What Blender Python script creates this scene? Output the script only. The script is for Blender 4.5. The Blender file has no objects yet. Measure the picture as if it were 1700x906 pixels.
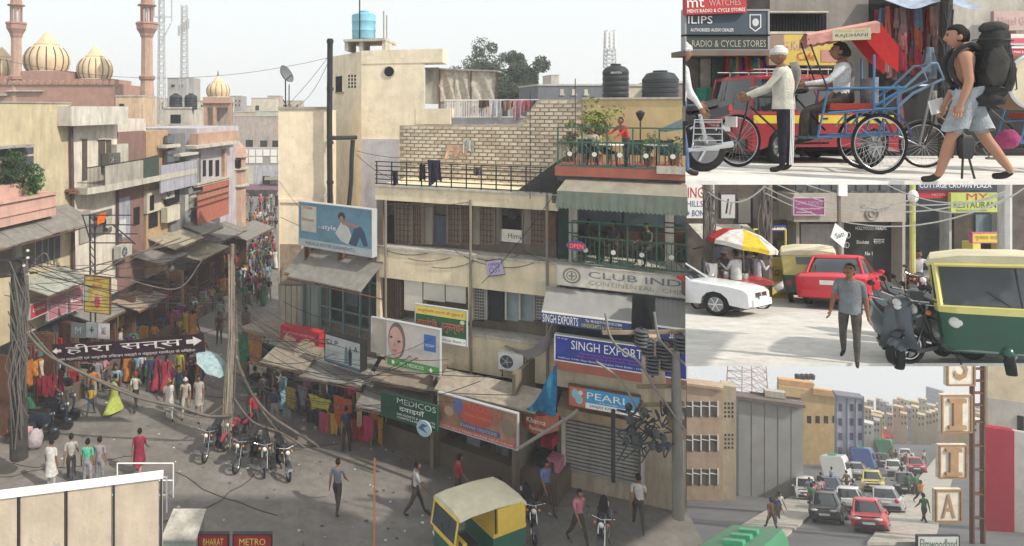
import bpy, bmesh, math, random
from mathutils import Vector, Matrix, noise
random.seed(7)
S = bpy.context.scene
COL = S.collection
R = math.radians
# ---------------------------------------------------------------- camera, world, sun, exposure
F, CX, CY, H = 1100.0, 566.0, 180.0, 12.5
cam_d = bpy.data.cameras.new('camera'); cam = bpy.data.objects.new('camera', cam_d); COL.objects.link(cam)
cam.location = (0, 0, H); cam.rotation_euler = (R(90), 0, 0)
cam_d.sensor_width = 36; cam_d.lens = F / 1700 * 36
cam_d.shift_x = (850 - CX) / 1700; cam_d.shift_y = (CY - 453) / 1700
cam_d.clip_start = .1; cam_d.clip_end = 5000
S.camera = cam
SUN_EL, SUN_AZ = R(42), R(126)          # azimuth clockwise from +Y: light comes from the right, a little behind the viewer
w = bpy.data.worlds.new('World'); S.world = w; w.use_nodes = True
nt = w.node_tree; bg = nt.nodes['Background']
sky = nt.nodes.new('ShaderNodeTexSky'); sky.sky_type = 'NISHITA'; sky.sun_disc = False
sky.sun_elevation = SUN_EL; sky.sun_rotation = SUN_AZ; sky.dust_density = 6; sky.air_density = 1.2; sky.ozone_density = 1
hs = nt.nodes.new('ShaderNodeMixRGB'); hs.inputs[0].default_value = .82; hs.inputs[2].default_value = (8.2, 8.5, 8.55, 1)
nt.links.new(sky.outputs[0], hs.inputs[1]); nt.links.new(hs.outputs[0], bg.inputs[0])
bg.inputs[1].default_value = .1
sl = bpy.data.lights.new('sun', 'SUN'); sl.energy = 3.3; sl.angle = R(1.2); sl.color = (1, .93, .82)
so = bpy.data.objects.new('sun', sl); COL.objects.link(so)
sdir = Vector((math.sin(SUN_AZ) * math.cos(SUN_EL), math.cos(SUN_AZ) * math.cos(SUN_EL), math.sin(SUN_EL)))
so.rotation_euler = sdir.to_track_quat('Z', 'Y').to_euler(); so.location = (0, 0, 60)
S.view_settings.view_transform = 'Standard'; S.view_settings.look = 'None'
S.view_settings.exposure = .45; S.view_settings.gamma = 1
# ---------------------------------------------------------------- helpers
def P(px, py, d): return Vector(((px - CX) / F * d, d, H - (py - CY) / F * d))
def Zy(py, d): return H - (py - CY) / F * d
def G(px, py, z=0.0):
    d = (H - z) * F / (py - CY); return Vector(((px - CX) / F * d, d, z))
_m = {}
def mat(name, col, rough=.85, var=.22, scale=2.5, bump=.15, metal=0.0, stain=0.0, stcol=(.09, .075, .06), trans=0.0, emit=0.0, spec=.15):
    if name in _m: return _m[name]
    m = bpy.data.materials.new(name); m.use_nodes = True; _m[name] = m
    t = m.node_tree; b = t.nodes['Principled BSDF']; N = t.nodes.new; L = t.links.new
    b.inputs['Roughness'].default_value = rough; b.inputs['Metallic'].default_value = metal
    b.inputs['Specular IOR Level'].default_value = spec
    tc = N('ShaderNodeTexCoord')
    n1 = N('ShaderNodeTexNoise'); n1.inputs['Scale'].default_value = scale; n1.inputs['Detail'].default_value = 8; n1.inputs['Roughness'].default_value = .65
    L(tc.outputs['Object'], n1.inputs['Vector'])
    r = N('ShaderNodeValToRGB'); r.color_ramp.elements[0].position = .3; r.color_ramp.elements[1].position = .7
    c = Vector(col); lo = c * (1 - var); hi = c * (1 + var * .6)
    r.color_ramp.elements[0].color = (*lo, 1); r.color_ramp.elements[1].color = (*hi, 1)
    L(n1.outputs['Fac'], r.inputs[0]); out = r.outputs[0]
    if stain:
        mp = N('ShaderNodeMapping'); mp.inputs['Scale'].default_value = (1.6, 1.6, .22); L(tc.outputs['Object'], mp.inputs[0])
        n2 = N('ShaderNodeTexNoise'); n2.inputs['Scale'].default_value = 2.2; n2.inputs['Detail'].default_value = 9; n2.inputs['Roughness'].default_value = .7
        L(mp.outputs[0], n2.inputs['Vector'])
        r2 = N('ShaderNodeValToRGB'); r2.color_ramp.elements[0].position = .44; r2.color_ramp.elements[1].position = .72
        L(n2.outputs['Fac'], r2.inputs[0])
        mu = N('ShaderNodeMath'); mu.operation = 'MULTIPLY'; mu.inputs[1].default_value = stain; L(r2.outputs[0], mu.inputs[0])
        mx = N('ShaderNodeMixRGB'); mx.inputs[2].default_value = (*stcol, 1); L(mu.outputs[0], mx.inputs[0]); L(out, mx.inputs[1]); out = mx.outputs[0]
        n4 = N('ShaderNodeTexNoise'); n4.inputs['Scale'].default_value = 1.3; n4.inputs['Detail'].default_value = 12; n4.inputs['Roughness'].default_value = .75; L(tc.outputs['Object'], n4.inputs['Vector'])
        r4 = N('ShaderNodeValToRGB'); r4.color_ramp.elements[0].position = .585; r4.color_ramp.elements[1].position = .61; r4.color_ramp.elements[1].color = (.75, .75, .75, 1); L(n4.outputs['Fac'], r4.inputs[0])
        m4 = N('ShaderNodeMixRGB'); g_ = sum(col) / 3; m4.inputs[2].default_value = (*(Vector(col) * .35 + Vector((g_, g_ * .97, g_ * .92)) * .42), 1); L(r4.outputs[0], m4.inputs[0]); L(out, m4.inputs[1]); out = m4.outputs[0]
    L(out, b.inputs['Base Color'])
    if bump:
        n3 = N('ShaderNodeTexNoise'); n3.inputs['Scale'].default_value = scale * 9; n3.inputs['Detail'].default_value = 5; L(tc.outputs['Object'], n3.inputs['Vector'])
        bp = N('ShaderNodeBump'); bp.inputs['Strength'].default_value = bump; bp.inputs['Distance'].default_value = .03
        L(n3.outputs['Fac'], bp.inputs['Height']); L(bp.outputs[0], b.inputs['Normal'])
    if trans: b.inputs['Transmission Weight'].default_value = trans
    if emit: b.inputs['Emission Color'].default_value = (*col, 1); b.inputs['Emission Strength'].default_value = emit
    return m
def cloth(c, rough=.9): return mat('cloth_%02d_%02d_%02d' % tuple(int(x * 99) for x in c), tuple(x * .92 for x in c), rough, .35, 6, .6, spec=.05)
def paint(c, rough=.35): return mat('paint_%02d_%02d_%02d_%d' % (*[int(x * 99) for x in c], int(rough * 10)), c, rough, .12, 3, .03, spec=.5 if rough < .5 else .2, stain=.35 if rough >= .5 else 0, stcol=tuple(x * .45 + .03 for x in c))
def glass(c=(.03, .04, .05)): return mat('glass_%02d_%02d_%02d' % tuple(int(x * 99) for x in c), c, .06, .3, 1.5, .01, spec=.9)
def stn(name, c, st=.6, **k): return mat(name, c, .9, .2, k.pop('scale', 1.2), .3, stain=st, **k)
BASE = {}
I4 = Matrix.Identity(4)
class MB:
    def __init__(s, M=I4): s.v = []; s.f = []; s.M = M; s.mi = []; s.cur = 0
    def add(s, vs, fs):
        o = len(s.v); s.v += [s.M @ Vector(p) for p in vs]; s.f += [tuple(i + o for i in f) for f in fs]; s.mi += [s.cur] * len(fs); return s
    def hexa(s, p):  # 8 pts: bottom 4 ccw, top 4
        return s.add(p, [(3, 2, 1, 0), (4, 5, 6, 7), (0, 1, 5, 4), (1, 2, 6, 5), (2, 3, 7, 6), (3, 0, 4, 7)])
    def box(s, x0, x1, y0, y1, z0, z1):
        x0, x1 = sorted((x0, x1)); y0, y1 = sorted((y0, y1)); z0, z1 = sorted((z0, z1))
        return s.hexa([(x0, y0, z0), (x1, y0, z0), (x1, y1, z0), (x0, y1, z0), (x0, y0, z1), (x1, y0, z1), (x1, y1, z1), (x0, y1, z1)])
    def cbox(s, c, sx, sy, sz): return s.box(c[0] - sx / 2, c[0] + sx / 2, c[1] - sy / 2, c[1] + sy / 2, c[2] - sz / 2, c[2] + sz / 2)
    def tube(s, pts, r, n=6, cap=True):
        pts = [Vector(p) for p in pts]; m = len(pts)
        rs = r if isinstance(r, (list, tuple)) else [r] * m
        vs = []; fs = []; prev = None
        for i, p in enumerate(pts):
            a = pts[max(i - 1, 0)]; b = pts[min(i + 1, m - 1)]; t = (b - a)
            t = t.normalized() if t.length > 1e-9 else Vector((0, 0, 1))
            if prev is None: x = t.orthogonal().normalized()
            else:
                x = prev - t * prev.dot(t); x = x.normalized() if x.length > 1e-6 else t.orthogonal().normalized()
            prev = x; y = t.cross(x)
            for k in range(n):
                q = 2 * math.pi * k / n; vs.append(p + (x * math.cos(q) + y * math.sin(q)) * rs[i])
        for i in range(m - 1):
            for k in range(n):
                k2 = (k + 1) % n; fs.append((i * n + k, i * n + k2, (i + 1) * n + k2, (i + 1) * n + k))
        if cap: fs.append(tuple(range(n - 1, -1, -1))); fs.append(tuple((m - 1) * n + k for k in range(n)))
        return s.add(vs, fs)
    def ring(s, c, R0, r, axis='x', n=28, k=6):   # torus
        vs = []; fs = []; c = Vector(c)
        for i in range(n):
            a = 2 * math.pi * i / n
            for j in range(k):
                b = 2 * math.pi * j / k; q = R0 + r * math.cos(b); h = r * math.sin(b)
                p = {'x': (h, q * math.cos(a), q * math.sin(a)), 'y': (q * math.cos(a), h, q * math.sin(a)), 'z': (q * math.cos(a), q * math.sin(a), h)}[axis]
                vs.append(c + Vector(p))
        for i in range(n):
            for j in range(k):
                fs.append((i * k + j, ((i + 1) % n) * k + j, ((i + 1) % n) * k + (j + 1) % k, i * k + (j + 1) % k))
        return s.add(vs, fs)
    def lathe(s, c, prof, n=16, sx=1, sy=1):
        c = Vector(c); vs = []; fs = []; m = len(prof)
        for r_, z_ in prof:
            for k in range(n):
                a = 2 * math.pi * k / n; vs.append(c + Vector((r_ * math.cos(a) * sx, r_ * math.sin(a) * sy, z_)))
        for i in range(m - 1):
            for k in range(n):
                k2 = (k + 1) % n; fs.append((i * n + k, i * n + k2, (i + 1) * n + k2, (i + 1) * n + k))
        fs.append(tuple(range(n - 1, -1, -1))); fs.append(tuple((m - 1) * n + k for k in range(n)))
        return s.add(vs, fs)
    def ball(s, c, rx, ry=None, rz=None, n=12, m=8, wob=0):
        ry = ry or rx; rz = rz or rx; vs = []; fs = []; c = Vector(c)
        for i in range(m + 1):
            t = math.pi * i / m
            for k in range(n):
                a = 2 * math.pi * k / n; d = Vector((math.sin(t) * math.cos(a), math.sin(t) * math.sin(a), math.cos(t)))
                q = 1 + (wob * noise.noise(d * 3 + c) if wob else 0)
                vs.append(c + Vector((d.x * rx, d.y * ry, d.z * rz)) * q)
        for i in range(m):
            for k in range(n):
                k2 = (k + 1) % n; fs.append((i * n + k, (i + 1) * n + k, (i + 1) * n + k2, i * n + k2))
        return s.add(vs, fs)
    def prism(s, poly, z0, z1):   # poly list of (x,y), ccw from above
        n = len(poly); vs = [(x, y, z0) for x, y in poly] + [(x, y, z1) for x, y in poly]
        fs = [tuple(range(n - 1, -1, -1)), tuple(range(n, 2 * n))] + [(i, (i + 1) % n, n + (i + 1) % n, n + i) for i in range(n)]
        return s.add(vs, fs)
    def extr(s, poly, y0, y1):    # poly list of (x,z) extruded along y
        n = len(poly); vs = [(x, y0, z) for x, z in poly] + [(x, y1, z) for x, z in poly]
        fs = [tuple(range(n)), tuple(range(2 * n - 1, n - 1, -1))] + [(i, n + i, n + (i + 1) % n, (i + 1) % n) for i in range(n)]
        return s.add(vs, fs)
    def loft(s, rings, close=True, cap=True):
        n = len(rings[0]); vs = [p for r_ in rings for p in r_]; fs = []
        for i in range(len(rings) - 1):
            for k in range(n if close else n - 1):
                k2 = (k + 1) % n; fs.append((i * n + k, i * n + k2, (i + 1) * n + k2, (i + 1) * n + k))
        if cap: fs.append(tuple(range(n - 1, -1, -1))); fs.append(tuple((len(rings) - 1) * n + k for k in range(n)))
        return s.add(vs, fs)
    def sheet(s, fn, nu, nv, th=0.0):
        vs = [fn(i / nu, j / nv) for j in range(nv + 1) for i in range(nu + 1)]; w_ = nu + 1
        fs = [(j * w_ + i, j * w_ + i + 1, (j + 1) * w_ + i + 1, (j + 1) * w_ + i) for j in range(nv) for i in range(nu)]
        return s.add(vs, fs)
    def build(s, name, m, parent=None, smooth=False, label=None):
        me = bpy.data.meshes.new(name); b = BASE[parent.name] if parent else Vector((0, 0, 0))
        me.from_pydata([tuple(p - b) for p in s.v], [], s.f); me.update()
        ms = m if isinstance(m, (list, tuple)) else [m]
        for q in ms: me.materials.append(q)
        if len(ms) > 1: me.polygons.foreach_set('material_index', s.mi)
        bm = bmesh.new(); bm.from_mesh(me); bmesh.ops.recalc_face_normals(bm, faces=bm.faces); bm.to_mesh(me); bm.free()
        if smooth:
            me.polygons.foreach_set('use_smooth', [True] * len(me.polygons))
            if smooth is True: me.set_sharp_from_angle(angle=R(40))
        o = bpy.data.objects.new(name, me); COL.objects.link(o)
        if parent: o.parent = parent; BASE[o.name] = b
        if label: o['label'] = label
        return o
def T(name, label, cat, loc=(0, 0, 0), group=None):
    o = bpy.data.objects.new(name, None); COL.objects.link(o); o.location = loc; o.empty_display_size = .3
    o['label'] = label; o['category'] = cat
    if group: o['group'] = group
    BASE[o.name] = Vector(loc); return o
def one(mb, name, m, label, cat, group=None, smooth=False, kind=None):
    xs = [p.x for p in mb.v]; ys = [p.y for p in mb.v]; zs = [p.z for p in mb.v]
    b = Vector(((min(xs) + max(xs)) / 2, (min(ys) + max(ys)) / 2, min(zs)))
    for i, p in enumerate(mb.v): mb.v[i] = p - b
    o = mb.build(name, m, None, smooth); o.location = b
    if label: o['label'] = label
    if cat: o['category'] = cat
    if group: o['group'] = group
    if kind: o['kind'] = kind
    return o
def struct(mb, name, m, kind='structure'): return one(mb, name, m, None, None, kind=kind)
def kids(o): return list(o.children)
_kc = {}
def dup(o, loc, rotz=0, label=None, group=None, sc=None, mats=None):
    if o.name not in _kc:
        _kc[o.name] = [(c, kids(c)) for c in kids(o)]
    r = o.copy(); COL.objects.link(r); r.location = loc; r.rotation_euler = (0, 0, rotz)
    if sc: r.scale = (sc, sc, sc)
    if label: r['label'] = label
    if group: r['group'] = group
    for c, gs in _kc[o.name]:
        k = c.copy(); COL.objects.link(k); k.parent = r
        if mats:
            for sl_ in k.material_slots:
                if sl_.material and sl_.material.name in mats: mm = mats[sl_.material.name]; sl_.link = 'OBJECT'; sl_.material = mm
        for g in gs: q = g.copy(); COL.objects.link(q); q.parent = k
    if mats:
        for sl_ in r.material_slots:
            if sl_.material and sl_.material.name in mats: mm = mats[sl_.material.name]; sl_.link = 'OBJECT'; sl_.material = mm
    return r
class Fac:   # a vertical plane through two vertical lines given by (pixel column, distance)
    def __init__(s, px0, d0, px1, d1):
        a = P(px0, CY, d0); b = P(px1, CY, d1); s.O = Vector((a.x, a.y, 0)); u = Vector((b.x - a.x, b.y - a.y, 0)); s.L = u.length
        s.U = u.normalized(); s.N = Vector((s.U.y, -s.U.x, 0)); s.px0 = px0; s.px1 = px1
        if s.N.dot(-s.O) < 0: s.N = -s.N
        s.M = Matrix((( s.U.x, s.N.x, 0, s.O.x), (s.U.y, s.N.y, 0, s.O.y), (0, 0, 1, 0), (0, 0, 0, 1)))
    def u(s, px, n=0):
        k = (px - CX) / F; O = s.O + s.N * n
        return (k * O.y - O.x) / (s.U.x - k * s.U.y)
    def d(s, px, n=0): return (s.O + s.N * n).y + s.U.y * s.u(px, n)
    def z(s, px, py, n=0): return Zy(py, s.d(px, n))
    def mb(s): return MB(s.M)
    def w(s, u, n, z): return s.M @ Vector((u, n, z))
    def pt(s, px, py, n=0): return s.w(s.u(px, n), n, s.z(px, py, n))
    def rect(s, pl, pr, yt, yb, n=0): return s.u(pl, n), s.u(pr, n), s.z(pl, yb, n), s.z(pl, yt, n)
    def box(s, m, pl, pr, yt, yb, n0, n1):
        u0, u1, z0, z1 = s.rect(pl, pr, yt, yb, max(n0, n1)); m.box(u0, u1, n0, n1, z0, z1); return m
def fb(f, a, b, c, d, n0, n1, *k, **w): m = f.mb(); f.box(m, a, b, c, d, n0, n1); return m.build(*k, **w)
def text(st, M_, wd, ht, m, parent, name='lettering', ex=.004):
    """flat print: string st filling wd x ht with its lower left corner at the origin of M_ (x right, z up, -y... out along local y)"""
    c = bpy.data.curves.new('lettering', 'FONT'); c.body = st; c.size = 1; c.extrude = 0; c.resolution_u = 2
    o = bpy.data.objects.new('tmp', c); COL.objects.link(o)
    bpy.context.view_layer.update()
    me = bpy.data.meshes.new_from_object(o.evaluated_get(bpy.context.evaluated_depsgraph_get()))
    bpy.data.objects.remove(o); bpy.data.curves.remove(c)
    if not me.vertices: return None
    xs = [v.co.x for v in me.vertices]; ys = [v.co.y for v in me.vertices]
    x0, y0 = min(xs), min(ys); sx = wd / max(max(xs) - x0, 1e-5); sy = ht / max(max(ys) - y0, 1e-5)
    b = BASE[parent.name] if parent else Vector((0, 0, 0))
    for v in me.vertices:
        v.co = M_ @ Vector(((v.co.x - x0) * sx, ex, (v.co.y - y0) * sy)) - b
    me.materials.clear(); me.materials.append(m); me.name = name
    q = bpy.data.objects.new(name, me); COL.objects.link(q)
    if parent: q.parent = parent; BASE[q.name] = b
    return q
def sign(fac, pl, pr, yt, yb, label, face, frame=None, n=.1, th=.12, texts=(), name='shop_sign', cat='sign', group=None, shapes=None, fr=.03, tilt=0):
    u0, u1, z0, z1 = fac.rect(pl, pr, yt, yb, n)
    base = fac.w((u0 + u1) / 2, n, z0); t = T(name, label, cat, base, group)
    Mx = fac.M @ Matrix.Translation((u0, n, z0)) @ Matrix.Rotation(tilt, 4, 'Y'); W = u1 - u0; Hh = z1 - z0
    m = MB(Mx); m.box(0, W, -th, 0, 0, Hh); m.build('board', face, t)
    if frame:
        m = MB(Mx)
        m.box(-fr, W + fr, -th - .01, .015, -fr, 0); m.box(-fr, W + fr, -th - .01, .015, Hh, Hh + fr)
        m.box(-fr, 0, -th - .01, .015, 0, Hh); m.box(W, W + fr, -th - .01, .015, 0, Hh); m.build('frame', frame, t)
    k = 0
    for sh in (shapes or ()):     # flat painted patches: (kind, fx0, fx1, fy0, fy1, material)
        kd, a, b, c, d, mm = sh; k += 1; m = MB(Mx); h_ = .004 + .002 * k
        if kd == 'r': m.box(a * W, b * W, -.003 + h_ - .004, h_, c * Hh, d * Hh)
        elif kd == 'poly': m.extr([(x * W, y * Hh) for x, y in a], .001, h_)
        else:
            cx_, cz_, rx, rz = (a + b) / 2 * W, (c + d) / 2 * Hh, abs(b - a) / 2 * W, abs(d - c) / 2 * Hh
            if kd == 'o': m.extr([(cx_ + rx * math.cos(q * math.pi / 12), cz_ + rz * math.sin(q * math.pi / 12)) for q in range(24)], .001, h_)
        m.build('printed_patch', mm, t)
    for (st, a, b, c, d, mm) in texts:
        text(st, Mx @ Matrix.Translation((a * W, 0, c * Hh)), (b - a) * W, (d - c) * Hh, mm, t, ex=.006 + .002 * k + .002)
    return t
def sag(a, b, s, n=10):
    a = Vector(a); b = Vector(b); return [a.lerp(b, i / n) - Vector((0, 0, s * 4 * (i / n) * (1 - i / n))) for i in range(n + 1)]
WHITE = paint((.78, .78, .76)); BLACK = paint((.012, .012, .013), .4); 
IRON = mat('dark_iron', (.035, .035, .04), .6, .3, 8, .2); RUST = mat('rusty_iron', (.14, .07, .045), .8, .4, 8, .3)
DARK = mat('dark_interior', (.014, .014, .015), .9, .5, 3, .1)
CONC = stn('grey_concrete', (.34, .32, .29), .6); PALE = stn('pale_concrete', (.5, .47, .41), .55)
# ================================================================ ground, street, main buildings
asph = mat('street_asphalt', (.2, .185, .17), .95, .3, .8, .35, stain=.5, stcol=(.1, .09, .08))
m = MB(); m.prism([(-300, 8), (9.6, 8), (10.4, 19), (11.2, 22.5), (40, 80), (200, 400), (-500, 400), (-300, 100)], -.6, 0); struct(m, 'street', asph)
# patches of repaired road lie on the street
m = MB()
for i in range(16):
    x, y = random.uniform(-10, -3), random.uniform(19, 40); a = random.uniform(.4, 1.6)
    m.prism([(x + a * math.cos(q) * random.uniform(.8, 1.3), y + .7 * a * math.sin(q)) for q in [k * math.pi / 4 for k in range(8)]], 0, .004 + i * .0004)
struct(m, 'street_patches', mat('patched_asphalt', (.16, .15, .145), .95, .25, 2, .3))
rl = random.Random(3); mlit = MB(); mlit2 = MB()
for i in range(900):
    x, y = rl.uniform(-14, 8), rl.uniform(15, 46)
    if x > (y - 19) * -.45 + 9.5: continue
    a = rl.uniform(0, 3); s_ = rl.uniform(.02, .09); mm_ = (mlit, mlit2)[i % 2]; dx, dy = s_ * math.cos(a), s_ * math.sin(a)
    mm_.add([(x - dx, y - dy, .006), (x + dy, y - dx, .03), (x + dx, y + dy, .008), (x - dy * .6, y + dx * .6, .02)], [(0, 1, 2, 3)])
struct(mlit, 'litter', mat('pale_litter', (.5, .48, .44), .9, .5, 2), 'stuff'); struct(mlit2, 'litter', mat('brown_litter', (.1, .08, .06), .9, .5, 2), 'stuff')
m = MB()
for k in range(7):
    x, y = rl.uniform(-11, -2), rl.uniform(19, 30); pts = [Vector((x, y, .012))]; a = rl.uniform(0, 6)
    for q in range(9): a += rl.uniform(-.6, .6); pts.append(pts[-1] + Vector((.5 * math.cos(a), .5 * math.sin(a), 0)))
    m.tube(pts, .014, 3)
struct(m, 'road_cracks', mat('crack_tar', (.05, .045, .04)))
LF = Fac(0, 26, 460, 56.6); FC = Fac(625, 25, 1135, 20.6)
# ---- tower building (cream, black hole, tank on top)
cream = stn('cream_plaster', (.78, .68, .51), .22, stcol=(.3, .25, .17)); creamd = stn('rim_grey_plaster', (.5, .47, .40), .4)  # second plaster is a darker grey, used on the opening rim
lav = stn('lavender_wash', (.50, .50, .54), .3)
TB = T('tower_building', 'tall cream plastered tower building with round black hole and blue water tank on top', 'building', P(600, 730, 31.5))
def pp(px, d): q = P(px, 180, d); return (q.x, q.y)
m = MB(); m.prism([pp(600, 31.5), pp(705, 30.6), (pp(705, 30.6)[0] + .8, 37), pp(548, 35)], 0, Zy(85, 31.5)); tw = m.build('wall', cream, TB)
m = MB(); m.prism([(pp(600, 31.5)[0] , 31.42), (pp(662, 31)[0], 30.85), (pp(662, 31)[0], 31.6), (pp(600, 31.5)[0], 32)], 0, Zy(230, 31.5)); m.build('lower_wall', lav, TB)
FT = Fac(600, 31.5, 705, 30.6); FL = Fac(548, 35, 600, 31.5)
fb(FT, 600, 735, 84, 106, -1.5, .03, 'roof_slab', cream, TB)
fb(FT, 690, 748, 180, 206, -1.0, .02, 'balcony_parapet', cream, TB)
fb(FT, 705, 880, 194, 300, -3, -.3, 'lower_wall', lav, TB)
m = FT.mb()
c = FT.pt(646, 119, .035)
m = MB(FT.M @ Matrix.Translation((FT.u(646), 0, FT.z(646, 119)))); m.extr([(.24 * math.cos(q * math.pi / 12), .24 * math.sin(q * math.pi / 12)) for q in range(24)], .002, .02); m.build('round_opening', DARK, TB)
m = MB(FT.M @ Matrix.Translation((FT.u(646), 0.0, FT.z(646, 119)))); m.ring((0, .02, 0), .26, .03, 'y', 24, 5); m.build('opening_rim', creamd, TB)
fb(FL, 557, 567, 127, 153, -.05, .03, 'window', DARK, TB)
fb(FL, 556, 568, 153, 155, -.05, .1, 'window_sill', CONC, TB)
for i in range(3):
    for j in range(4):
        fb(FL, 578 + i * 5, 580.5 + i * 5, 124 + j * 6, 128 + j * 6, -.05, .012, 'ventilation_hole', DARK, TB)
# roof stand
m = FT.mb()
for px in (572, 596, 634): FT.box(m, px, px + 6, 67, 84, -1.6, -.2); FT.box(m, px, px + 6, 67, 84, -2.6, -1.9)
FT.box(m, 570, 640, 65, 69, -2.7, -.1); m.build('tank_stand', PALE, TB)
# stained dark patches of pipes
tankb = paint((.22, .48, .60), .5)
bx = P(604, 65, 32.6)
t = T('water_tank', 'blue plastic water tank standing on the roof of the tall cream tower', 'tank', bx)
m = MB(); m.lathe(bx, [(.56, 0), (.58, .06), (.57, .35), (.6, .4), (.58, .45), (.58, .8), (.61, .85), (.59, .9), (.59, 1.18), (.5, 1.24), (.25, 1.28), (.25, 1.34), (.05, 1.36)], 20); m.build('tank_body', tankb, t, True)
m = MB(); m.lathe(bx + Vector((0, 0, 1.33)), [(.24, 0), (.26, .03), (.2, .08)], 14); m.build('tank_lid', tankb, t, True)
for i, (px, y0, y1, d, lb) in enumerate([(597, -12, 66, 32, 'thin black antenna rod in front of the blue roof tank'), (637, 18, 84, 32, 'left of the two grey steel rods beside the blue roof tank'), (642, 25, 84, 32, 'right of the two grey steel rods beside the blue roof tank')]):
    m = MB(); m.tube([P(px, y0, d), P(px, y1, d)], .035, 5); one(m, 'roof_rod', IRON if i == 0 else CONC, lb, 'rod', 'steel rods on the tower roof')
# pipes at tower
m = MB(); m.tube([P(548, 64, 27.9), P(547, 200, 27.9), P(548, 345, 27.9)], .12, 8)
t = T('drain_pipe', 'tall black drain pipe rising at the left corner of the cream tower', 'pipe', P(548, 345, 27.9)); m.build('pipe', mat('black_pipe', (.03, .03, .035), .7, .3), t, True)
for y in (66, 145, 225, 234, 300): MB().tube([P(548, y, 27.9), P(548, y + 5, 27.9)], .15, 8).build('collar', IRON, t)
MB().tube([P(548, 229, 28), P(592, 228, 28.5)], .09, 7).build('branch_pipe', IRON, t, True)
MB().tube([P(586, 232, 28.5), P(584, 260, 28.5), P(583, 300, 28.5), P(579, 345, 28.5)], .1, 7).build('branch_pipe', IRON, t, True)
# ---- peeling wall block A
FA = Fac(462, 28.4, 550, 28.2)
peel = stn('peeling_cream_plaster', (.76, .64, .47), .3, stcol=(.38, .31, .23))
t = T('narrow_house', 'narrow windowless cream house with peeling plaster left of the black pipe', 'building', FA.pt(500, 700))
fb(FA, 462, 545, 180, 460, -3.5, 0, 'wall', peel, t)
fb(FA, 461, 546, 177, 181, -3.6, .06, 'coping', CONC, t)
m = FA.mb(); FA.box(m, 463, 503, 330, 336, 0, .08); FA.box(m, 463, 464.5, 336, 470, 0, .08); m.build('pilaster', peel, t)
brk = mat('exposed_rough_brick', (.33, .25, .18), .95, .4, 5, .8, stain=.3)
fb(FA, 463, 500, 405, 470, 0, .06, 'broken_brickwork', brk, t)
pan = stn('old_cream_shutter', (.40, .36, .28), .5)
for i in range(4):
    fb(FA, 465 + i * 9.5, 473.5 + i * 9.5, 474, 548, -.1, .05, 'shutter_panel', pan, t)
fb(FA, 462, 545, 460, 735, -3.5, -.1, 'lower_wall', CONC, t)
# satellite dish
q = P(474, 182, 29.2)
t = T('satellite_dish', 'dark satellite dish on twin poles at the corner of the narrow cream house', 'dish', q)
m = MB(); m.tube([q, P(474, 130, 29.2)], .03, 5); m.tube([P(480, 182, 29.3), P(480, 140, 29.3)], .025, 5); m.tube([P(470, 165, 29.2), P(479, 182, 28.9)], .02, 5); m.build('pole', IRON, t)
m = MB(Matrix.Translation(P(472, 125, 29.1)) @ Matrix.Rotation(R(60), 4, 'Z') @ Matrix.Rotation(R(62), 4, 'X')); m.lathe((0, 0, 0), [(.02, 0), (.2, .03), (.34, .09), (.42, .16), (.43, .16), (.35, .07), (.2, .005), (.02, -.03)], 18); m.build('dish', mat('grey_dish', (.13, .14, .15), .6), t, True)
MB().tube([P(474, 133, 29), P(484, 124, 28.7), P(486, 128, 28.7)], .02, 5).build('feed_arm', IRON, t)
# ---- main building C
beige = stn('beige_distemper', (.73, .62, .43), .4, stcol=(.33, .27, .19)); brown = stn('brown_window_wall', (.20, .165, .13), .5)
BC = T('corner_building', 'beige three storey building with roof railing, bands of old grilled windows and shops below', 'building', FC.pt(780, 740))
fb(FC, 625, 924, 312, 900, -3.4, -.75, 'wall', brown, BC)
fb(FC, 623, 926, 309, 331, -3.5, .05, 'roof_band', beige, BC)
fb(FC, 622, 926, 306.5, 309, -.3, .12, 'roof_coping', PALE, BC)
fb(FC, 625, 924, 409, 459, -.8, .02, 'floor_band', beige, BC)
fb(FC, 623, 925, 407, 410.5, -.7, .07, 'floor_coping', PALE, BC)
fb(FC, 625, 924, 533, 590, -.8, .02, 'floor_band', beige, BC)
fb(FC, 623, 925, 529.5, 533, -.7, .07, 'floor_coping', PALE, BC)
fb(FC, 625, 636, 331, 410, -.8, -.05, 'corner_post', brown, BC)
fb(FC, 625, 631, 459, 533, -.8, -.02, 'corner_post', beige, BC)
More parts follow.
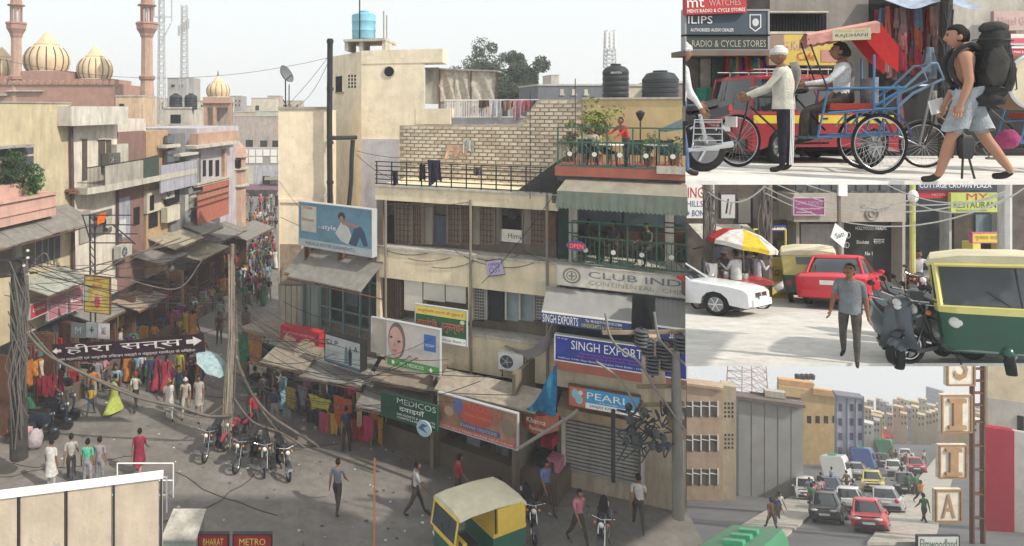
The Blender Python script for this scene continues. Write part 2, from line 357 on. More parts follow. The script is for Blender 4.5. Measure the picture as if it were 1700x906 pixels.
# upper window band
curt = stn('old_curtain_grille', (.23, .195, .15), .5, stcol=(.05, .04, .03)); shut = stn('dull_shutter', (.30, .27, .22), .5)
for (a, b, kd) in [(637, 655, 'arch'), (657, 683, 'g'), (685, 700, 'g'), (703, 717, 'p'), (719, 741, 'door'), (744, 764, 'g'), (766, 781, 'g'), (783, 795, 'p'), (797, 819, 'g'), (822, 828, 'p'), (832, 866, 'open'), (868, 880, 'p'), (882, 903, 'g'), (905, 922, 'cab')]:
    fr = T  # noqa
    m = FC.mb(); y0, y1 = 337, 405
    if kd == 'door': FC.box(m, a, b, 357, y1, -.72, -.45); o = m.build('door', mat('slate_door', (.05, .06, .08), .6), BC)
    elif kd == 'arch': FC.box(m, a, b, 358, 405, -.72, -.5); o = m.build('dark_doorway', DARK, BC)
    elif kd == 'open': FC.box(m, a, b, 358, 382, -.72, -.6); o = m.build('window_opening', DARK, BC)
    elif kd == 'cab': FC.box(m, a, b, 352, 400, -.72, -.25); o = m.build('cupboard', RUST, BC)
    else: FC.box(m, a, b, y0 + 3, y1, -.72, -.5); o = m.build('window', shut if kd == 'p' else curt, BC)
    m = FC.mb(); FC.box(m, a - 1.3, a, y0, y1, -.72, -.36); FC.box(m, b, b + 1.3, y0, y1, -.72, -.36); FC.box(m, a, b, y0, y0 + 2, -.72, -.36); m.build('frame', brown, o)
    if kd == 'g':
        m = FC.mb(); s_ = (b - a) / 4
        for i in range(1, 4): FC.box(m, a + s_ * i - .4, a + s_ * i + .4, y0, y1, -.49, -.44)
        for y in range(345, 405, 9): FC.box(m, a, b, y, y + 1, -.49, -.455)
        m.build('grille', RUST, o)
FC2 = FC
sign(FC, 830, 866, 379.5, 400, 'white paper notice with handwriting in an upper window of the beige building', mat('cream_paper', (.62, .58, .5)), None, -.4, .03, [('Hims', .38, .98, .3, .72, BLACK)], name='paper_notice', cat='notice')
m = FC.mb(); c = FC.pt(851, 354, -.5); m = MB(); m.ball(c, .2, .12, .22, 10, 8); one(m, 'wall_fan', IRON, 'round black fan in the shadow above the paper notice', 'fan')
# second window band
wtile = mat('cream_blind_panel', (.62, .58, .5), .6, .1)
m = FC.mb(); FC.box(m, 631, 668, 462, 531, -.72, -.35); o = m.build('wooden_screen', stn('weathered_wood', (.20, .16, .12), .6, scale=4), BC)
for i in range(9):
    fb(FC, 633 + i * 4, 634.2 + i * 4, 463, 530, -.35, -.28, 'batten', RUST, o)
for (a, b, y0, y1) in [(671, 701, 462, 514), (703, 738, 462, 497), (740, 773, 462, 500)]:
    fb(FC, a, b, y0, y1, -.72, -.1, 'blind_panel', wtile, BC)
tg = stn('teal_grey_shutter', (.27, .32, .33), .3); lat = mat('pale_lattice', (.42, .41, .38), .7)
fb(FC, 777, 783, 459, 533, -.7, .0, 'pillar', beige, BC)
for (a, b, kd) in [(784, 804, 'lat'), (808, 838, 'dark'), (841, 861, 'teal'), (864, 886, 'teal'), (888, 905, 'lat')]:
    m = FC.mb(); FC.box(m, a, b, 464, 531, -.72, -.45); o = m.build('window', {'lat': DARK, 'dark': mat('dark_blue_room', (.03, .045, .06)), 'teal': tg}[kd], BC)
    m = FC.mb(); FC.box(m, a - 1.5, a, 461, 531, -.7, -.2); FC.box(m, b, b + 1.5, 461, 531, -.7, -.2); FC.box(m, a, b, 461, 464, -.7, -.2); m.build('frame', lat, o)
    if kd == 'lat':
        m = FC.mb()
        for i in range(7): FC.box(m, a + i * (b - a) / 7, a + i * (b - a) / 7 + .8, 464, 531, -.3, -.26)
        for y in range(466, 531, 5): FC.box(m, a, b, y, y + 1, -.3, -.262)
        m.build('lattice', lat, o)
    if kd == 'dark': fb(FC, 812, 836, 474, 531, -.45, -.38, 'door', mat('black_door', (.02, .025, .03), .5), o)
# roof railing
rt = T('roof_railing', 'black iron railing with six rails along the roof edge of the beige building', 'railing', FC.pt(770, 309))
m = FC.mb(); 
for i in range(13):
    px = 625 + i * 24.8 * (1 - .0); u = FC.u(px); 
    k = FC.mb(); k.box(u - .02, u + .02, -.05, -.01, FC.z(625, 309), FC.z(625, 267)); k.build('post', IRON, rt)
for i in range(6):
    z = FC.z(625, 268 + i * 7.2); k = FC.mb(); k.box(FC.u(622), FC.u(922), -.045, -.02, z - .018, z + .018); k.build('rail', IRON, rt)
# ---- terrace part D
FD = Fac(925, FC.d(925, .35), 1136, FC.d(1136, .35))
BD = T('club_building', 'restaurant building with green railed roof terrace over a scalloped green awning', 'building', FD.pt(1020, 740))
redp = mat('red_painted_slab', (.34, .11, .08), .7, .2)
fb(FD, 921, 1139, 276, 291, -4.2, .1, 'terrace_slab', redp, BD)
fb(FD, 1090, 1139, 275.5, 288, .1, .16, 'slab_patch', PALE, BD)
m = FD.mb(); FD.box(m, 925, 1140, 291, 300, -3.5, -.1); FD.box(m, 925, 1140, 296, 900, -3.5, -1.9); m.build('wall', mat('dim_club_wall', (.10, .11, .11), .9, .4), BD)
fb(FD, 925, 1140, 436, 470, -1.9, -.12, 'floor_slab', PALE, BD)
for a, b in ((944, 958), (1104, 1119)):
    m = FD.mb(); FD.box(m, a, b, 330, 437, -.7, -.35); o = m.build('column', PALE, BD)
    for y in (368, 385, 402): fb(FD, a - .5, b + .5, y, y + 2, -.72, -.34, 'column_band', IRON, o)
for a, b in ((960, 1032), (1036, 1102), (1121, 1138)):
    fb(FD, a, b, 345, 372, -1.88, -1.8, 'window', mat('dim_glass', (.10, .13, .14), .2), BD)
    fb(FD, a, b, 384, 415, -1.88, -1.75, 'brown_panel', mat('brown_panel', (.10, .055, .035), .6), BD)
fb(FD, 926, 943, 335, 437, -1.0, -.8, 'door', mat('dark_green_door', (.02, .05, .045), .5), BD)
# awning with scalloped valance
agr = mat('green_canvas', (.10, .12, .10), .9, .2, 3); agt = mat('pale_top_canvas', (.27, .25, .2), .9, .25, 2)  # top canvas is paler than the green front canvas
AW = T('green_awning', 'long green canvas awning with scalloped edge below the red terrace slab', 'awning', FD.pt(1030, 340))
ua, ub = FD.u(928), FD.u(1140); zt, zm, zb = FD.z(928, 294), FD.z(928, 313), FD.z(928, 339)
def awn(u, v):
    z = zt + (zm - zt) * v; n = .0 + .75 * v ** .6; return FD.w(ua + (ub - ua) * u + .25 * (1 - u) * (1 - v) , n - .2, z)
m = MB(); m.sheet(awn, 40, 6); m.build('top_canvas', agt, AW, 'all')
nsc = 30
def aw2(u, v):
    z = zm + (zb - zm) * v; n = .55 + .30 * v; s = abs(math.sin(u * math.pi * nsc)); 
    if v > .99: z -= -.03 + .05 * s
    return FD.w(ua + (ub - ua) * u, n + .005 * math.sin(u * 90), z)
m = MB(); m.sheet(aw2, 240, 5); m.build('front_canvas', agr, AW, 'all')
m = MB(); m.sheet(lambda u, v: FD.w(ua, -.2 + (1.0) * u, (zt if u < .1 else zt + (zb - zt) * u) if v < .5 else zb + .05), 8, 1); m.build('side_canvas', agr, AW)
# green rail on terrace and balcony
gr = mat('green_iron', (.05, .13, .10), .5, .2); 
def green_rail(fac, pl, pr, yt, yb, n, label, cols, medal=True):
    t = T('terrace_railing', label, 'railing', fac.pt((pl + pr) / 2, yb, n), 'green railings of the restaurant')
    z0, z1 = fac.z(pl, yb, n), fac.z(pl, yt, n); u0, u1 = fac.u(pl, n), fac.u(pr, n)
    for f in ((0, .03, 0) , (.62, .03, 0), (1, .035, 0)):
        m = fac.mb(); z = z0 + (z1 - z0) * f[0]; m.box(u0, u1, n - .02, n + .02, z - f[1] * .7, z + f[1] * .7); m.build('rail', gr, t)
    k = 0
    ws = (u1 - u0) / cols
    for i in range(cols + 1):
        u = u0 + ws * i; m = fac.mb(); m.box(u - .025, u + .025, n - .025, n + .025, z0, z1); m.build('post', gr, t)
        if i < cols:
            m = fac.mb(); zz = z0 + (z1 - z0) * .62; uc = u + ws / 2; zc = (z0 + zz) / 2
            for s_ in (-1, 1):
                m.tube([(u, n, zc - s_ * (zz - z0) / 2), (u + ws, n, zc + s_ * (zz - z0) / 2)], .014, 4)
            for dx in (.18, .34): m.box(u + dx * ws - .01, u + dx * ws + .01, n - .01, n + .01, z0, zz); m.box(u + ws - dx * ws - .01, u + ws - dx * ws + .01, n - .01, n + .01, z0, zz)
            m.box(uc - .012, uc + .012, n - .01, n + .01, z0, zz); m.build('star_panel', gr, t)
            if medal:
                m = MB(fac.M @ Matrix.Translation((uc, n + .02, zc))); m.extr([(.075 * math.cos(q * math.pi / 7), .075 * math.sin(q * math.pi / 7)) for q in range(14)], 0, .02); m.build('medallion', paint((.7, .68, .6)), t)
    return t
green_rail(FD, 926, 1140, 211, 274, .05, 'green iron railing with star panels along the roof terrace', 5)
green_rail(FD, 950, 1140, 366, 434, -.05, 'green balcony railing behind the club sign', 4)
# yellow wall, brick wall
ylw = stn('ochre_terrace_wall', (.56, .44, .23), .3, stcol=(.4, .3, .15))
FY = Fac(968, FC.d(968, -3.3), 1140, FC.d(1140, -3.3))
t = T('terrace_wall', 'plain ochre wall at the back of the roof terrace carrying the black tanks', 'wall', FY.pt(1050, 280))
fb(FY, 968, 1142, 164, 290, -2.4, 0, 'wall', ylw, t)
fb(FY, 966, 1142, 162, 165, -2.45, .06, 'coping', PALE, t)
FB = Fac(663, FC.d(663, -3.3), 968, FC.d(968, -3.3))
bmats = [mat('pale_brick_%d' % i, c, .9, .25, 9, .4) for i, c in enumerate([(.62, .54, .42), (.57, .49, .37), (.66, .58, .46), (.48, .40, .30)])]
mort = mat('brick_mortar', (.42, .36, .27), .95, .3)
t = T('brick_wall', 'bare pale brick wall stepping up behind the iron roof railing', 'wall', FB.pt(800, 290))
zf = FB.z(663, 300); 
poly = [(663, 300), (968, 320), (968, 165), (893, 165), (862, 206), (663, 208)]
m = FB.mb()
pts = []
for px, py in poly: pts.append((FB.u(px), FB.z(px, py)))
m.extr(pts, -.25, -.02); m.build('mortar', mort, t)
bh = (FB.z(663, 208) - FB.z(663, 290)) / 14; bl = .34
brick_me = None
zrow = FB.z(663, 208) - bh; k = 0; nb = 0; stuffm = FB.mb()
ztop_r = FB.z(893, 166)
row = 0; z = ztop_r - bh
while z > FB.z(663, 297):
    u = FB.u(663) + (bl / 2 if row % 2 else 0)
    while u < FB.u(968) - bl:
        um = u + bl / 2
        # top limit
        ul, ur = FB.u(862), FB.u(893); zl = FB.z(663, 208)
        zlim = zl if um < ul else (ztop_r if um > ur else zl + (ztop_r - zl) * (um - ul) / (ur - ul))
        if z + bh < zlim + .02 and (um < FB.u(924) or z > FB.z(924, 240)):
            if brick_me is None:
                b = MB(); b.box(-bl / 2 + .02, bl / 2 - .02, -.03, 0, -bh / 2 + .018, bh / 2 - .018); o = b.build('brick', bmats[0], t); brick_me = o.data; o.data.transform(Matrix.Translation(BASE[t.name]))
            else: o = bpy.data.objects.new('brick', brick_me); COL.objects.link(o); o.parent = t
            loc = FB.w(um, random.uniform(-.005, .014), z + bh / 2) - BASE[t.name]
            o.location = loc; o.rotation_euler = (0, random.uniform(-.02, .02), math.atan2(FB.U.y, FB.U.x)); 
            if FB.N.dot(Vector((-FB.U.y, FB.U.x, 0))) > 0: pass
            else: o.rotation_euler.z += 0
            o.scale = (random.uniform(.93, 1.02), 1, random.uniform(.9, 1.05))
            o.material_slots[0].link = 'OBJECT'; o.material_slots[0].material = random.choice(bmats); nb += 1
        u += bl
    z -= bh; row += 1
print('bricks', nb)
# dark stair roof and bits on C roof
m = FC.mb(); u0, u1 = FC.u(860, -1), FC.u(924, -1); zr = FC.z(625, 309)
m.extr([(u0, zr), (u1 + .1, zr), (u1 + .1, zr + 1.15)], -3, -.6); one(m, 'stair_roof', mat('tarred_slope', (.06, .06, .06), .9), 'dark sloping stair roof between the roof railing and the terrace', 'roof')

for px, y0, y1, l in [(640, 332, 700, 'left'), (781, 332, 620, 'middle'), (908, 320, 640, 'right')]:
    m = MB(); m.tube([FC.pt(px, y0, .1), FC.pt(px, y0 + 90, .12), FC.pt(px + 1, y1, .1)], .045, 6); one(m, 'drain_pipe', stn('old_pipe', (.26, .23, .19), .6), l + ' drain pipe running down the front of the beige building', 'pipe')
for i in range(7):
    a = 640 + i * 38; MB().tube(sag(FC.pt(a, 415 + (i % 3) * 14, .05), FC.pt(a + 70, 420 + (i * 7) % 25, .05), .12, 8), .012, 4).build('wall_cable', IRON, BC)
# ================================================================ far skyline: mosque, towers, trees
sand = stn('red_sandstone', (.36, .21, .165), .3, stcol=(.2, .14, .12)); dome_m = stn('cream_dome', (.66, .52, .33), .2, stcol=(.4, .3, .2))
rib_m = mat('dark_dome_line', (.13, .09, .07), .9); sal = stn('salmon_stone', (.44, .29, .22), .35)
DM = 74.0
ms = T('mosque', 'red sandstone mosque hall with three ribbed cream onion domes on the skyline', 'mosque', P(80, 300, DM))
MB().box(P(-40, 0, DM).x, P(205, 0, DM).x, DM - 1, DM + 12, 0, Zy(140, DM)).build('hall', sand, ms)
for a, b, y in ((-30, 22, 126), (40, 118, 118), (128, 190, 131)):
    MB().box(P(a, 0, DM).x, P(b, 0, DM).x, DM - .6, DM + 6, Zy(145, DM), Zy(y, DM)).build('drum', sand, ms)
for i in range(22):
    m = MB(); x = P(-30 + i * 10.4, 0, DM).x; m.extr([(x, Zy(141, DM)), (x + .5, Zy(141, DM)), (x + .5, Zy(136, DM)), (x + .25, Zy(133, DM)), (x, Zy(136, DM))], DM - 1.2, DM - .9); m.build('merlon', sand, ms)
MB().box(P(-40, 0, DM).x, P(20, 0, DM).x, DM - 1.4, DM - 1, Zy(159, DM), Zy(156, DM)).build('cornice', PALE, ms)
MB().box(P(20, 0, DM).x, P(80, 0, DM).x, DM - 1.4, DM - 1, Zy(152, DM), Zy(150, DM)).build('cornice', PALE, ms)
def dome(px, ytop, ybase, wpx, d, parent, mm=dome_m, ribs=16):
    R0 = wpx / 2 / F * d; c = P(px, ybase, d + R0); h = (ybase - ytop) / F * d
    pr = [(.8, 0), (.93, .1), (1.0, .24), (.98, .38), (.88, .5), (.72, .6), (.55, .66), (.5, .68), (.46, .70), (.3, .82), (.16, .92), (.05, .98), (.02, 1)]
    m = MB(); n = ribs * 3; vs = []; fs = []
    for r_, z_ in pr:
        for k in range(n):
            a = 2 * math.pi * k / n; q = R0 * r_ * (1 if k % 3 else (.965 if z_ < .66 else 1)); vs.append((c.x + q * math.cos(a), c.y + q * math.sin(a), c.z + z_ * h))
    for i in range(len(pr) - 1):
        for k in range(n): fs.append((i * n + k, i * n + (k + 1) % n, (i + 1) * n + (k + 1) % n, (i + 1) * n + k))
    m.add(vs, fs); o = m.build('dome', mm, parent, 'all')
    for k in range(ribs // 2 + 1):
        a = math.pi + math.pi * k / (ribs // 2); MB().tube([(c.x + R0 * r_ * .985 * math.cos(a), c.y + R0 * r_ * .985 * math.sin(a), c.z + z_ * h) for r_, z_ in pr[:6]], R0 * .028, 4).build('dome_rib', rib_m, o)
    m = MB(); m.lathe(c, [(R0 * .5, h * .66), (R0 * .56, h * .68), (R0 * .5, h * .7)], 20); m.build('dome_collar', dome_m, o)
    m = MB(); m.lathe(c, [(R0 * .9, -h * .03), (R0 * 1.02, -h * .01), (R0 * .9, h * .02)], 20); m.build('dome_ring', PALE, o)
dome(3, 76, 131, 62, DM, ms); dome(78, 50, 120, 76, DM, ms); dome(158, 74, 132, 60, DM, ms)
def minaret(px, wpx, d, label, ybase=205):
    r = wpx / 2 / F * d; c = P(px, 0, d + r); c.z = 0; z = lambda y: Zy(y, d)
    t = T('minaret', label, 'minaret', c, 'minarets of the mosque'); n = 8
    m = MB(); m.lathe(c, [(r * 1.25, 0), (r * 1.2, z(150)), (r * 1.1, z(140)), (r, z(118)), (r * .95, z(62))], n); m.build('shaft', sal, t)
    m = MB(); m.lathe(c, [(r * .95, z(62)), (r * 1.15, z(58)), (r * 1.2, z(55)), (r * 1.75, z(47)), (r * 1.8, z(40)), (r * 1.95, z(39)), (r * 1.9, z(36)), (r * 1.0, z(36))], n); m.build('gallery', sand, t)
    m = MB(); m.lathe(c, [(r * 1.0, z(134)), (r * 1.35, z(131)), (r * 1.4, z(126)), (r * 1.0, z(124))], n); m.build('moulding', sand, t)
    for k in range(8):
        a = 2 * math.pi * (k + .5) / 8; x, y = c.x + r * .95 * math.cos(a), c.y + r * .95 * math.sin(a)
        MB().tube([(x, y, z(37)), (x, y, z(9))], r * .13, 5).build('kiosk_column', sand, t)
    m = MB(); m.lathe(c, [(r * .45, z(37)), (r * .45, z(8))], n); m.build('kiosk_core', mat('pale_marble', (.66, .64, .62)), t)
    m = MB(); m.lathe(c, [(r * 1.1, z(12)), (r * 1.15, z(9)), (r * 1.6, z(8)), (r * 1.6, z(6.5)), (r * 1.1, z(5)), (r * 1.0, z(-3)), (r * .9, z(-8)), (r * .6, z(-20)), (r * .08, z(-34))], n); m.build('kiosk_roof', sand, t)
minaret(27, 18, 73, 'left mosque minaret with open kiosk above its gallery, beside the largest dome')
minaret(244, 20, 70, 'right mosque minaret with open kiosk, standing beside the steel lattice masts')
def lattice(px, w_, yt, yb, d, label, col, seg=14, wt=.35, name='lattice_mast', group='steel lattice masts on the skyline'):
    c = P(px, yb, d); ht = (yb - yt) / F * d; wd = w_ / F * d
    t = T(name, label, 'mast', c, group); cs = [(-1, -1), (1, -1), (1, 1), (-1, 1)]
    for sx, sy in cs:
        MB().tube([c + Vector((sx * wd / 2, sy * wd / 2, 0)), c + Vector((sx * wd / 2 * wt, sy * wd / 2 * wt, ht))], .045 * d / 60, 4).build('leg', col, t)
    for i in range(seg):
        f0, f1 = i / seg, (i + 1) / seg; m = MB()
        for q in range(4):
            a, b = cs[q], cs[(q + 1) % 4]; s0 = wd / 2 * (1 - (1 - wt) * f0); s1 = wd / 2 * (1 - (1 - wt) * f1)
            m.tube([c + Vector((a[0] * s0, a[1] * s0, f0 * ht)), c + Vector((b[0] * s1, b[1] * s1, f1 * ht))], .028 * d / 60, 4, False)
            m.tube([c + Vector((a[0] * s0, a[1] * s0, f0 * ht)), c + Vector((b[0] * s0, b[1] * s0, f0 * ht))], .028 * d / 60, 4, False)
        m.build('bracing', col, t)
    return t
galv = mat('galvanised_steel', (.4, .41, .42), .6, .1)
t = lattice(268, 11, -60, 205, 88, 'lattice mast with side antennas directly right of the right minaret', galv, 22, .6)
m = MB(); m.tube([P(256, 0, 88), P(256, 28, 88)], .1, 4); m.tube([P(285, -10, 88), P(285, 36, 88)], .1, 4); m.tube([P(256, 28, 88), P(286, 28, 88)], .08, 4); m.tube([P(284, 38, 88), P(268, 70, 88)], .08, 4); m.build('antenna_frame', galv, t)
t = lattice(306, 11, 8, 160, 92, 'tall pale telecom mast above the twin black tanks', galv, 16, .75)
for i in range(5): MB().box(P(298 + i * 4, 0, 91).x, P(300 + i * 4, 0, 91).x, 90, 90.4, Zy(60 - i * 3, 91), Zy(44 - i * 3, 91)).build('panel_antenna', galv, t)
t = lattice(1012, 15, 50, 112, 60, 'pale telecom mast behind the taller black roof tank', galv, 9, .8)
for i in range(3): MB().box(P(1003 + i * 7, 0, 59.5).x, P(1006 + i * 7, 0, 59.5).x, 59, 59.3, Zy(82, 60), Zy(54, 60)).build('panel_antenna', WHITE, t)
# chhatri on the street side mosque
DC = 60.0
t = T('domed_kiosk', 'open arched rooftop kiosk with ribbed cream dome above the narrow street', 'kiosk', P(362, 215, DC))
dome(362, 124, 161, 40, DC, t, ribs=12)
m = MB(); c = P(362, 0, DC + 1); W = 22 / F * DC
m.box(c.x - W * 1.15, c.x + W * 1.15, DC - .2, DC + 2.4, Zy(171, DC), Zy(169, DC)); m.box(c.x - W, c.x + W, DC, DC + 2.2, Zy(169, DC), Zy(161, DC)); m.build('cornice', sal, t)
for px in (341, 356, 381):
    m = MB(); x = P(px, 0, DC).x; m.box(x - .15, x + .15, DC, DC + .3, Zy(212, DC), Zy(171, DC)); m.build('column', sal, t)
MB().box(c.x - W, c.x + W, DC + .02, DC + .25, Zy(178, DC), Zy(171, DC)).build('arch_lintel', sal, t)
MB().box(c.x - W, c.x + W, DC + 2.0, DC + 2.2, Zy(212, DC), Zy(171, DC)).build('back_screen', stn('pale_jali', (.42, .36, .31)), t)
MB().tube([P(362, 125, DC + 1), P(362, 117, DC + 1)], [.08, .02], 5).build('finial', IRON, t)
# generic small town block with windows
def block(name, label, cat, pl, pr, yt, d, depth, m_, wins=(), base=0, group=None, wm=DARK, extra=None, d2=None):
    f = Fac(pl, d, pr, d2 or d); t = T(name, label, cat, f.w(f.L / 2, 0, base), group)
    m = f.mb(); m.box(0, f.L, -depth, 0, base, Zy(yt, d)); m.build('wall', m_, t)
    m = f.mb(); m.box(-.04, f.L + .04, -depth, .07, Zy(yt, d), Zy(yt, d) + .12); m.build('parapet', PALE, t)
    for (a, b, c_, e) in wins:
        m = f.mb(); f.box(m, a, b, c_, e, -.1, .015); o = m.build('window', wm, t)
        m = f.mb(); u0, u1, z0, z1 = f.rect(a, b, c_, e); m.box(u0 - .06, u1 + .06, 0, .08, z0 - .09, z0); m.build('sill', PALE, o)
    return t, f
greyb = stn('grey_town_plaster', (.36, .35, .34), .5); buff = stn('buff_town_plaster', (.48, .41, .32), .4); creamf = stn('cream_far_plaster', (.56, .52, .42), .3)
grn = stn('pale_green_plaster', (.44, .50, .42), .3)
block('far_building', 'small tan house between the mosque and the right minaret', 'building', 192, 238, 160, 62, 4, stn('tan_far_wall', (.60, .44, .3)), [(198, 206, 172, 180)])
t, f = block('far_building', 'grey block carrying two black tanks right of the minaret', 'building', 272, 318, 180, 52, 4, PALE, [(283, 300, 190, 205)])
block('far_building', 'tall dim grey tower block behind the telecom mast', 'building', 278, 322, 130, 110, 5, greyb, [(284, 290, 140, 145), (298, 304, 140, 145)])
block('far_building', 'pale green cream rooftop room with row of vents near the beige house corner', 'building', 417, 458, 163, 118, 5, creamf, [(424, 430, 175, 183)])
block('far_building', 'mint green house wall behind the crossing street end', 'building', 430, 470, 185, 112, 3, grn, [(438, 444, 200, 208)])
block('far_building', 'long grey building with three dark windows across the street end', 'building', 385, 472, 193, 104, 3, stn('pink_grey_plaster', (.44, .38, .35)), [(408, 420, 232, 245), (432, 444, 233, 245), (452, 462, 233, 245)])
block('far_building', 'low stucco house left of the mint green wall', 'building', 386, 424, 186, 114, 3, buff)
block('far_building', 'white rooftop block on the far right skyline beside a telecom mast', 'building', 915, 928, 125, 95, 4, PALE)
block('far_building', 'long dark shed roof on the skyline behind the brick wall', 'building', 893, 1004, 142, 47, 5, mat('dark_shed', (.14, .15, .17)), [(930, 936, 148, 156), (950, 956, 148, 156), (970, 976, 148, 156)], wm=PALE)
block('far_building', 'cream hut behind the squat black tank', 'building', 1040, 1080, 143, 36, 3, creamf)
block('far_building', 'brown roof hut at the right of the squat black tank', 'building', 1105, 1135, 138, 34, 3, stn('brown_hut', (.25, .2, .16)))
# distant low skyline so that streets end in town, not void
i = 0
for px in range(-60, 1075, 21):
    d = random.uniform(105, 170); wd = random.uniform(16, 38); yt = random.uniform(158, 176)
    if 395 < px < 420: yt = 176
    i += 1
    if 470 < px < 725: continue
    cname = random.choice(['grey', 'cream', 'buff', 'pink'])
    near = min([(abs(px + wd / 2 - x_), n_) for x_, n_ in ((5, 'the leftmost onion dome'), (78, 'the largest onion dome'), (158, 'the smallest onion dome'), (244, 'the right minaret'), (306, 'the telecom mast'), (362, 'the domed kiosk'), (440, 'the mint green house'), (765, 'the cloth shack'), (865, 'the rounded green tree'), (960, 'the dark shed roof'), (1022, 'the tall black tank'))])[1]
    mm = {'grey': greyb, 'cream': creamf, 'buff': buff, 'pink': stn('pink_town_plaster', (.5, .38, .33))}[cname]
    ws = [(px + wd * q, px + wd * q + 2.5, yt + 6 + 7 * r_, yt + 10 + 7 * r_) for q in (.15, .45, .75) for r_ in range(2)]
    block('distant_house', 'distant %s house in the hazy row of roofs behind %s' % (cname, near), 'house', px, px + wd, yt, d, 8, mm, ws, group='distant %s houses behind %s' % (cname, near))
# tanks
blk = mat('black_plastic', (.035, .04, .045), .5, .15)
def black_tank(px, yb, wpx, hpx, d, label, rings=5, squat=False, mm=blk):
    c = P(px, yb, d); r = wpx / 2 / F * d; h = hpx / F * d; t = T('water_tank', label, 'tank', c, 'black rooftop water tanks')
    body = .8 if not squat else .72; pr = [(r * .97, 0)]
    for i in range(rings):
        a = h * body * (i + .15) / rings; b = h * body * (i + .85) / rings; pr += [(r * .97, a), (r, a + .02), (r, b), (r * .97, b + .02)]
    pr += [(r * .93, h * (body + .03)), (r * .75, h * .9), (r * .4, h * .95)]
    m = MB(); m.lathe(c, pr, 22); m.build('tank_body', mm, t, True)
    m = MB(); m.lathe(c, [(r * .38, h * .93), (r * .4, h), (r * .1, h)], 14); m.build('tank_lid', mm, t, True)
    return t
black_tank(292, 182, 21, 27, 52.5, 'left of the twin black water tanks beside the telecom mast')
black_tank(317, 182, 21, 27, 52.5, 'right of the twin black water tanks beside the telecom mast')
t = black_tank(1022, 162, 41, 56, 27.5, 'tall black water tank with small white lettering on the ochre terrace wall')
text('SINTEX', Matrix.Translation(P(1014, 122, 27.5 - .53)), .45, .08, paint((.6, .6, .58)), t)
black_tank(1096, 164, 56, 47, 26, 'squat ribbed black water tank at the right end of the ochre terrace wall', 4, True)
# tent shack and balcony behind
FS = Fac(705, 32, 825, 31)
t = T('roof_shack', 'makeshift roof shack hung with pale cloth sheets beside the cream tower', 'shack', FS.pt(765, 200))
shc = cloth((.52, .47, .40)); fb(FS, 706, 728, 112, 172, -2, -.05, 'grey_panel', stn('grey_sheet', (.4, .4, .38)), t)
for a, b in ((729, 756), (756.5, 781), (782, 822)):
    u0, u1, z0, z1 = FS.rect(a, b, 117, 168); m = MB(FS.M); m.sheet(lambda u, v: (u0 + (u1 - u0) * u, .05 * math.sin(u * 9 + v * 3) + .03 * math.sin(v * 14 + u * 20), z0 + (z1 - z0) * v), 14, 10); m.build('cloth_sheet', shc, t, 'all')
m = MB(FS.M); m.hexa([(FS.u(704), -2.2, FS.z(705, 113)), (FS.u(828), -2.2, FS.z(705, 119)), (FS.u(828), .15, FS.z(705, 121)), (FS.u(704), .15, FS.z(705, 115)), (FS.u(704), -2.2, FS.z(705, 110)), (FS.u(828), -2.2, FS.z(705, 116)), (FS.u(828), .15, FS.z(705, 119)), (FS.u(704), .15, FS.z(705, 112))]); m.build('roof_sheet', CONC, t)
for px in (729, 781, 823): fb(FS, px, px + 2, 114, 190, -.02, .06, 'post', RUST, t)
t = T('balcony_railing', 'white balcony railing with clothes airing below the cloth shack', 'railing', FT.pt(790, 200))
m = FT.mb()
for i in range(30):
    px = 742 + i * 2.9
    fb(FT, px, px + 1, 167, 196, -.2, -.17, 'baluster', WHITE, t)
fb(FT, 741, 895, 165, 167, -.22, -.15, 'rail', WHITE, t)
def hang(fac, pl, pr, yt, yb, n, col, label, name='hanging_cloth', cat='cloth', group=None, sl=.0, taper=0, wav=1.0, seed=None, jag=.12):
    u0, u1, z0, z1 = fac.rect(pl, pr, yt, yb, n); sd = seed if seed is not None else random.uniform(0, 50); W = u1 - u0; Hh = z1 - z0
    m = MB(fac.M)
    def fn(a, b):
        t_ = 1 - b; x = u0 + W * (.5 + (a - .5) * (1 - taper * (1 - t_))); y = n + wav * (.05 * math.sin(a * 11 + sd) * (.3 + t_) + .03 * math.sin(a * 23 + sd * 2 + t_ * 4))
        return (x + sl * W * t_, y, z1 - Hh * t_ * (1 + jag * math.sin(a * 5 + sd) * t_))
    m.sheet(fn, 10, 6); return one(m, name, cloth(col), label, cat, group, smooth='all')
for i, (a, b, y1, c, l) in enumerate([(795, 812, 178, (.12, .08, .06), 'brown cloth on the white balcony rail, leftmost of the washing'), (815, 832, 196, (.6, .6, .62), 'white sheet hanging on the white balcony rail'), (836, 850, 182, (.35, .22, .18), 'short brown towel on the white balcony rail'), (852, 868, 196, (.5, .28, .32), 'pink cloth hanging full length on the white balcony rail'), (869, 883, 184, (.45, .15, .16), 'red spotted cloth near the brick wall step'), (883, 893, 178, (.12, .1, .13), 'dark small cloth nearest the brick wall step')]):
    hang(FT, a, b, 166, y1, -.08, c, l, group='washing on the white balcony rail')
for a, b, y0, y1, c, l in [(652, 660, 283, 307, (.03, .03, .04), 'small black cloth on the roof railing near its left end'), (696, 706, 272, 300, (.03, .03, .04), 'narrow black garment hanging left of the black flapping shirt'), (710, 731, 265, 303, (.04, .035, .07), 'dark indigo shirt flapping on the roof railing')]:
    hang(FC, a, b, y0, y1, .02, c, l, 'drying_clothes', 'clothes', 'dark clothes drying on the iron railing', sl=.1)
hang(FB, 748, 778, 240, 262, .06, (.62, .4, .28), 'peach cloth slung over the foot of the brick wall', 'drying_clothes', 'clothes', sl=-.3, taper=-.4)
hang(FB, 768, 786, 232, 252, .08, (.5, .5, .46), 'pale grey rag hung beside the peach cloth on the brick wall', 'drying_clothes', 'clothes', sl=.1)
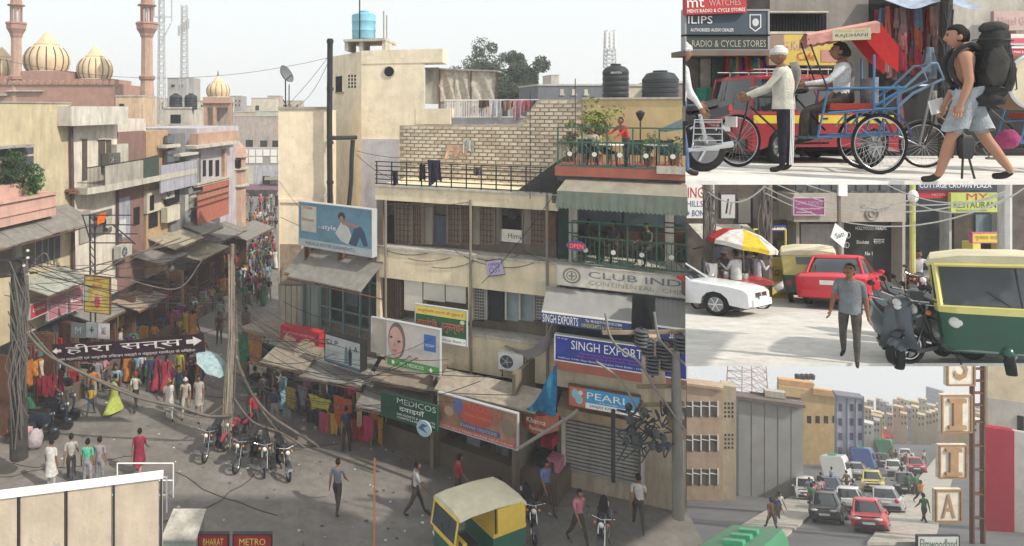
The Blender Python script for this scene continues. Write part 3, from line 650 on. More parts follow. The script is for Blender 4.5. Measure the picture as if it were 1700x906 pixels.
hang(FC, 786, 798, 277, 290, .02, (.12, .1, .1), 'small brown rag pegged in the middle of the roof railing', 'drying_clothes', 'clothes')
# trees
def leaves(c, rx, ry, rz, n, s, seed, hollow=.5):
    rd = random.Random(seed); vs = []; fs = []
    cl = [(Vector((rd.gauss(0, .42), rd.gauss(0, .42), rd.gauss(0, .4))), rd.uniform(.2, .42)) for _ in range(26)]
    for i in range(n):
        cc, cr = rd.choice(cl); p = cc + Vector((rd.gauss(0, 1), rd.gauss(0, 1), rd.gauss(0, 1))).normalized() * cr * rd.uniform(.5, 1.05)
        p = Vector((p.x * rx, p.y * ry, p.z * rz)) + c
        a = Vector((rd.uniform(-1, 1), rd.uniform(-1, 1), rd.uniform(-1, 1))).normalized() * s * rd.uniform(.6, 1.3); b = a.cross(Vector((rd.uniform(-1, 1), rd.uniform(-1, 1), rd.uniform(-.3, 1)))).normalized() * s * .45
        o = len(vs); vs += [p - a, p + b, p + a, p - b]; fs.append((o, o + 1, o + 2, o + 3))
    return vs, fs
def tree(px, yc, wpx, hpx, d, label, seed, n=2600, col=(.07, .1, .06), s=None, ybase=None):
    c = P(px, yc, d); rx = wpx / 2 / F * d; rz = hpx / 2 / F * d
    base = Vector((c.x, c.y, max(0, c.z - rz * 3))); t = T('tree', label, 'tree', base)
    rd = random.Random(seed); m = MB(); m.tube([base, c - Vector((0, 0, rz * .8)), c], [rx * .1, rx * .07, rx * .03], 7); 
    for k in range(9):
        a = rd.uniform(0, 6.3); e = c + Vector((math.cos(a) * rx * .8, math.sin(a) * rx * .6, rd.uniform(-.3, .85) * rz)); m.tube([c - Vector((0, 0, rz * rd.uniform(.4, .8))), c.lerp(e, .5) + Vector((0, 0, .1 * rz)), e], [rx * .04, rx * .025, rx * .008], 5)
    m.build('trunk', mat('bark', (.12, .09, .07)), t)
    vs, fs = leaves(c, rx, rx * .8, rz, n, s or rx * .035, seed); m = MB(); m.add(vs, fs); m.build('crown', mat('foliage_%02d' % int(col[1] * 100), col, .8, .5, 1.5, 0), t)
    return t
tree(865, 125, 76, 78, 62, 'rounded haze-paled green tree on the skyline behind the brick wall, right of the feathery one', 3, 15000, (.09, .12, .085), .15)  # distance haze is put into the paler foliage colour
tree(800, 118, 88, 78, 66, 'feathery thin tree on the skyline behind the cloth shack', 5, 6500, (.10, .12, .09), .13)
tree(838, 155, 110, 40, 58, 'low dark bushy tree filling the gap behind the white balcony', 9, 9000, (.07, .09, .07), .14)
tree(194, 144, 14, 14, 68, 'small bush seen beside the right hand dome drum', 11, 500, (.1, .12, .07))
# ================================================================ left side of the street
ochre = stn('mouldy_ochre_plaster', (.50, .43, .29), .5, stcol=(.22, .19, .13)); wht = stn('dirty_whitewash', (.60, .55, .48), .45)
t = T('ochre_house', 'big ochre plastered house front at the left edge with planted terrace', 'building', LF.pt(60, 600))
fb(LF, -160, 118, 168, 740, -9, 0, 'wall', ochre, t)
fb(LF, -160, 119, 165.5, 168.4, -9, .05, 'coping', CONC, t)
m = LF.mb(); LF.box(m, -20, 56, 250, 262, -.1, .02); LF.box(m, 20, 56, 262, 290, -.1, .02); m.build('window', mat('dim_blue_window', (.08, .08, .11)), t)
fb(LF, -20, 58, 245, 249, 0, .5, 'window_ledge', CONC, t)
m = LF.mb(); LF.box(m, 60, 100, 395, 440, -.2, .02); o = m.build('shuttered_window', mat('dim_blue_window2', (.09, .09, .12)), t)
for px in (70, 80, 90): fb(LF, px, px + 1.5, 395, 440, .02, .06, 'mullion', stn('tan_wood', (.28, .23, .17)), o)
fb(LF, -30, 58, 405, 470, -.2, .02, 'shuttered_window', stn('old_door', (.14, .12, .10)), t)
pink = stn('pink_terrace_paint', (.54, .34, .285), .45, stcol=(.26, .17, .14))
fb(LF, -60, 93, 352, 392, 0, .0 + .9, 'terrace_parapet', pink, t)
m = LF.mb(); LF.box(m, -60, 95, 346, 351, 0, 1.0); LF.box(m, -60, 95, 372, 375, .9, .96); m.build('parapet_moulding', pink, t)
fb(LF, -60, 36, 318, 350, 0.05, .6, 'planter', pink, t)
rc = [LF.w(LF.u(-40, .6) , .6, LF.z(0, 345)), ]
t = T('terrace_plant', 'bushy dark leafy plant spilling over the pink planter', 'plant', LF.pt(25, 330, .4)); c = LF.pt(22, 288, .45)
vs, fs = leaves(c, 1.1, .7, .85, 2600, .07, 21); m = MB(); m.add(vs, fs); m.build('leaves', mat('dark_leaf', (.045, .09, .04), .6, .5, 3, 0), t); MB().tube([LF.pt(22, 335, .4), c], .04, 5).build('stem', mat('bark', (.12, .09, .07)), t)
t = T('terrace_plant', 'bright green leafy plant at the right end of the pink planter', 'plant', LF.pt(55, 330, .6)); c = LF.pt(55, 305, .6)
vs, fs = leaves(c, .55, .5, .5, 1300, .06, 22); m = MB(); m.add(vs, fs); m.build('leaves', mat('bright_leaf', (.09, .2, .06), .6, .5, 3, 0), t); MB().tube([LF.pt(55, 335, .5), c], .03, 5).build('stem', mat('bark', (.12, .09, .07)), t)
grs = stn('grey_tin_sheet', (.22, .21, .19), .5, scale=3)
def awning(fac, pl, pr, yt, drop, out, m_, label, n0=0, name='awning', th=.05, group=None, skew=0, ref=None):
    """sloping sheet: top edge on the wall at yt, running outwards and down"""
    u0, u1 = fac.u(pl), fac.u(pr); z1 = fac.z(ref or pl, yt); t = T(name, label, 'awning', fac.w((u0 + u1) / 2, n0, z1 - drop), group)
    nb = max(2, int((u1 - u0) / .9))
    for i in range(nb):
        a = u0 + (u1 - u0) * i / nb; b = u0 + (u1 - u0) * (i + 1) / nb; jz = random.uniform(-.02, .02) + i % 2 * .012
        m = fac.mb(); m.hexa([(a, n0, z1 - th + jz), (b, n0, z1 - th + jz), (b + skew, n0 + out, z1 - drop - th + jz), (a + skew, n0 + out, z1 - drop - th + jz), (a, n0, z1 + jz), (b, n0, z1 + jz), (b + skew, n0 + out, z1 - drop + jz), (a + skew, n0 + out, z1 - drop + jz)]); m.build('sheet', m_, t)
    m = fac.mb(); m.box(u0 + skew, u1 + skew, n0 + out - .03, n0 + out + .03, z1 - drop - .12, z1 - drop - th - .03); m.build('edge_beam', RUST, t)
    for u in (u0 + .15, u1 - .15): m = fac.mb(); m.tube([(u, n0 + .02, z1 - drop * 1.5 - .2), (u + skew, n0 + out - .05, z1 - drop - .1)], .025, 4); m.build('strut', RUST, t)
    return t
awning(LF, -60, 112, 375, .75, 1.5, grs, 'wide grey tin awning under the pink terrace at the left edge', .0, ref=0)
# pipe with couplings
t = T('drain_pipe', 'rust brown drain pipe between the ochre house and the whitewashed house', 'pipe', LF.pt(121, 440, .15))
MB().tube([LF.pt(118, 175, .15), LF.pt(119, 260, .15), LF.pt(122, 445, .15), LF.pt(124, 600, .15)], .09, 7).build('pipe', mat('brown_pipe', (.10, .06, .06), .7), t, True)
for y in (206, 318): MB().ball(LF.pt(117, y, .2), .35, .2, .1, 8, 6, .8).build('coupling', RUST, t)
# whitewashed house
t = T('whitewashed_house', 'whitewashed house with long curved balcony and heavy concrete roof box', 'building', LF.pt(180, 560))
fb(LF, 119, 242, 200, 700, -6, -.05, 'wall', wht, t)
fb(LF, 119, 213, 176, 209, -4, .75, 'roof_box', stn('mouldy_white_concrete', (.56, .53, .48), .6, stcol=(.15, .13, .11)), t)
for a, b, y0, y1 in ((137, 145, 231, 300), (164, 175, 232, 275), (177, 185, 232, 258)):
    m = LF.mb(); LF.box(m, a, b, y0, y1, -.1, -.02); o = m.build('window', stn('dark_timber', (.09, .07, .06)), t)
    fb(LF, a - 1, b + 1, y0 - 2, y0, -.05, .06, 'lintel', PALE, o)
fb(LF, 194, 213, 240, 290, -.05, .3, 'side_screen', PALE, t)
u0, u1 = LF.u(123), LF.u(305); zb = LF.z(124, 322)
m = LF.mb(); m.prism([(u0, 0), (u1, 0), (u1, .9), (u0 + 1.2, .95), (u0, .7)][::-1], zb, zb + .3); m.build('balcony_slab', PALE, t)
m = LF.mb(); m.box(u0 + 1.1, LF.u(213), .82, .88, zb + .3, zb + 1.25); m.build('balcony_panel', stn('grey_cement_panel', (.36, .34, .3), .5), t)
m = LF.mb(); m.box(LF.u(213) + .05, LF.u(240), .82, .88, zb + .3, zb + 1.35); m.build('balcony_panel', mat('dark_green_panel', (.05, .07, .055)), t)
m = LF.mb(); m.box(LF.u(243), u1, .8, .88, zb - .7, zb + .8); m.build('balcony_panel', stn('bluish_panel', (.36, .36, .42)), t)
for i in range(14): m = LF.mb(); u = u0 + .05 + i * .08; m.box(u, u + .015, .68 + .013 * i, .70 + .013 * i, zb + .3, zb + 1.2); m.build('baluster', IRON, t)
m = LF.mb(); m.tube([(u0, .7, zb + 1.22), (u0 + 1.1, .88, zb + 1.25), (LF.u(213), .86, zb + 1.3), (LF.u(240), .86, zb + 1.4)], .03, 5); m.build('handrail', IRON, t)
m = LF.mb(); LF.box(m, 150, 186, 355, 395, -.1, .01); o = m.build('open_window', mat('dim_room', (.12, .12, .12)), t)
fb(LF, 133, 150, 352, 405, -.05, .03, 'faded_panel', stn('faded_panel', (.33, .3, .27)), t)
fb(LF, 196, 216, 330, 400, -.05, .02, 'blue_grey_door', stn('blue_grey_door', (.32, .34, .40)), t)
fb(LF, 196, 198, 315, 460, 0, .12, 'pipe', mat('brown_pipe', (.10, .06, .06), .7), t)
hang(LF, 161, 176, 356, 373, .2, (.75, .16, .02), 'bright orange cloth hanging in the open window of the whitewashed house', 'drying_clothes', 'clothes')
hang(LF, 176, 186, 360, 378, .25, (.4, .42, .36), 'pale checked cloth beside the orange one in the open window', 'drying_clothes', 'clothes')
hang(LF, 199, 208, 365, 392, .25, (.6, .6, .6), 'white shirt hanging by the blue grey door', 'drying_clothes', 'clothes')
def ac_unit(M_, wd, hd, dd, label, mm):
    c = M_ @ Vector((wd / 2, dd / 2, 0)); t = T('air_conditioner', label, 'air conditioner', c)
    m = MB(M_); m.box(0, wd, 0, dd, 0, hd); m.build('casing', mm, t)
    m = MB(M_); m.ring((wd * .33, dd + .005, hd * .5), hd * .36, .012, 'y', 24, 4); m.ring((wd * .33, dd + .005, hd * .5), hd * .24, .01, 'y', 20, 4); m.build('fan_guard', IRON, t)
    m = MB(M_ @ Matrix.Translation((wd * .33, 0, hd * .5))); m.extr([(hd * .37 * math.cos(q * math.pi / 12), hd * .37 * math.sin(q * math.pi / 12)) for q in range(24)], dd - .01, dd + .004); m.build('fan_opening', mat('fan_dark', (.10, .10, .11)), t)
    for k in range(5): m = MB(M_); m.tube([(wd * .33, dd + .01, hd * .5), (wd * .33 + hd * .34 * math.cos(k * 1.256), dd + .012, hd * .5 + hd * .34 * math.sin(k * 1.256))], .012, 4); m.build('fan_blade', galv, t)
    m = MB(M_); m.box(.05, .09, 0, dd + .03, -.05, 0); m.box(wd - .09, wd - .05, 0, dd + .03, -.05, 0); m.box(0.05, .09, -.03, 0, -.35, 0); m.build('bracket', RUST, t)
    return t
ac_unit(LF.M @ Matrix.Translation((LF.u(168), .02, LF.z(168, 276))), 1.0, .62, .4, 'dark boxy window air conditioner under the balcony windows of the whitewashed house', stn('brown_ac', (.12, .11, .1)))
# further houses down the left row
def row_house(name, label, pl, pr, yt, m_, parts, n=0, depth=5, cat='building'):
    t = T(name, label, cat, LF.w((LF.u(pl) + LF.u(pr)) / 2, n, 0)); m = LF.mb(); m.box(LF.u(pl), LF.u(pr), n - depth, n, 0, LF.z(pl, yt)); m.build('wall', m_, t)
    for nm, a, b, y0, y1, mm, o_ in parts: fb(LF, a, b, y0, y1, n - .1, n + o_, nm, mm, t)
    return t
mar = stn('maroon_wall', (.23, .135, .12), .4); obr = stn('orange_brickwork', (.42, .29, .18), .5, stcol=(.2, .12, .08), scale=4)
row_house('maroon_house', 'maroon painted house front behind the whitewashed balcony', 196, 241, 219, mar, [('window', 200, 212, 240, 262, DARK, .02), ('window', 222, 232, 345, 375, DARK, .02)], -.02, 3)
row_house('brick_house', 'orange brick house front next to the maroon wall', 240, 276, 218, obr, [('window', 247, 262, 345, 380, DARK, .02), ('beam', 240, 276, 292, 296, PALE, .3), ('cream_panel', 244, 275, 318, 355, creamf, .1), ('window', 249, 256, 325, 350, DARK, .12)], .1)
row_house('grey_house', 'dark grey house with glazed bays beside the brick house', 276, 300, 222, stn('dark_grey_plaster', (.17, .17, .17)), [('bay_window', 278, 290, 225, 238, glass((.06, .07, .09)), .1), ('floor_edge', 276, 300, 241, 246, PALE, .4), ('bay_window', 278, 298, 250, 296, glass((.05, .06, .07)), .15), ('floor_edge', 276, 300, 300, 305, creamf, .5), ('bay_window', 278, 298, 310, 340, DARK, .15), ('lower_panel', 278, 299, 345, 370, creamf, .3)], .3)
row_house('slate_house', 'slate coloured house with lattice windows before the scaffold cloth', 300, 329, 258, stn('slate_plaster', (.24, .25, .25)), [('lattice_window', 302, 309, 268, 312, DARK, .05), ('lattice_window', 311, 318, 268, 312, DARK, .05), ('lattice_window', 320, 327, 268, 312, DARK, .05), ('tin_roof', 300, 330, 256, 260, PALE, .7), ('lattice_window', 303, 313, 325, 352, mat('pale_lattice', (.42, .41, .38), .7), .05), ('lattice_window', 316, 326, 325, 352, mat('pale_lattice', (.42, .41, .38), .7), .05)], .2)
lavs = stn('lavender_stone', (.44, .41, .44), .4)
t = row_house('old_mansion', 'old lavender mansion with arched windows and terracotta balcony under the domed kiosk', 327, 396, 213, lavs, [('terracotta_band', 329, 396, 222, 241, sal, .5), ('balcony_slab', 327, 398, 242, 247, PALE, .9), ('pillar', 330, 333, 248, 305, greyb, .2), ('pillar', 373, 377, 248, 305, sal, .25), ('arched_window', 337, 342, 266, 293, DARK, .02), ('arched_window', 347, 353, 266, 293, DARK, .02), ('arched_window', 358, 364, 266, 293, DARK, .02), ('string_course', 327, 390, 306, 311, PALE, .5)], .0)
t = T('scaffold_cloth', 'faded red cloth sheets on a pole frame covering the mansion base', 'scaffold', LF.pt(352, 372, .9))
for r_, (y0, y1) in enumerate(((309, 322), (322, 333), (334, 344), (344, 374))):
    fb(LF, 328 + (0 if r_ else 9), 380, y0, y1, .75, .8, 'cloth_panel', cloth((.42, .15, .11) if r_ != 1 else (.42, .19, .14)), t)
    fb(LF, 327, 381, y0 - .4, y0 + .6, .8, .9, 'pole', RUST, t)
t = T('corner_turret', 'slim stone turret with little dome beyond the red scaffold cloth', 'turret', P(392, 470, 49))
c = P(389, 0, 49); m = MB(); m.lathe((c.x, 49, 0), [(.85, 0), (.85, Zy(262, 49)), (1.1, Zy(260, 49)), (.95, Zy(255, 49)), (.9, Zy(253, 49)), (.8, Zy(245, 49)), (.5, Zy(237, 49)), (.1, Zy(231, 49))], 8); m.build('shaft', sal, t)
for y in (282, 310): m = MB(); m.lathe((c.x, 49, 0), [(.85, Zy(y, 49)), (1.1, Zy(y - 2, 49)), (1.1, Zy(y - 4, 49)), (.85, Zy(y - 5, 49))], 8); m.build('moulding', PALE, t)
for px in (381, 389, 397): m = MB(); x = P(px, 0, 48.1).x; m.box(x - .12, x + .12, 48.0, 48.3, Zy(278, 48), Zy(265, 48)); m.build('niche', DARK, t)
MB().box(P(379, 0, 50).x, P(397, 0, 50).x, 48.0, 48.6, 3, Zy(312, 50)).build('blue_doorway', mat('deep_blue_shade', (.05, .06, .11)), t)
# street end: white grid front and pale fronts
WG = Fac(396, 96, 474, 96)
t = T('grid_front_house', 'white panelled grid front house closing the end of the street', 'building', WG.pt(430, 330))
fb(WG, 396, 474, 246, 340, -3, 0, 'wall', greyb, t)
for i in range(6):
    for j in range(2):
        if i == 3 and j == 1: continue
        fb(WG, 401 + i * 12, 411.5 + i * 12, 248 + j * 12, 258.5 + j * 12, 0, .1, 'white_panel', WHITE, t)
fb(WG, 400, 420, 275, 312, 0, .15, 'cream_panel', creamf, t)
fb(WG, 420, 474, 275, 340, 0, .1, 'blue_white_wall', stn('blue_white', (.46, .47, .52)), t)
fb(WG, 436, 448, 292, 312, .1, .15, 'arched_window', DARK, t)
for i in range(4):
    fb(WG, 402 + i * 8, 407 + i * 8, 306, 316, 0, .12, 'shop_board', [BLACK, WHITE][i % 2], t)
awning(WG, 400, 470, 305, .6, 2, mat('purple_awning', (.16, .10, .13)), 'faded purple awning over the shops at the far end of the street', ref=430)
awning(WG, 440, 470, 292, .4, 1.2, grs, 'small grey canopy above the far purple awning', ref=450)
for i, (a, b, y, l) in enumerate([(296, 330, 372, 'peaked grey tin awning right of the brick house'), (330, 372, 383, 'grey tin awning below the red scaffold cloth'), (243, 296, 396, 'tan flat awning below the brick house balcony'), (372, 420, 385, 'dark awning at the foot of the corner turret')]):
    awning(LF, a, b, y, .5, 1.6, [grs, stn('tan_sheet', (.34, .30, .22))][i == 2], l, .1)
for a, b, y, o_, l, mm in [(216, 262, 424, 1.8, 'brown grey market awning above the banner, left one', grs), (278, 330, 418, 2.0, 'pale tan market awning above the crowd', stn('tan_sheet', (.34, .30, .22))), (180, 232, 500, 1.6, 'tan cloth stall roof left of the stacked goods stall', cloth((.33, .26, .21))), (110, 160, 520, 1.5, 'torn grey stall roof under the pink shop boards', grs), (20, 100, 470, 1.6, 'broken pale signboard awning under the left pole', stn('greenish_white', (.38, .4, .35)))]:
    awning(LF, a, b, y, .35, o_, mm, l, .1)
# shop interiors on the left
def shop_fronts():
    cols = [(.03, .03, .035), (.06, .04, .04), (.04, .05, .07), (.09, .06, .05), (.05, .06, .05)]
    k = 0; px = -20
    spots = ['by the parked scooters', 'beside the fish-green cart', 'left of the hanging banner', 'behind the banner', 'below the yellow poster', 'behind the banner arrow', 'beyond the banner', 'near the pink boards', 'deep in the bazaar', 'close to the turret']
    while px < 372:
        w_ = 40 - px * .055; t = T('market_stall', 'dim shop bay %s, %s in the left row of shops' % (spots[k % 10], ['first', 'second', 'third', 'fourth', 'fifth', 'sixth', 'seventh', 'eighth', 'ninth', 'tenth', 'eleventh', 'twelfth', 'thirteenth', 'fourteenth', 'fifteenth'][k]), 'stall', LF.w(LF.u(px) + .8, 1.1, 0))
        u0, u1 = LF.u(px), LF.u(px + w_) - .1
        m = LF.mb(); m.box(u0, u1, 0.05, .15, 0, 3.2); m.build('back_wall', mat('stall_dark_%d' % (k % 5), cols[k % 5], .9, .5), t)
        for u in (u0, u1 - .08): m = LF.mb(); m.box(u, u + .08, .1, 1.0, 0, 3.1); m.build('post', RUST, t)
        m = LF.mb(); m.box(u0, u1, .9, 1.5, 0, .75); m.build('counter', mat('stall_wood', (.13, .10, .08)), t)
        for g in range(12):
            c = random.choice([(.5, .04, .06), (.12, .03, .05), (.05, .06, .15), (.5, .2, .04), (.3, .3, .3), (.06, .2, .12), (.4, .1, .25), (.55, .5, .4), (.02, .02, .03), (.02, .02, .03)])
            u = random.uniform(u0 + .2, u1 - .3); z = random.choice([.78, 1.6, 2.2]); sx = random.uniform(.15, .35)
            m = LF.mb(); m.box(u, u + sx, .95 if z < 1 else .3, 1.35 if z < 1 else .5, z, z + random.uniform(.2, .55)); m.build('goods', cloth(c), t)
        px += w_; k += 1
shop_fronts()
# ================================================================ people
SKIN = mat('brown_skin', (.22, .115, .07), .6, .1, 5, .05); SKINL = mat('tan_skin', (.38, .2, .13), .55, .1, 5, .05)
HAIR = mat('black_hair', (.015, .012, .011), .6, .4, 20, .6); SHOE = mat('dark_shoe', (.03, .025, .02), .5)
_PC = {}
def V(*a): return Vector(a)
def dirf(swing, out, side):   # swing forward (towards -Y) and outwards, from straight down
    a, b = R(swing), R(out); return V(side * math.sin(b), -math.sin(a) * math.cos(b), -math.cos(a) * math.cos(b))
POSES = dict(
    stand=dict(legs=((3, 2, 3), (-2, 2, 4)), arms=((4, 8, 12), (-3, 7, 10))),
    walk=dict(legs=((24, 6, 2), (-20, 16, 2)), arms=((-18, 6, 12), (22, 6, 25)), lean=3),
    walk2=dict(legs=((-16, 22, 2), (20, 4, 2)), arms=((16, 6, 20), (-15, 7, 8)), lean=4),
    fold=dict(legs=((2, 0, 5), (-3, 3, 5)), arms=((25, 10, 95), (20, 12, 90))),
    reach=dict(legs=((5, 3, 5), (-8, 5, 5)), arms=((55, 5, 30), (30, 10, 70)), lean=10),
    sit=dict(legs=((82, 85, 8), (80, 88, 8)), arms=((25, 8, 60), (20, 8, 60)), lean=2, seat=.5),
)
def body_mesh(key, pose, hero=False, hands=True, bare=False, shorts=False, barearms=False, male=True):
    Ht = 1.7; p = dict(lean=0, turn=0, nod=0, seat=None); p.update(POSES[pose] if isinstance(pose, str) else pose)
    vs, rr, es = [], [], []
    def av(co, r, par=None):
        vs.append(Vector(co)); rr.append(r if isinstance(r, tuple) else (r, r)); i = len(vs) - 1
        if par is not None: es.append((par, i))
        return i
    l = R(p['lean']); up = V(0, -math.sin(l), math.cos(l)); hip = V(0, 0, 0); seg = []
    i0 = av(hip, (.13, .1)); i1 = av(hip + up * .12, (.125, .095), i0); i2 = av(hip + up * .30, (.145, .11), i1); i3 = av(hip + up * .43, (.12, .095), i2)
    nk = hip + up * .53 + V(0, -.01, 0); i4 = av(nk, .055, i3); hd = nk + V(0, -.02, .025); i5 = av(hd, .052, i4)
    seg += [(hip, hip + up * .08, 'B'), (hip + up * .1, hip + up * .47, 'T'), (nk + up * .01, hd + V(0, 0, .2), 'S')]
    out = {}
    sh = {}
    for si, side in ((0, 1), (1, -1)):
        a, o_, e = p['arms'][si]; s0 = hip + up * .455 + V(side * .17, 0, 0); k0 = av(s0, .06, i3)
        d1 = dirf(a + p['lean'] * .0, o_, side); el = s0 + d1 * .28; km = av(s0 + d1 * .14, .047, k0); k1 = av(el, .042, km)
        d2 = dirf(a + e, o_ * .3 if e > 30 else o_ * .8, side * (1 if e < 60 else -1)); wr = el + d2 * .25; kw = av(el + d2 * .12, .038, k1); k2 = av(wr, .026, kw)
        if not hands or not hero: k3 = av(wr + d2 * .09, (.03, .02), k2); av(wr + d2 * .16, (.024, .014), k3)
        else: av(wr + d2 * .04, .028, k2)
        seg += [(s0, s0 + d1 * (.1 if barearms else .2), 'S' if barearms else 'T'), (s0 + d1 * .24, el, 'L' if not barearms else 'S'), (el, wr, 'L'), (wr + d2 * .02, wr + d2 * .16, 'S')]
        out['wrist%d' % si] = wr; out['hd%d' % si] = d2; out['elbow%d' % si] = el; out['shoulder%d' % si] = s0
    lowest = 9
    for si, side in ((0, 1), (1, -1)):
        a, k, o_ = p['legs'][si]; h0 = V(side * .085, 0, -.04); j0 = av(h0, .092, i0); d1 = dirf(a, o_, side); kn = h0 + d1 * .41
        jm = av(h0 + d1 * .2, .078, j0); j1 = av(kn, .057, jm); d2 = dirf(a - k, o_ * .6, side); an = kn + d2 * .40
        jc = av(kn + d2 * .13, .057, j1); j2 = av(an, .036, jc); fd = V(0, -1, 0) if a - k > -40 else V(0, -.5, -.85); 
        jt = av(an + V(side * .01, 0, -.045) + fd * .06, (.04, .03), j2); av(an + V(side * .02, 0, -.055) + fd * .15, (.035, .02), jt)
        lowest = min(lowest, an.z - .085)
        seg += [(h0, h0 + d1 * .33, 'B'), (kn - d1 * .05, kn + d2 * .02, 'K'), (kn + d2 * .05, an, 'K'), (an + V(0, 0, -.03), an + V(0, 0, -.055) + fd * .16, 'F')]
        out['knee%d' % si] = kn; out['ankle%d' % si] = an
    dz = -lowest if p['seat'] is None else p['seat'] + .06
    me = bpy.data.meshes.new('sk'); me.from_pydata([tuple(v) for v in vs], es, []); 
    o = bpy.data.objects.new('sk', me); COL.objects.link(o)
    m1 = o.modifiers.new('s', 'SKIN'); m1.use_smooth_shade = True
    for i, sv in enumerate(me.skin_vertices[0].data): sv.radius = rr[i]; sv.use_root = (i == 0)
    m2 = o.modifiers.new('u', 'SUBSURF'); m2.levels = 2 if hero else 1; m2.render_levels = m2.levels
    bpy.context.view_layer.update()
    ev = bpy.data.meshes.new_from_object(o.evaluated_get(bpy.context.evaluated_depsgraph_get())); bpy.data.objects.remove(o); bpy.data.meshes.remove(me)
    V_ = [v.co.copy() for v in ev.vertices]; F_ = [tuple(q.vertices) for q in ev.polygons]; bpy.data.meshes.remove(ev)
    mi = []
    code = {'S': 0, 'T': 1, 'B': 2, 'F': 3, 'L': 0 if (bare or barearms) else 1, 'K': 0 if shorts else 2}
    for f in F_:
        c = sum((V_[i] for i in f), V(0, 0, 0)) / len(f); best = 9; bk = 'T'
        for a, b, k in seg:
            ab = b - a; t_ = max(0, min(1, (c - a).dot(ab) / max(ab.length_squared, 1e-6))); d = (c - a - ab * t_).length
            if d < best: best = d; bk = k
        mi.append(code[bk])
    # head
    mb = MB(); n, mm = (20, 16) if hero else (10, 8); hc = hd + V(0, -.01, .105); tr = Matrix.Rotation(R(p['turn']), 4, 'Z') @ Matrix.Rotation(R(-p['nod']), 4, 'X')
    hv = []
    for i in range(mm + 1):
        t_ = math.pi * i / mm
        for k in range(n):
            a = 2 * math.pi * k / n; d = V(math.sin(t_) * math.cos(a), math.sin(t_) * math.sin(a), math.cos(t_))
            rx, ry, rz = .076, .094, .118; q = V(d.x * rx, d.y * ry, d.z * rz)
            if d.z < -.2: q.x *= 1 + (d.z + .2) * .35; q.y *= 1 + (d.z + .2) * (.25 if d.y < 0 else .5)
            if hero and d.y < -.6:
                if abs(d.x) < .25 and -.35 < d.z < .12: q.y -= .022 * (1 - abs(d.x) / .25) * (1 - abs(d.z + .15) / .3)   # nose
                if .02 < d.z < .3 and .2 < abs(d.x) < .6: q.y += .008                                                # eye sockets
                if -.62 < d.z < -.42 and abs(d.x) < .35: q.y -= .006                                                  # lips
            hv.append(hc + tr @ q)
    hf = [(i * n + k, (i + 1) * n + k, (i + 1) * n + (k + 1) % n, i * n + (k + 1) % n) for i in range(mm) for k in range(n)]
    o_ = len(V_); V_ += hv; F_ += [tuple(x + o_ for x in f) for f in hf]; mi += [0] * len(hf)
    def addmb(b, idx):
        o_ = len(V_); V_.extend(b.v); F_.extend(tuple(x + o_ for x in f) for f in b.f); mi.extend([idx] * len(b.f))
    if hero:
        b = MB(Matrix.Translation(hc) @ tr)
        for s_ in (-1, 1): b.ball((s_ * .078, .012, -.01), .012, .024, .034, 8, 6)
        addmb(b, 0)
        b = MB(Matrix.Translation(hc) @ tr)
        for s_ in (-1, 1): b.ball((s_ * .031, -.079, .018), .013, .008, .008, 6, 4); b.box(s_ * .031 - .017, s_ * .031 + .017, -.09, -.08, .034, .04)
        b.box(-.022, .022, -.088, -.078, -.058, -.053)
        addmb(b, 4)
        if hands:
            for si, side in ((0, 1), (1, -1)):
                wr, d2 = out['wrist%d' % si], out['hd%d' % si]; z = d2.normalized(); x = V(0, -1, 0) if abs(z.y) < .7 else V(0, 0, 1)
                x = (x - z * x.dot(z)).normalized(); y = z.cross(x)
                b = MB(Matrix(((x.x, y.x, z.x, wr.x), (x.y, y.y, z.y, wr.y), (x.z, y.z, z.z, wr.z), (0, 0, 0, 1))))
                b.ball((0, 0, .055), .04, .018, .055, 10, 6)
                for q, ln in ((-.028, .062), (-.009, .075), (.011, .070), (.029, .055)):
                    cv = -side * .02; b.tube([(q, 0, .085), (q * 1.1, cv * .5, .085 + ln * .5), (q * 1.1, cv * 1.6, .085 + ln)], [.0095, .009, .007], 6)
                b.tube([(.034, 0, .03), (.056, -side * .012, .055), (.058, -side * .02, .085)], [.012, .011, .008], 6)
                addmb(b, 0)
    for v in V_: v.z += dz
    for k in out:
        if not k.startswith('hd'): out[k] = out[k] + V(0, 0, dz)
    out['head'] = hc + V(0, 0, dz); out['tr'] = tr; out['hip'] = V(0, 0, dz); out['up'] = up; out['neck'] = nk + V(0, 0, dz); out['mm'] = (V_, F_, mi)
    me = bpy.data.meshes.new('body'); me.from_pydata([tuple(v) for v in V_], [], F_); me.update()
    for q in range(5): me.materials.append(None)
    me.polygons.foreach_set('material_index', mi); me.polygons.foreach_set('use_smooth', [True] * len(me.polygons))
    out['mesh'] = me; return out
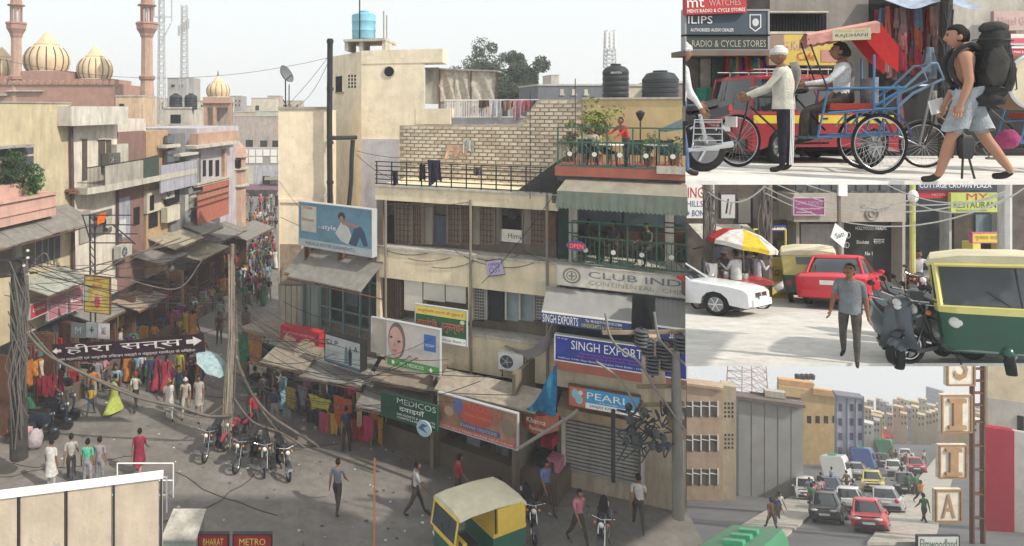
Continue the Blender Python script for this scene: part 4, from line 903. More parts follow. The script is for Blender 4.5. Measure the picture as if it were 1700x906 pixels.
def hair_mesh(o, hero, kind='short', seed=0):
    b = MB(Matrix.Translation(o['head']) @ o['tr']); n, mm = (18, 14) if hero else (10, 7)
    vs = []
    for i in range(mm + 1):
        t_ = math.pi * i / mm
        for k in range(n):
            a = 2 * math.pi * k / n; d = V(math.sin(t_) * math.cos(a), math.sin(t_) * math.sin(a), math.cos(t_))
            front = d.y < -.15 - .0 * d.z
            if kind == 'turban': q = 1.25 + .08 * math.sin(d.z * 22 + d.x * 4) if d.z > .12 else .8
            elif kind == 'long': q = 1.18 if not (front and d.z < .45) else .85
            else: q = 1.13 if (d.z > .5 or (not front and d.z > -.45)) else .85
            q *= 1 + (.07 * noise.noise(d * 6 + V(seed, 0, 0)) if kind != 'turban' else 0)
            vs.append((d.x * .076 * q, d.y * .094 * q + .004, d.z * .118 * q + .004))
    b.add(vs, [(i * n + k, (i + 1) * n + k, (i + 1) * n + (k + 1) % n, i * n + (k + 1) % n) for i in range(mm) for k in range(n)])
    if kind == 'turban': b.ring((0, .0, .045), .088, .022, 'z', 14, 6)
    if kind == 'long': b.tube([(0, .08, .0), (0, .1, -.15), (0, .09, -.3)], [.05, .05, .02], 7)
    return b
def garment(o, kind, seed=0):
    b = MB(); hip = o['hip']; up = o['up']; rings = []; n = 14
    k0, k1 = o['knee0'], o['knee1']; a0, a1 = o['ankle0'], o['ankle1']; km = (k0 + k1) / 2; am = (a0 + a1) / 2
    spread = abs(k0.y - k1.y) / 2 + .03; aspread = abs(a0.y - a1.y) / 2 + .05
    secs = [(hip + up * .50, .10, .085), (hip + up * .45, .185, .11), (hip + up * .3, .175, .135), (hip + up * .12, .165, .125), (hip - V(0, 0, .05), .185, .14)]
    if kind == 'shirt': secs = secs[:4] + [(hip - V(0, 0, .07), .165, .135)]
    if kind in ('kurta', 'sari', 'robe'): secs += [(hip.lerp(km, .6), .20, .15 + spread * .5), (km + V(0, 0, .02), .21, .16 + spread)]
    if kind in ('sari', 'robe', 'skirt'): secs += [(km.lerp(am, .5), .21, .15 + (spread + aspread) / 2), (am + V(0, 0, .02), .23, .15 + aspread)]
    for i, (c, rx, ry) in enumerate(secs):
        ring = []
        for k in range(n):
            a = 2 * math.pi * k / n; f = 1 + (.06 * math.sin(a * 5 + seed + i * .4) * min(1, i / 4))
            ring.append((c.x + rx * f * math.cos(a), c.y + ry * f * math.sin(a), c.z))
        rings.append(ring)
    b.loft(rings, True, False)
    if kind == 'sari':   # loose end over the shoulder and head cover
        b.sheet(lambda u, v: (.19 - .38 * u * (1 - v * .3), .12 + .04 * math.sin(u * 7), (hip + up * .5).z - v * .75), 6, 6)
    return b
def person(label, loc, rot=0, pose='stand', top=(.5, .5, .5), bottom=(.08, .07, .06), skin=SKIN, hair=HAIR, hk='short', gar=None, gcol=None, ht=1.68, hero=False, bare=True, shorts=False, barearms=False, shoe=SHOE, group=None, key=None, hands=True):
    pk = pose if isinstance(pose, str) else repr(sorted(pose.items())); ck = (pk, hero, bare, shorts, barearms, hands)
    if ck not in _PC: _PC[ck] = body_mesh(ck, pose, hero, hands, bare, shorts, barearms)
    o = _PC[ck]; t = T('person', label, 'person', (0, 0, 0), group)
    def addo(name, me, ms):
        q = bpy.data.objects.new(name, me); COL.objects.link(q); q.parent = t
        for sl_, mm_ in zip(q.material_slots, ms): sl_.link = 'OBJECT'; sl_.material = mm_
        return q
    tm = cloth(top); addo('body', o['mesh'], [skin, tm, cloth(bottom), shoe, HAIR])
    k2 = ck + ('hair', hk)
    if k2 not in _PC: q = hair_mesh(o, hero, hk).build('hair' if hk != 'turban' else 'turban', HAIR, None, 'all'); _PC[k2] = q.data; bpy.data.objects.remove(q)
    addo('turban' if hk == 'turban' else 'hair', _PC[k2], [hair])
    if gar:
        k3 = ck + ('g', gar)
        if k3 not in _PC: q = garment(o, gar).build(gar, HAIR, None, 'all'); _PC[k3] = q.data; bpy.data.objects.remove(q)
        addo(gar, _PC[k3], [cloth(gcol or top)])
    t.location = loc; t.rotation_euler = (0, 0, rot); s_ = ht / 1.7; t.scale = (s_, s_, s_); t['_'] = 0; del t['_']
    return t, o
# crowd in the bazaar street
CR = [ # px, py(feet), rot deg (0 faces us), pose, top, bottom, extra, label
 (225, 682, 170, 'walk', (.62, .58, .5), (.06, .05, .045), dict(hk='turban', hair=cloth((.4, .05, .03))), 'man in cream shirt and red turban walking away under the long cable'),
 (280, 694, 20, 'walk', (.66, .64, .6), (.62, .6, .56), dict(gar='kurta', hk='turban', hair=cloth((.5, .3, .12))), 'man in white kurta and orange turban, front left of the walking group'),
 (308, 692, 10, 'walk2', (.48, .43, .36), (.45, .4, .33), dict(hk='turban', hair=cloth((.6, .6, .55))), 'man in khaki suit with white cap, in the middle of the walking group'),
 (330, 690, 0, 'stand', (.42, .38, .34), (.4, .35, .3), dict(gar='kurta'), 'man in taupe kurta at the right side of the walking group'),
 (297, 668, 5, 'walk', (.03, .04, .08), (.03, .06, .08), dict(), 'man in navy jacket behind the orange turbaned man'),
 (318, 655, -5, 'walk', (.03, .03, .05), (.03, .03, .04), dict(), 'man in black suit with white collar walking behind the khaki man'),
 (258, 646, 190, 'walk2', (.28, .03, .06), (.2, .03, .05), dict(gar='sari', hk='long'), 'left of two women in crimson saris seen from behind'),
 (276, 648, 170, 'walk', (.33, .04, .07), (.25, .03, .05), dict(gar='sari', hk='long'), 'right of two women in crimson saris seen from behind'),
 (298, 640, 0, 'stand', (.30, .33, .05), (.2, .2, .05), dict(hk='long'), 'woman in olive green blouse behind the navy jacket man'),
 (336, 612, 180, 'walk', (.55, .2, .06), (.1, .08, .07), dict(), 'man in orange shirt under the arrow end of the banner'),
 (151, 690, 180, 'walk2', (.55, .36, .05), (.06, .09, .14), dict(), 'child in mustard yellow shirt and blue trousers by the green cart'),
 (190, 686, 150, 'walk', (.03, .03, .05), (.5, .55, .1), dict(gar='skirt', gcol=(.45, .52, .12)), 'woman with black top and lime green skirt near the handcart'),
 (231, 790, 180, 'walk', (.25, .03, .06), (.5, .25, .25), dict(gar='kurta', gcol=(.25, .03, .06)), 'woman in maroon shawl walking alone in the middle of the road'),
 (118, 800, 200, 'walk', (.4, .38, .35), (.1, .1, .1), dict(), 'dark haired man at the bottom left corner of the road'),
 (364, 570, 0, 'stand', (.12, .05, .05), (.05, .05, .06), dict(), 'man in dark waistcoat standing right of the banner arrow'),
 (365, 543, 180, 'walk', (.22, .30, .28), (.08, .09, .12), dict(), 'man in grey green shirt walking away up the street'),
 (352, 515, 0, 'walk', (.5, .45, .12), (.1, .1, .1), dict(), 'woman in mustard top in front of the grey green shirt'),
 (377, 528, 0, 'walk2', (.5, .5, .45), (.45, .42, .4), dict(gar='kurta'), 'man in pale kurta left of the bundled cable pole'),
 (308, 560, 180, 'stand', (.42, .05, .07), (.5, .3, .05), dict(gar='skirt', gcol=(.5, .32, .06), hk='long'), 'woman in red top and yellow skirt above the banner'),
 (283, 560, 170, 'walk', (.42, .06, .09), (.3, .1, .1), dict(hk='long'), 'woman in rose red tunic above the banner, left of the yellow skirt'),
 (298, 566, 0, 'stand', (.5, .35, .1), (.2, .1, .05), dict(), 'small person in amber shirt between the two women above the banner'),
 (222, 612, 0, 'stand', (.05, .25, .27), (.04, .15, .17), dict(gar='sari', hk='long'), 'woman in teal shawl just below the banner'),
 (243, 618, 20, 'stand', (.20, .10, .08), (.1, .06, .05), dict(gar='kurta'), 'woman in brown shawl right of the teal shawl under the banner'),
 (200, 598, 90, 'stand', (.5, .5, .5), (.1, .1, .1), dict(), 'man in white shirt by the stall under the banner'),
 (168, 622, 60, 'reach', (.3, .3, .32), (.06, .06, .08), dict(), 'man in grey shirt leaning over the handcart'),
 (575, 560 + 150, 20, 'stand', (.4, .1, .1), (.05, .05, .1), dict(), 'customer in brick red shirt before the hanging garments'),
 (418, 640, 60, 'fold', (.08, .1, .15), (.04, .04, .05), dict(), 'man in slate shirt among the motorbikes by the bundled pole'),
 (575, 600 + 150, 200, 'stand', (.05, .06, .12), (.05, .05, .06), dict(), 'shopper in navy clothes at the hanging dresses'),
 (85, 812, 170, 'stand', (.6, .58, .56), (.5, .48, .45), dict(gar='kurta'), 'man in white kurta standing at the bottom left behind the pale parapet'),
 (145, 812, 180, 'stand', (.12, .45, .3), (.3, .3, .32), dict(), 'person in mint green top at the bottom left'),
 (165, 808, 180, 'stand', (.3, .28, .3), (.25, .25, .28), dict(), 'person in grey top beside the mint green one at the bottom left'),
]
for px, py, rt, po, top, bot, ex, lb in CR:
    h_ = 1.25 if 'child' in lb or 'small' in lb else 1.64
    person(lb, G(px, py), R(rt), po, top, bot, ht=h_, **ex)
rd = random.Random(5)
CC = [('white', (.55, .55, .53)), ('black', (.03, .03, .035)), ('navy blue', (.04, .05, .13)), ('crimson', (.4, .04, .06)), ('grey', (.22, .23, .24)), ('sky blue', (.25, .4, .5)), ('brown', (.16, .09, .06)), ('orange', (.5, .2, .05)), ('green', (.06, .2, .1)), ('pink', (.5, .2, .28))]
zones = [((398, 458), (400, 446), 'packed far end of the street', 50), ((402, 460), (338, 402), 'distant haze of the street', 46), ((330, 398), (446, 500), 'crowd before the far stalls', 40), ((398, 452), (446, 515), 'lane beside the narrow house', 36), ((268, 330), (488, 560), 'crowd above the hanging banner', 20), ((180, 262), (560, 600), 'dim passage behind the banner', 12), ((205, 352), (604, 664), 'walking crowd below the banner', 16), ((78, 200), (640, 694), 'road edge by the left stalls', 10), ((400, 470), (560, 720), 'road edge by the corner stall', 16)]
for (x0, x1), (y0, y1), zn, n in zones:
    for i in range(n):
        cn, cc = rd.choice(CC); py = y0 + (y1 - y0) * rd.random() ** 1.1; px = rd.uniform(x0, x1)
        if zn.startswith('crowd above') and px < 330 - (y1 - py) * .2 - 45: px += 40
        woman = rd.random() < .25
        person('pedestrian in a %s %s in the %s' % (cn, 'sari' if woman else 'shirt', zn), G(px, py), R(rd.choice([0, 20, 180, 160, 200, 340, 90])), rd.choice(['walk', 'walk2', 'stand', 'fold']), cc, rd.choice([(.05, .05, .06), (.12, .1, .08), (.08, .09, .14), (.3, .28, .25)]) if not woman else cc, hk='long' if woman else 'short', gar='sari' if woman else None, ht=rd.uniform(1.5, 1.75), group='%s %s wearers in the %s' % (cn, 'sari' if woman else 'shirt', zn))
# ================================================================ vehicles (all built pointing to -X, wheels on z = 0)
RUB = mat('tyre_rubber', (.022, .022, .024), .85, .2, 12, .3); CHR = mat('bright_metal', (.55, .55, .56), .25, .1, 5, .02, metal=1); 
DULL = mat('dull_metal', (.25, .25, .26), .45, .2, 6, .1, metal=.8); LAMP = mat('lamp_glass', (.6, .6, .58), .1, .1, 5, 0, spec=.9); REDL = paint((.45, .02, .02), .2); AMB = paint((.6, .2, .02), .2)
def spoked(t, x, y, r, name='wheel', n=20, tr=.02, rim=CHR, hubr=.03):
    m = MB(); m.ring((x, y, r), r - tr, tr, 'y', 36, 6); w_ = m.build(name, RUB, t, 'all')
    MB().ring((x, y, r), r - tr * 2.4, tr * .55, 'y', 36, 5).build('rim', rim, w_, 'all')
    for k in range(n):
        a = 2 * math.pi * k / n; s_ = (-1) ** k * .025; b = a + .5 * (-1) ** (k // 2)
        MB().tube([(x + hubr * math.cos(b), y + s_, r + hubr * math.sin(b)), (x + (r - tr * 2.4) * math.cos(a), y, r + (r - tr * 2.4) * math.sin(a))], .0022, 3, False).build('spoke', rim, w_)
    MB().tube([(x, y - .045, r), (x, y + .045, r)], hubr, 10).build('hub', DULL, w_); return w_
def alloy(t, x, y, r, wd, n=5, tyre=.3, rim=DULL, side=-1):
    m = MB(); pr = [(r * .66, -wd / 2), (r * .95, -wd / 2), (r, -wd * .3), (r, wd * .3), (r * .95, wd / 2), (r * .66, wd / 2)]
    m.M = Matrix.Translation((x, y, r)) @ Matrix.Rotation(R(90), 4, 'X'); m.lathe((0, 0, 0), pr, 26); w_ = m.build('wheel', RUB, t, 'all')
    m = MB(m.M); s_ = side; m.lathe((0, 0, 0), [(r * .05, -side * (wd / 2 + .004)), (r * .62, -side * (wd / 2 + .004)), (r * .66, -side * (wd / 2 - .01))], 20); m.build('rim', rim, w_)
    for k in range(n):
        a = 2 * math.pi * k / n; MB().tube([(x, y + side * (wd / 2 + .012), r), (x + r * .6 * math.cos(a), y + side * (wd / 2 + .012), r + r * .6 * math.sin(a))], r * .07, 4).build('rim_spoke', CHR, w_)
    return w_
def place(t, loc, rot=0, sc=1, tilt=0): t.location = loc; t.rotation_euler = (tilt, 0, rot); t.scale = (sc, sc, sc); return t
def motorbike(label, col=(.03, .03, .035), crash=True, plate=True, group=None):
    t = T('motorcycle', label, 'motorcycle', (0, 0, 0), group); pc = paint(col, .25)
    spoked(t, -.66, 0, .3, 'wheel', 12, .04); alloy(t, .62, 0, .3, .11, 3)
    MB().tube([(-.66, -.09, .3), (-.5, -.09, .72), (-.42, -.08, .98)], .022, 6).build('fork', CHR, t); MB().tube([(-.66, .09, .3), (-.5, .09, .72), (-.42, .08, .98)], .022, 6).build('fork', CHR, t)
    m = MB(); m.tube([(-.42, -.36, 1.06), (-.4, -.25, 1.02), (-.45, 0, .98), (-.4, .25, 1.02), (-.42, .36, 1.06)], .014, 6); h = m.build('handlebar', CHR, t)
    for s_ in (-1, 1):
        MB().tube([(-.4, s_ * .27, 1.03), (-.41, s_ * .38, 1.06)], .02, 6).build('grip', RUB, h)
        m = MB(); m.tube([(-.4, s_ * .28, 1.04), (-.38, s_ * .34, 1.2)], .007, 4); m.ball((-.38, s_ * .36, 1.24), .02, .06, .045, 8, 6); m.build('mirror', BLACK, h)
        MB().ball((-.5, s_ * .17, .9), .04, .04, .04, 8, 6).build('indicator', AMB, t)
    MB().ball((-.55, 0, .92), .1, .1, .1, 12, 8).build('headlight', BLACK, t, 'all'); MB().ball((-.585, 0, .92), .08, .085, .085, 12, 8).build('headlight_glass', LAMP, t, 'all')
    m = MB(); m.loft([[(x, y * w_, z + dz) for y, z in ((-1, 0), (-.8, .09), (-.3, .14), (.3, .14), (.8, .09), (1, 0), (.7, -.1), (-.7, -.1))] for x, w_, z, dz in ((-.38, .08, 0, .86), (-.28, .14, 0, .88), (-.05, .15, 0, .87), (.1, .09, 0, .82))] if False else [[(x, y * w_, dz + z * sc) for y, z in ((-1, 0), (-.8, .09), (-.3, .14), (.3, .14), (.8, .09), (1, 0), (.7, -.1), (-.7, -.1))] for x, w_, dz, sc in ((-.4, .07, .88, .6), (-.28, .14, .88, 1), (-.05, .15, .86, 1), (.12, .08, .8, .6))]); m.build('fuel_tank', pc, t, True)
    m = MB(); m.loft([[(x, y * w_, dz + z) for y, z in ((-1, 0), (-.9, .06), (0, .08), (.9, .06), (1, 0), (0, -.02))] for x, w_, dz in ((.05, .09, .8), (.25, .14, .8), (.5, .14, .83), (.8, .1, .9))]); m.build('seat', BLACK, t, True)
    m = MB(); m.loft([[(x, y * w_, dz + z) for y, z in ((-1, 0), (0, .06), (1, 0), (.8, -.13), (-.8, -.13))] for x, w_, dz in ((.1, .12, .72), (.45, .13, .76), (.95, .07, .9))]); m.build('tail_panel', pc, t, True)
    MB().box(.93, .98, -.07, .07, .82, .9).build('tail_light', REDL, t)
    if plate: MB().box(1.0, 1.01, -.13, .13, .6, .74).build('number_plate', WHITE, t)
    MB().ball((-.02, 0, .5), .17, .15, .18, 10, 8, .3).build('engine', DULL, t)
    for k in range(5): MB().box(-.18, .08, -.12, .12, .55 + k * .035, .565 + k * .035).build('cooling_fin', DULL, t)
    MB().tube([(-.15, -.14, .5), (-.12, -.16, .3), (.1, -.17, .26), (.9, -.2, .38)], [.02, .02, .03, .045], 8).build('exhaust', CHR, t, True)
    for s_ in (-1, 1):
        MB().tube([(.62, s_ * .12, .3), (.5, s_ * .15, .78)], .03, 7).build('shock_absorber', CHR, t)
    m = MB(); m.tube([(-.42, 0, .9), (-.2, 0, .35), (.2, 0, .3), (.62, 0, .3)], .025, 6); m.tube([(.2, 0, .3), (.25, 0, .75), (-.4, 0, .88)], .02, 6); m.build('frame', BLACK, t)
    m = MB(); m.sheet(lambda u, v: (-.66 + .35 * math.cos(R(20 + 130 * u)), -.07 + .14 * v, .3 + .35 * math.sin(R(20 + 130 * u))), 10, 2); m.build('mudguard', pc, t, 'all')
    m = MB(); m.sheet(lambda u, v: (.62 + .36 * math.cos(R(-5 + 130 * u)), -.08 + .16 * v, .3 + .36 * math.sin(R(-5 + 130 * u))), 10, 2); m.build('mudguard', pc, t, 'all')
    if crash:
        for k in range(5): MB().tube([(.4, -.2, .35 + k * .08), (.75, -.22, .35 + k * .08)], .008, 4).build('saree_guard', CHR, t)
        MB().tube([(.38, -.2, .33), (.4, -.21, .7), (.75, -.22, .7), (.76, -.22, .33)], .01, 5).build('guard_frame', CHR, t)
    MB().tube([(.0, -.13, .3), (.12, -.2, .02)], .014, 5).build('side_stand', IRON, t)
    return t
def scooter(label, col=(.2, .25, .3), group=None):
    t = T('scooter', label, 'scooter', (0, 0, 0), group); pc = paint(col, .25)
    alloy(t, -.6, 0, .22, .1, 4); alloy(t, .55, 0, .22, .1, 4)
    m = MB(); m.sheet(lambda u, v: (-.42 - .16 * math.sin(v * 2.2) - .05 * math.cos((u - .5) * 3), (u - .5) * (.44 - .1 * v), .28 + .68 * v), 8, 8); m.build('leg_shield', pc, t, 'all')
    MB().ball((-.6, 0, .36), .2, .1, .12, 10, 8).build('front_mudguard', pc, t, 'all')
    MB().box(-.42, .1, -.17, .17, .22, .28).build('footboard', BLACK, t)
    m = MB(); m.loft([[(x, y * w_, dz + z * s_) for y, z in ((-1, 0), (-.85, .22), (0, .3), (.85, .22), (1, 0), (.8, -.2), (0, -.25), (-.8, -.2))] for x, w_, dz, s_ in ((.02, .1, .5, .7), (.2, .2, .52, 1), (.55, .22, .55, 1), (.85, .12, .6, .6), (.95, .05, .62, .3))]); m.build('rear_body', pc, t, True)
    m = MB(); m.loft([[(x, y * w_, dz + z) for y, z in ((-1, 0), (-.9, .06), (0, .09), (.9, .06), (1, 0), (0, -.03))] for x, w_, dz in ((.02, .1, .76), (.25, .15, .77), (.6, .15, .79), (.85, .09, .83))]); m.build('seat', BLACK, t, True)
    MB().ball((-.5, 0, 1.0), .14, .13, .1, 12, 8).build('headset', pc, t, 'all'); MB().ball((-.61, 0, 1.0), .045, .07, .06, 10, 6).build('headlight', LAMP, t, 'all')
    MB().tube([(-.42, -.34, 1.07), (-.46, 0, 1.02), (-.42, .34, 1.07)], .014, 6).build('handlebar', CHR, t)
    for s_ in (-1, 1):
        MB().tube([(-.42, s_ * .22, 1.05), (-.4, s_ * .36, 1.07)], .022, 6).build('grip', RUB, t)
        m = MB(); m.tube([(-.44, s_ * .2, 1.05), (-.42, s_ * .3, 1.25)], .007, 4); m.ball((-.42, s_ * .32, 1.29), .02, .055, .05, 8, 6); m.build('mirror', BLACK, t)
    MB().box(.93, .97, -.06, .06, .58, .66).build('tail_light', REDL, t)
    return t
def car(label, col, kind='sedan', stripe=None, name='parked_car', group=None):
    t = T(name, label, 'car' if kind != 'suv' else 'car', (0, 0, 0), group); pc = paint(col, .22)
    if kind == 'sedan': L_, W, hb, hr, wx, wr = 4.2, 1.68, .86, 1.4, (-1.28, 1.22), .3; top = [(-2.1, .5), (-2.1, .62), (-2.0, .72), (-1.7, .79), (-1.2, .85), (-.8, .9), (1.2, .92), (1.95, .9), (2.1, .82), (2.12, .55)]; cab = (-.75, 1.45, -.05, .85)
    elif kind == 'suv': L_, W, hb, hr, wx, wr = 4.4, 1.7, 1.0, 1.78, (-1.38, 1.35), .34; top = [(-2.2, .6), (-2.15, .85), (-1.95, .95), (-1.0, 1.02), (2.1, 1.05), (2.18, .95), (2.2, .6)]; cab = (-1.05, 2.12, -.55, 1.98)
    else: L_, W, hb, hr, wx, wr = 3.4, 1.45, .82, 1.4, (-1.05, 1.05), .27; top = [(-1.7, .5), (-1.66, .64), (-1.45, .72), (-.8, .84), (1.5, .88), (1.68, .8), (1.7, .5)]; cab = (-.8, 1.6, -.3, 1.35)
    zb = .24
    def arch(x): return [(x + (wr + .06) * math.cos(R(a)), max(zb, wr + (wr + .06) * math.sin(R(a)))) for a in (0, 30, 60, 90, 120, 150, 180)]
    pr = top + [(L_ / 2, zb + .05), (L_ / 2 - .08, zb)] + arch(wx[1]) + arch(wx[0]) + [(-L_ / 2 + .08, zb), (-L_ / 2, zb + .06)]
    ym = W / 2
    def prof(y, s_, zs): return [(x * s_, y, zb + (z - zb) * zs) for x, z in pr]
    m = MB(); m.loft([prof(-ym, .985, .93), prof(-ym + .05, .995, .985), prof(-ym + .14, 1, 1), prof(0, 1.015, 1.03), prof(ym - .14, 1, 1), prof(ym - .05, .995, .985), prof(ym, .985, .93)]); m.build('body', pc, t, True)
    for x in wx: MB().box(x - .5, x + .5, -ym + .2, ym - .2, .15, .75).build('wheel_well', BLACK, t)
    c0, c1, c2, c3 = cab; yb, yt = ym - .06, ym - (.22 if kind != 'suv' else .14)
    def ringc(f, ex=0):
        a = c0 + (c2 - c0) * f; b = c1 + (c3 - c1) * f; y = yb + (yt - yb) * f + ex; z = hb + (hr - .05 - hb) * f
        return [(a - ex + .12, -y * .86, z), (a - ex, -y * .4, z), (a - ex, y * .4, z), (a - ex + .12, y * .86, z), (a + .3, y, z), (b - .3, y, z), (b + ex - .08, y * .86, z), (b + ex, y * .4, z), (b + ex, -y * .4, z), (b + ex - .08, -y * .86, z), (b - .3, -y, z), (a + .3, -y, z)]
    gl = glass((.02, .025, .03))
    m = MB(); m.loft([ringc(-.1), ringc(.5, .01), ringc(1)]); g = m.build('windows', gl, t, True)
    def roof(f, dz, s_): return [(x * s_ + (1 - s_) * (c2 + c3) / 2, y * s_, z + dz) for x, y, z in ringc(f, .01)]
    m = MB(); m.loft([roof(.93, 0, 1.0), roof(1, .0, 1.0), roof(1, .03, .93), roof(1, .055, .7)]); m.build('roof', pc, t, True)
    lo, hi = ringc(-.05, .012), ringc(1, .012); mid = ringc(.5, .022)
    for k in (0, 3, 6, 9): MB().tube([lo[k], mid[k], hi[k]], .035, 5).build('pillar', pc, t)
    nps = (.42,) if kind != 'suv' else (.3, .62)
    for f in nps:
        for s_ in (-1, 1):
            xa = c0 + .3 + (c1 - c0 - .6) * f; xb = c2 + .3 + (c3 - c2 - .6) * f; m = MB(); m.hexa([(xa - .04, s_ * (yb + .0), hb - .03), (xa + .05, s_ * yb, hb - .03), (xa + .05, s_ * (yb + .02), hb - .03), (xa - .04, s_ * (yb + .02), hb - .03), (xb - .04, s_ * yt, hr - .08), (xb + .05, s_ * yt, hr - .08), (xb + .05, s_ * (yt + .02), hr - .08), (xb - .04, s_ * (yt + .02), hr - .08)]); m.build('pillar', pc, t)
    for x in wx:
        for s_ in (-1, 1): alloy(t, x, s_ * (ym - .1), wr, .18, 6, side=s_)
    fx = -L_ / 2
    for s_ in (-1, 1):
        MB().ball((fx + .1, s_ * (ym - .3), .63 if kind != 'suv' else .78), .09, .2, .085, 12, 8).build('headlight', LAMP, t, 'all')
        MB().ball((-fx - .05, s_ * (ym - .22), .72 if kind != 'suv' else .85), .07, .13, .13, 12, 8).build('tail_light', REDL, t, 'all')
        MB().ball((c0 + .35, s_ * (ym + .06), hb + .06), .05, .09, .06, 8, 6).build('wing_mirror', pc, t, 'all')
        for q in ((0, .9) if kind != 'suv' else (-.2, .85)):
            MB().box(q + .2, q + .38, s_ * (ym + .012) - .008, s_ * (ym + .012) + .008, hb - .12, hb - .09).build('door_handle', BLACK, t)
            MB().box(q + .43, q + .44, s_ * (ym - .0) - .004, s_ * (ym - .0) + .004, .35, hb - .04).build('door_gap', BLACK, t)
    m = MB(); m.box(fx - .03, fx + .05, -.42, .42, .5, .62); gr_ = m.build('grille', BLACK, t)
    for k in range(3): MB().box(fx - .04, fx - .025, -.4, .4, .52 + k * .035, .53 + k * .035).build('grille_bar', CHR, gr_)
    MB().box(fx - .05, fx + .1, -ym + .12, ym - .12, .28, .45).build('bumper', pc if kind == 'sedan' else BLACK, t); MB().box(-fx - .1, -fx + .05, -ym + .12, ym - .12, .28, .48).build('bumper', pc if kind == 'sedan' else BLACK, t)
    for x in (fx - .06, -fx + .05): m = MB(); m.box(x, x + .012, -.25, .25, .42, .52) if x < 0 else m.box(x, x + .012, -.25, .25, .62, .74); m.build('number_plate', WHITE, t)
    if stripe:
        for s_ in (-1, 1): MB().box(-1.9, 2.13, s_ * (ym + .002) - .006, s_ * (ym + .002) + .006, .80, .96).build('side_stripe', stripe, t)
        for s_ in (-.6, .6): MB().tube([(-.4, s_, hr + .1), (1.9, s_, hr + .1)], .015, 5).build('roof_rack_rail', CHR, t)
        for x in (-.3, .3, .9, 1.5): MB().tube([(x, -.6, hr), (x, -.6, hr + .11), (x, .6, hr + .11), (x, .6, hr)], .012, 5).build('roof_rack_bar', CHR, t)
    return t
def autorick(label, col=(.03, .12, .08), top=(.72, .62, .18), canopy=None, group=None):
    t = T('auto_rickshaw', label, 'auto rickshaw', (0, 0, 0), group); gc = paint(col, .3); yc = paint(top, .35); cn = mat('canopy_cream', (.62, .58, .42), .7, .15, 3) if canopy is None else canopy
    for s_ in (-1, 1): alloy(t, .75, s_ * .52, .2, .1, 0, side=s_)
    alloy(t, -1.0, 0, .2, .1, 0); MB().ball((-1.0, 0, .33), .2, .09, .13, 10, 6).build('front_mudguard', gc, t, 'all')
    def sec(x, w_, z0, z1, ch=.08): return [(x, -w_ + ch, z0), (x, w_ - ch, z0), (x, w_, z0 + ch), (x, w_, z1), (x, -w_, z1), (x, -w_, z0 + ch)]
    m = MB(); m.loft([sec(-1.12, .40, .34, .88), sec(-1.02, .58, .3, .9), sec(-.75, .62, .26, .9)]); m.build('front_cowl', gc, t, True)
    m = MB(); m.loft([sec(-.75, .62, .24, .4), sec(.1, .64, .24, .4)]); m.build('floor_sill', gc, t)
    m = MB(); m.loft([sec(.1, .65, .24, .86), sec(.95, .65, .24, .86), sec(1.25, .60, .34, .86)]); m.build('rear_body', gc, t, True)
    m = MB(); m.loft([sec(-1.13, .405, .86, .95, .01), sec(-1.02, .59, .86, .97, .01), sec(-.75, .63, .86, .97, .01)]); m.build('front_yellow_band', yc, t)
    m = MB(); m.loft([sec(.1, .655, .86, .96, .01), sec(1.26, .61, .86, .96, .01)]); m.build('rear_yellow_band', yc, t)
    m = MB(); m.loft([sec(.25, .65, .96, 1.62, .01), sec(1.1, .64, .96, 1.62, .01), sec(1.24, .6, .96, 1.5, .01)]); m.build('rear_hood', yc, t, True)
    MB().box(1.17, 1.26, -.28, .28, 1.2, 1.42).build('rear_window', glass((.03, .04, .04)), t)
    m = MB(); m.loft([[(-1.03 + i * .0 + dx, y * .62, z + dz) for dx, dz in ()] for i, y, z in ()] if False else [[(x, -.64, z - .05), (x, -.6, z + .04), (x, -.3, z + .1), (x, .3, z + .1), (x, .6, z + .04), (x, .64, z - .05)] for x, z in ((-.98, 1.62), (-.6, 1.68), (.3, 1.70), (1.05, 1.66), (1.26, 1.52))]); m.build('canopy', cn, t, True)
    gl = glass((.05, .06, .07))
    m = MB(); m.hexa([(-1.10, -.52, .97), (-1.06, -.52, .97), (-1.06, .52, .97), (-1.10, .52, .97), (-.98, -.52, 1.58), (-.94, -.52, 1.58), (-.94, .52, 1.58), (-.98, .52, 1.58)]); m.build('windscreen', gl, t)
    for y in (-.56, -.2, .56): MB().tube([(-1.1, y, .95), (-.98, y, 1.6)], .03 if abs(y) > .3 else .012, 5).build('windscreen_pillar', yc if abs(y) > .3 else BLACK, t)
    MB().tube([(-1.12, -.56, .96), (-1.12, .56, .96)], .02, 5).build('windscreen_frame', yc, t); MB().tube([(-1.0, -.56, 1.58), (-1.0, .56, 1.58)], .03, 5).build('windscreen_frame', yc, t)
    MB().tube([(-1.12, -.1, .99), (-1.08, .1, 1.2)], .008, 4).build('wiper', BLACK, t)
    for s_ in (-1, 1):
        MB().tube([(.2, s_ * .62, .9), (.2, s_ * .6, 1.66)], .02, 5).build('canopy_post', BLACK, t)
        MB().ball((-1.08, s_ * .42, .72), .05, .09, .09, 12, 8).build('headlight', LAMP, t, 'all')
        m = MB(); m.tube([(-1.0, s_ * .6, 1.0), (-1.05, s_ * .72, 1.08)], .01, 4); m.box(-1.08, -1.05, s_ * .78 - .07, s_ * .78 + .07, 1.03, 1.16); m.build('mirror', BLACK, t)
        MB().box(1.255, 1.28, s_ * .5 - .06, s_ * .5 + .06, .55, .7).build('tail_light', REDL, t)
    m = MB(); m.box(.25, 1.0, -.55, .55, .5, .66); m.box(.9, 1.05, -.55, .55, .6, 1.1); m.build('rear_seat', BLACK, t); MB().box(-.45, -.15, -.25, .25, .5, .62).build('driver_seat', BLACK, t)
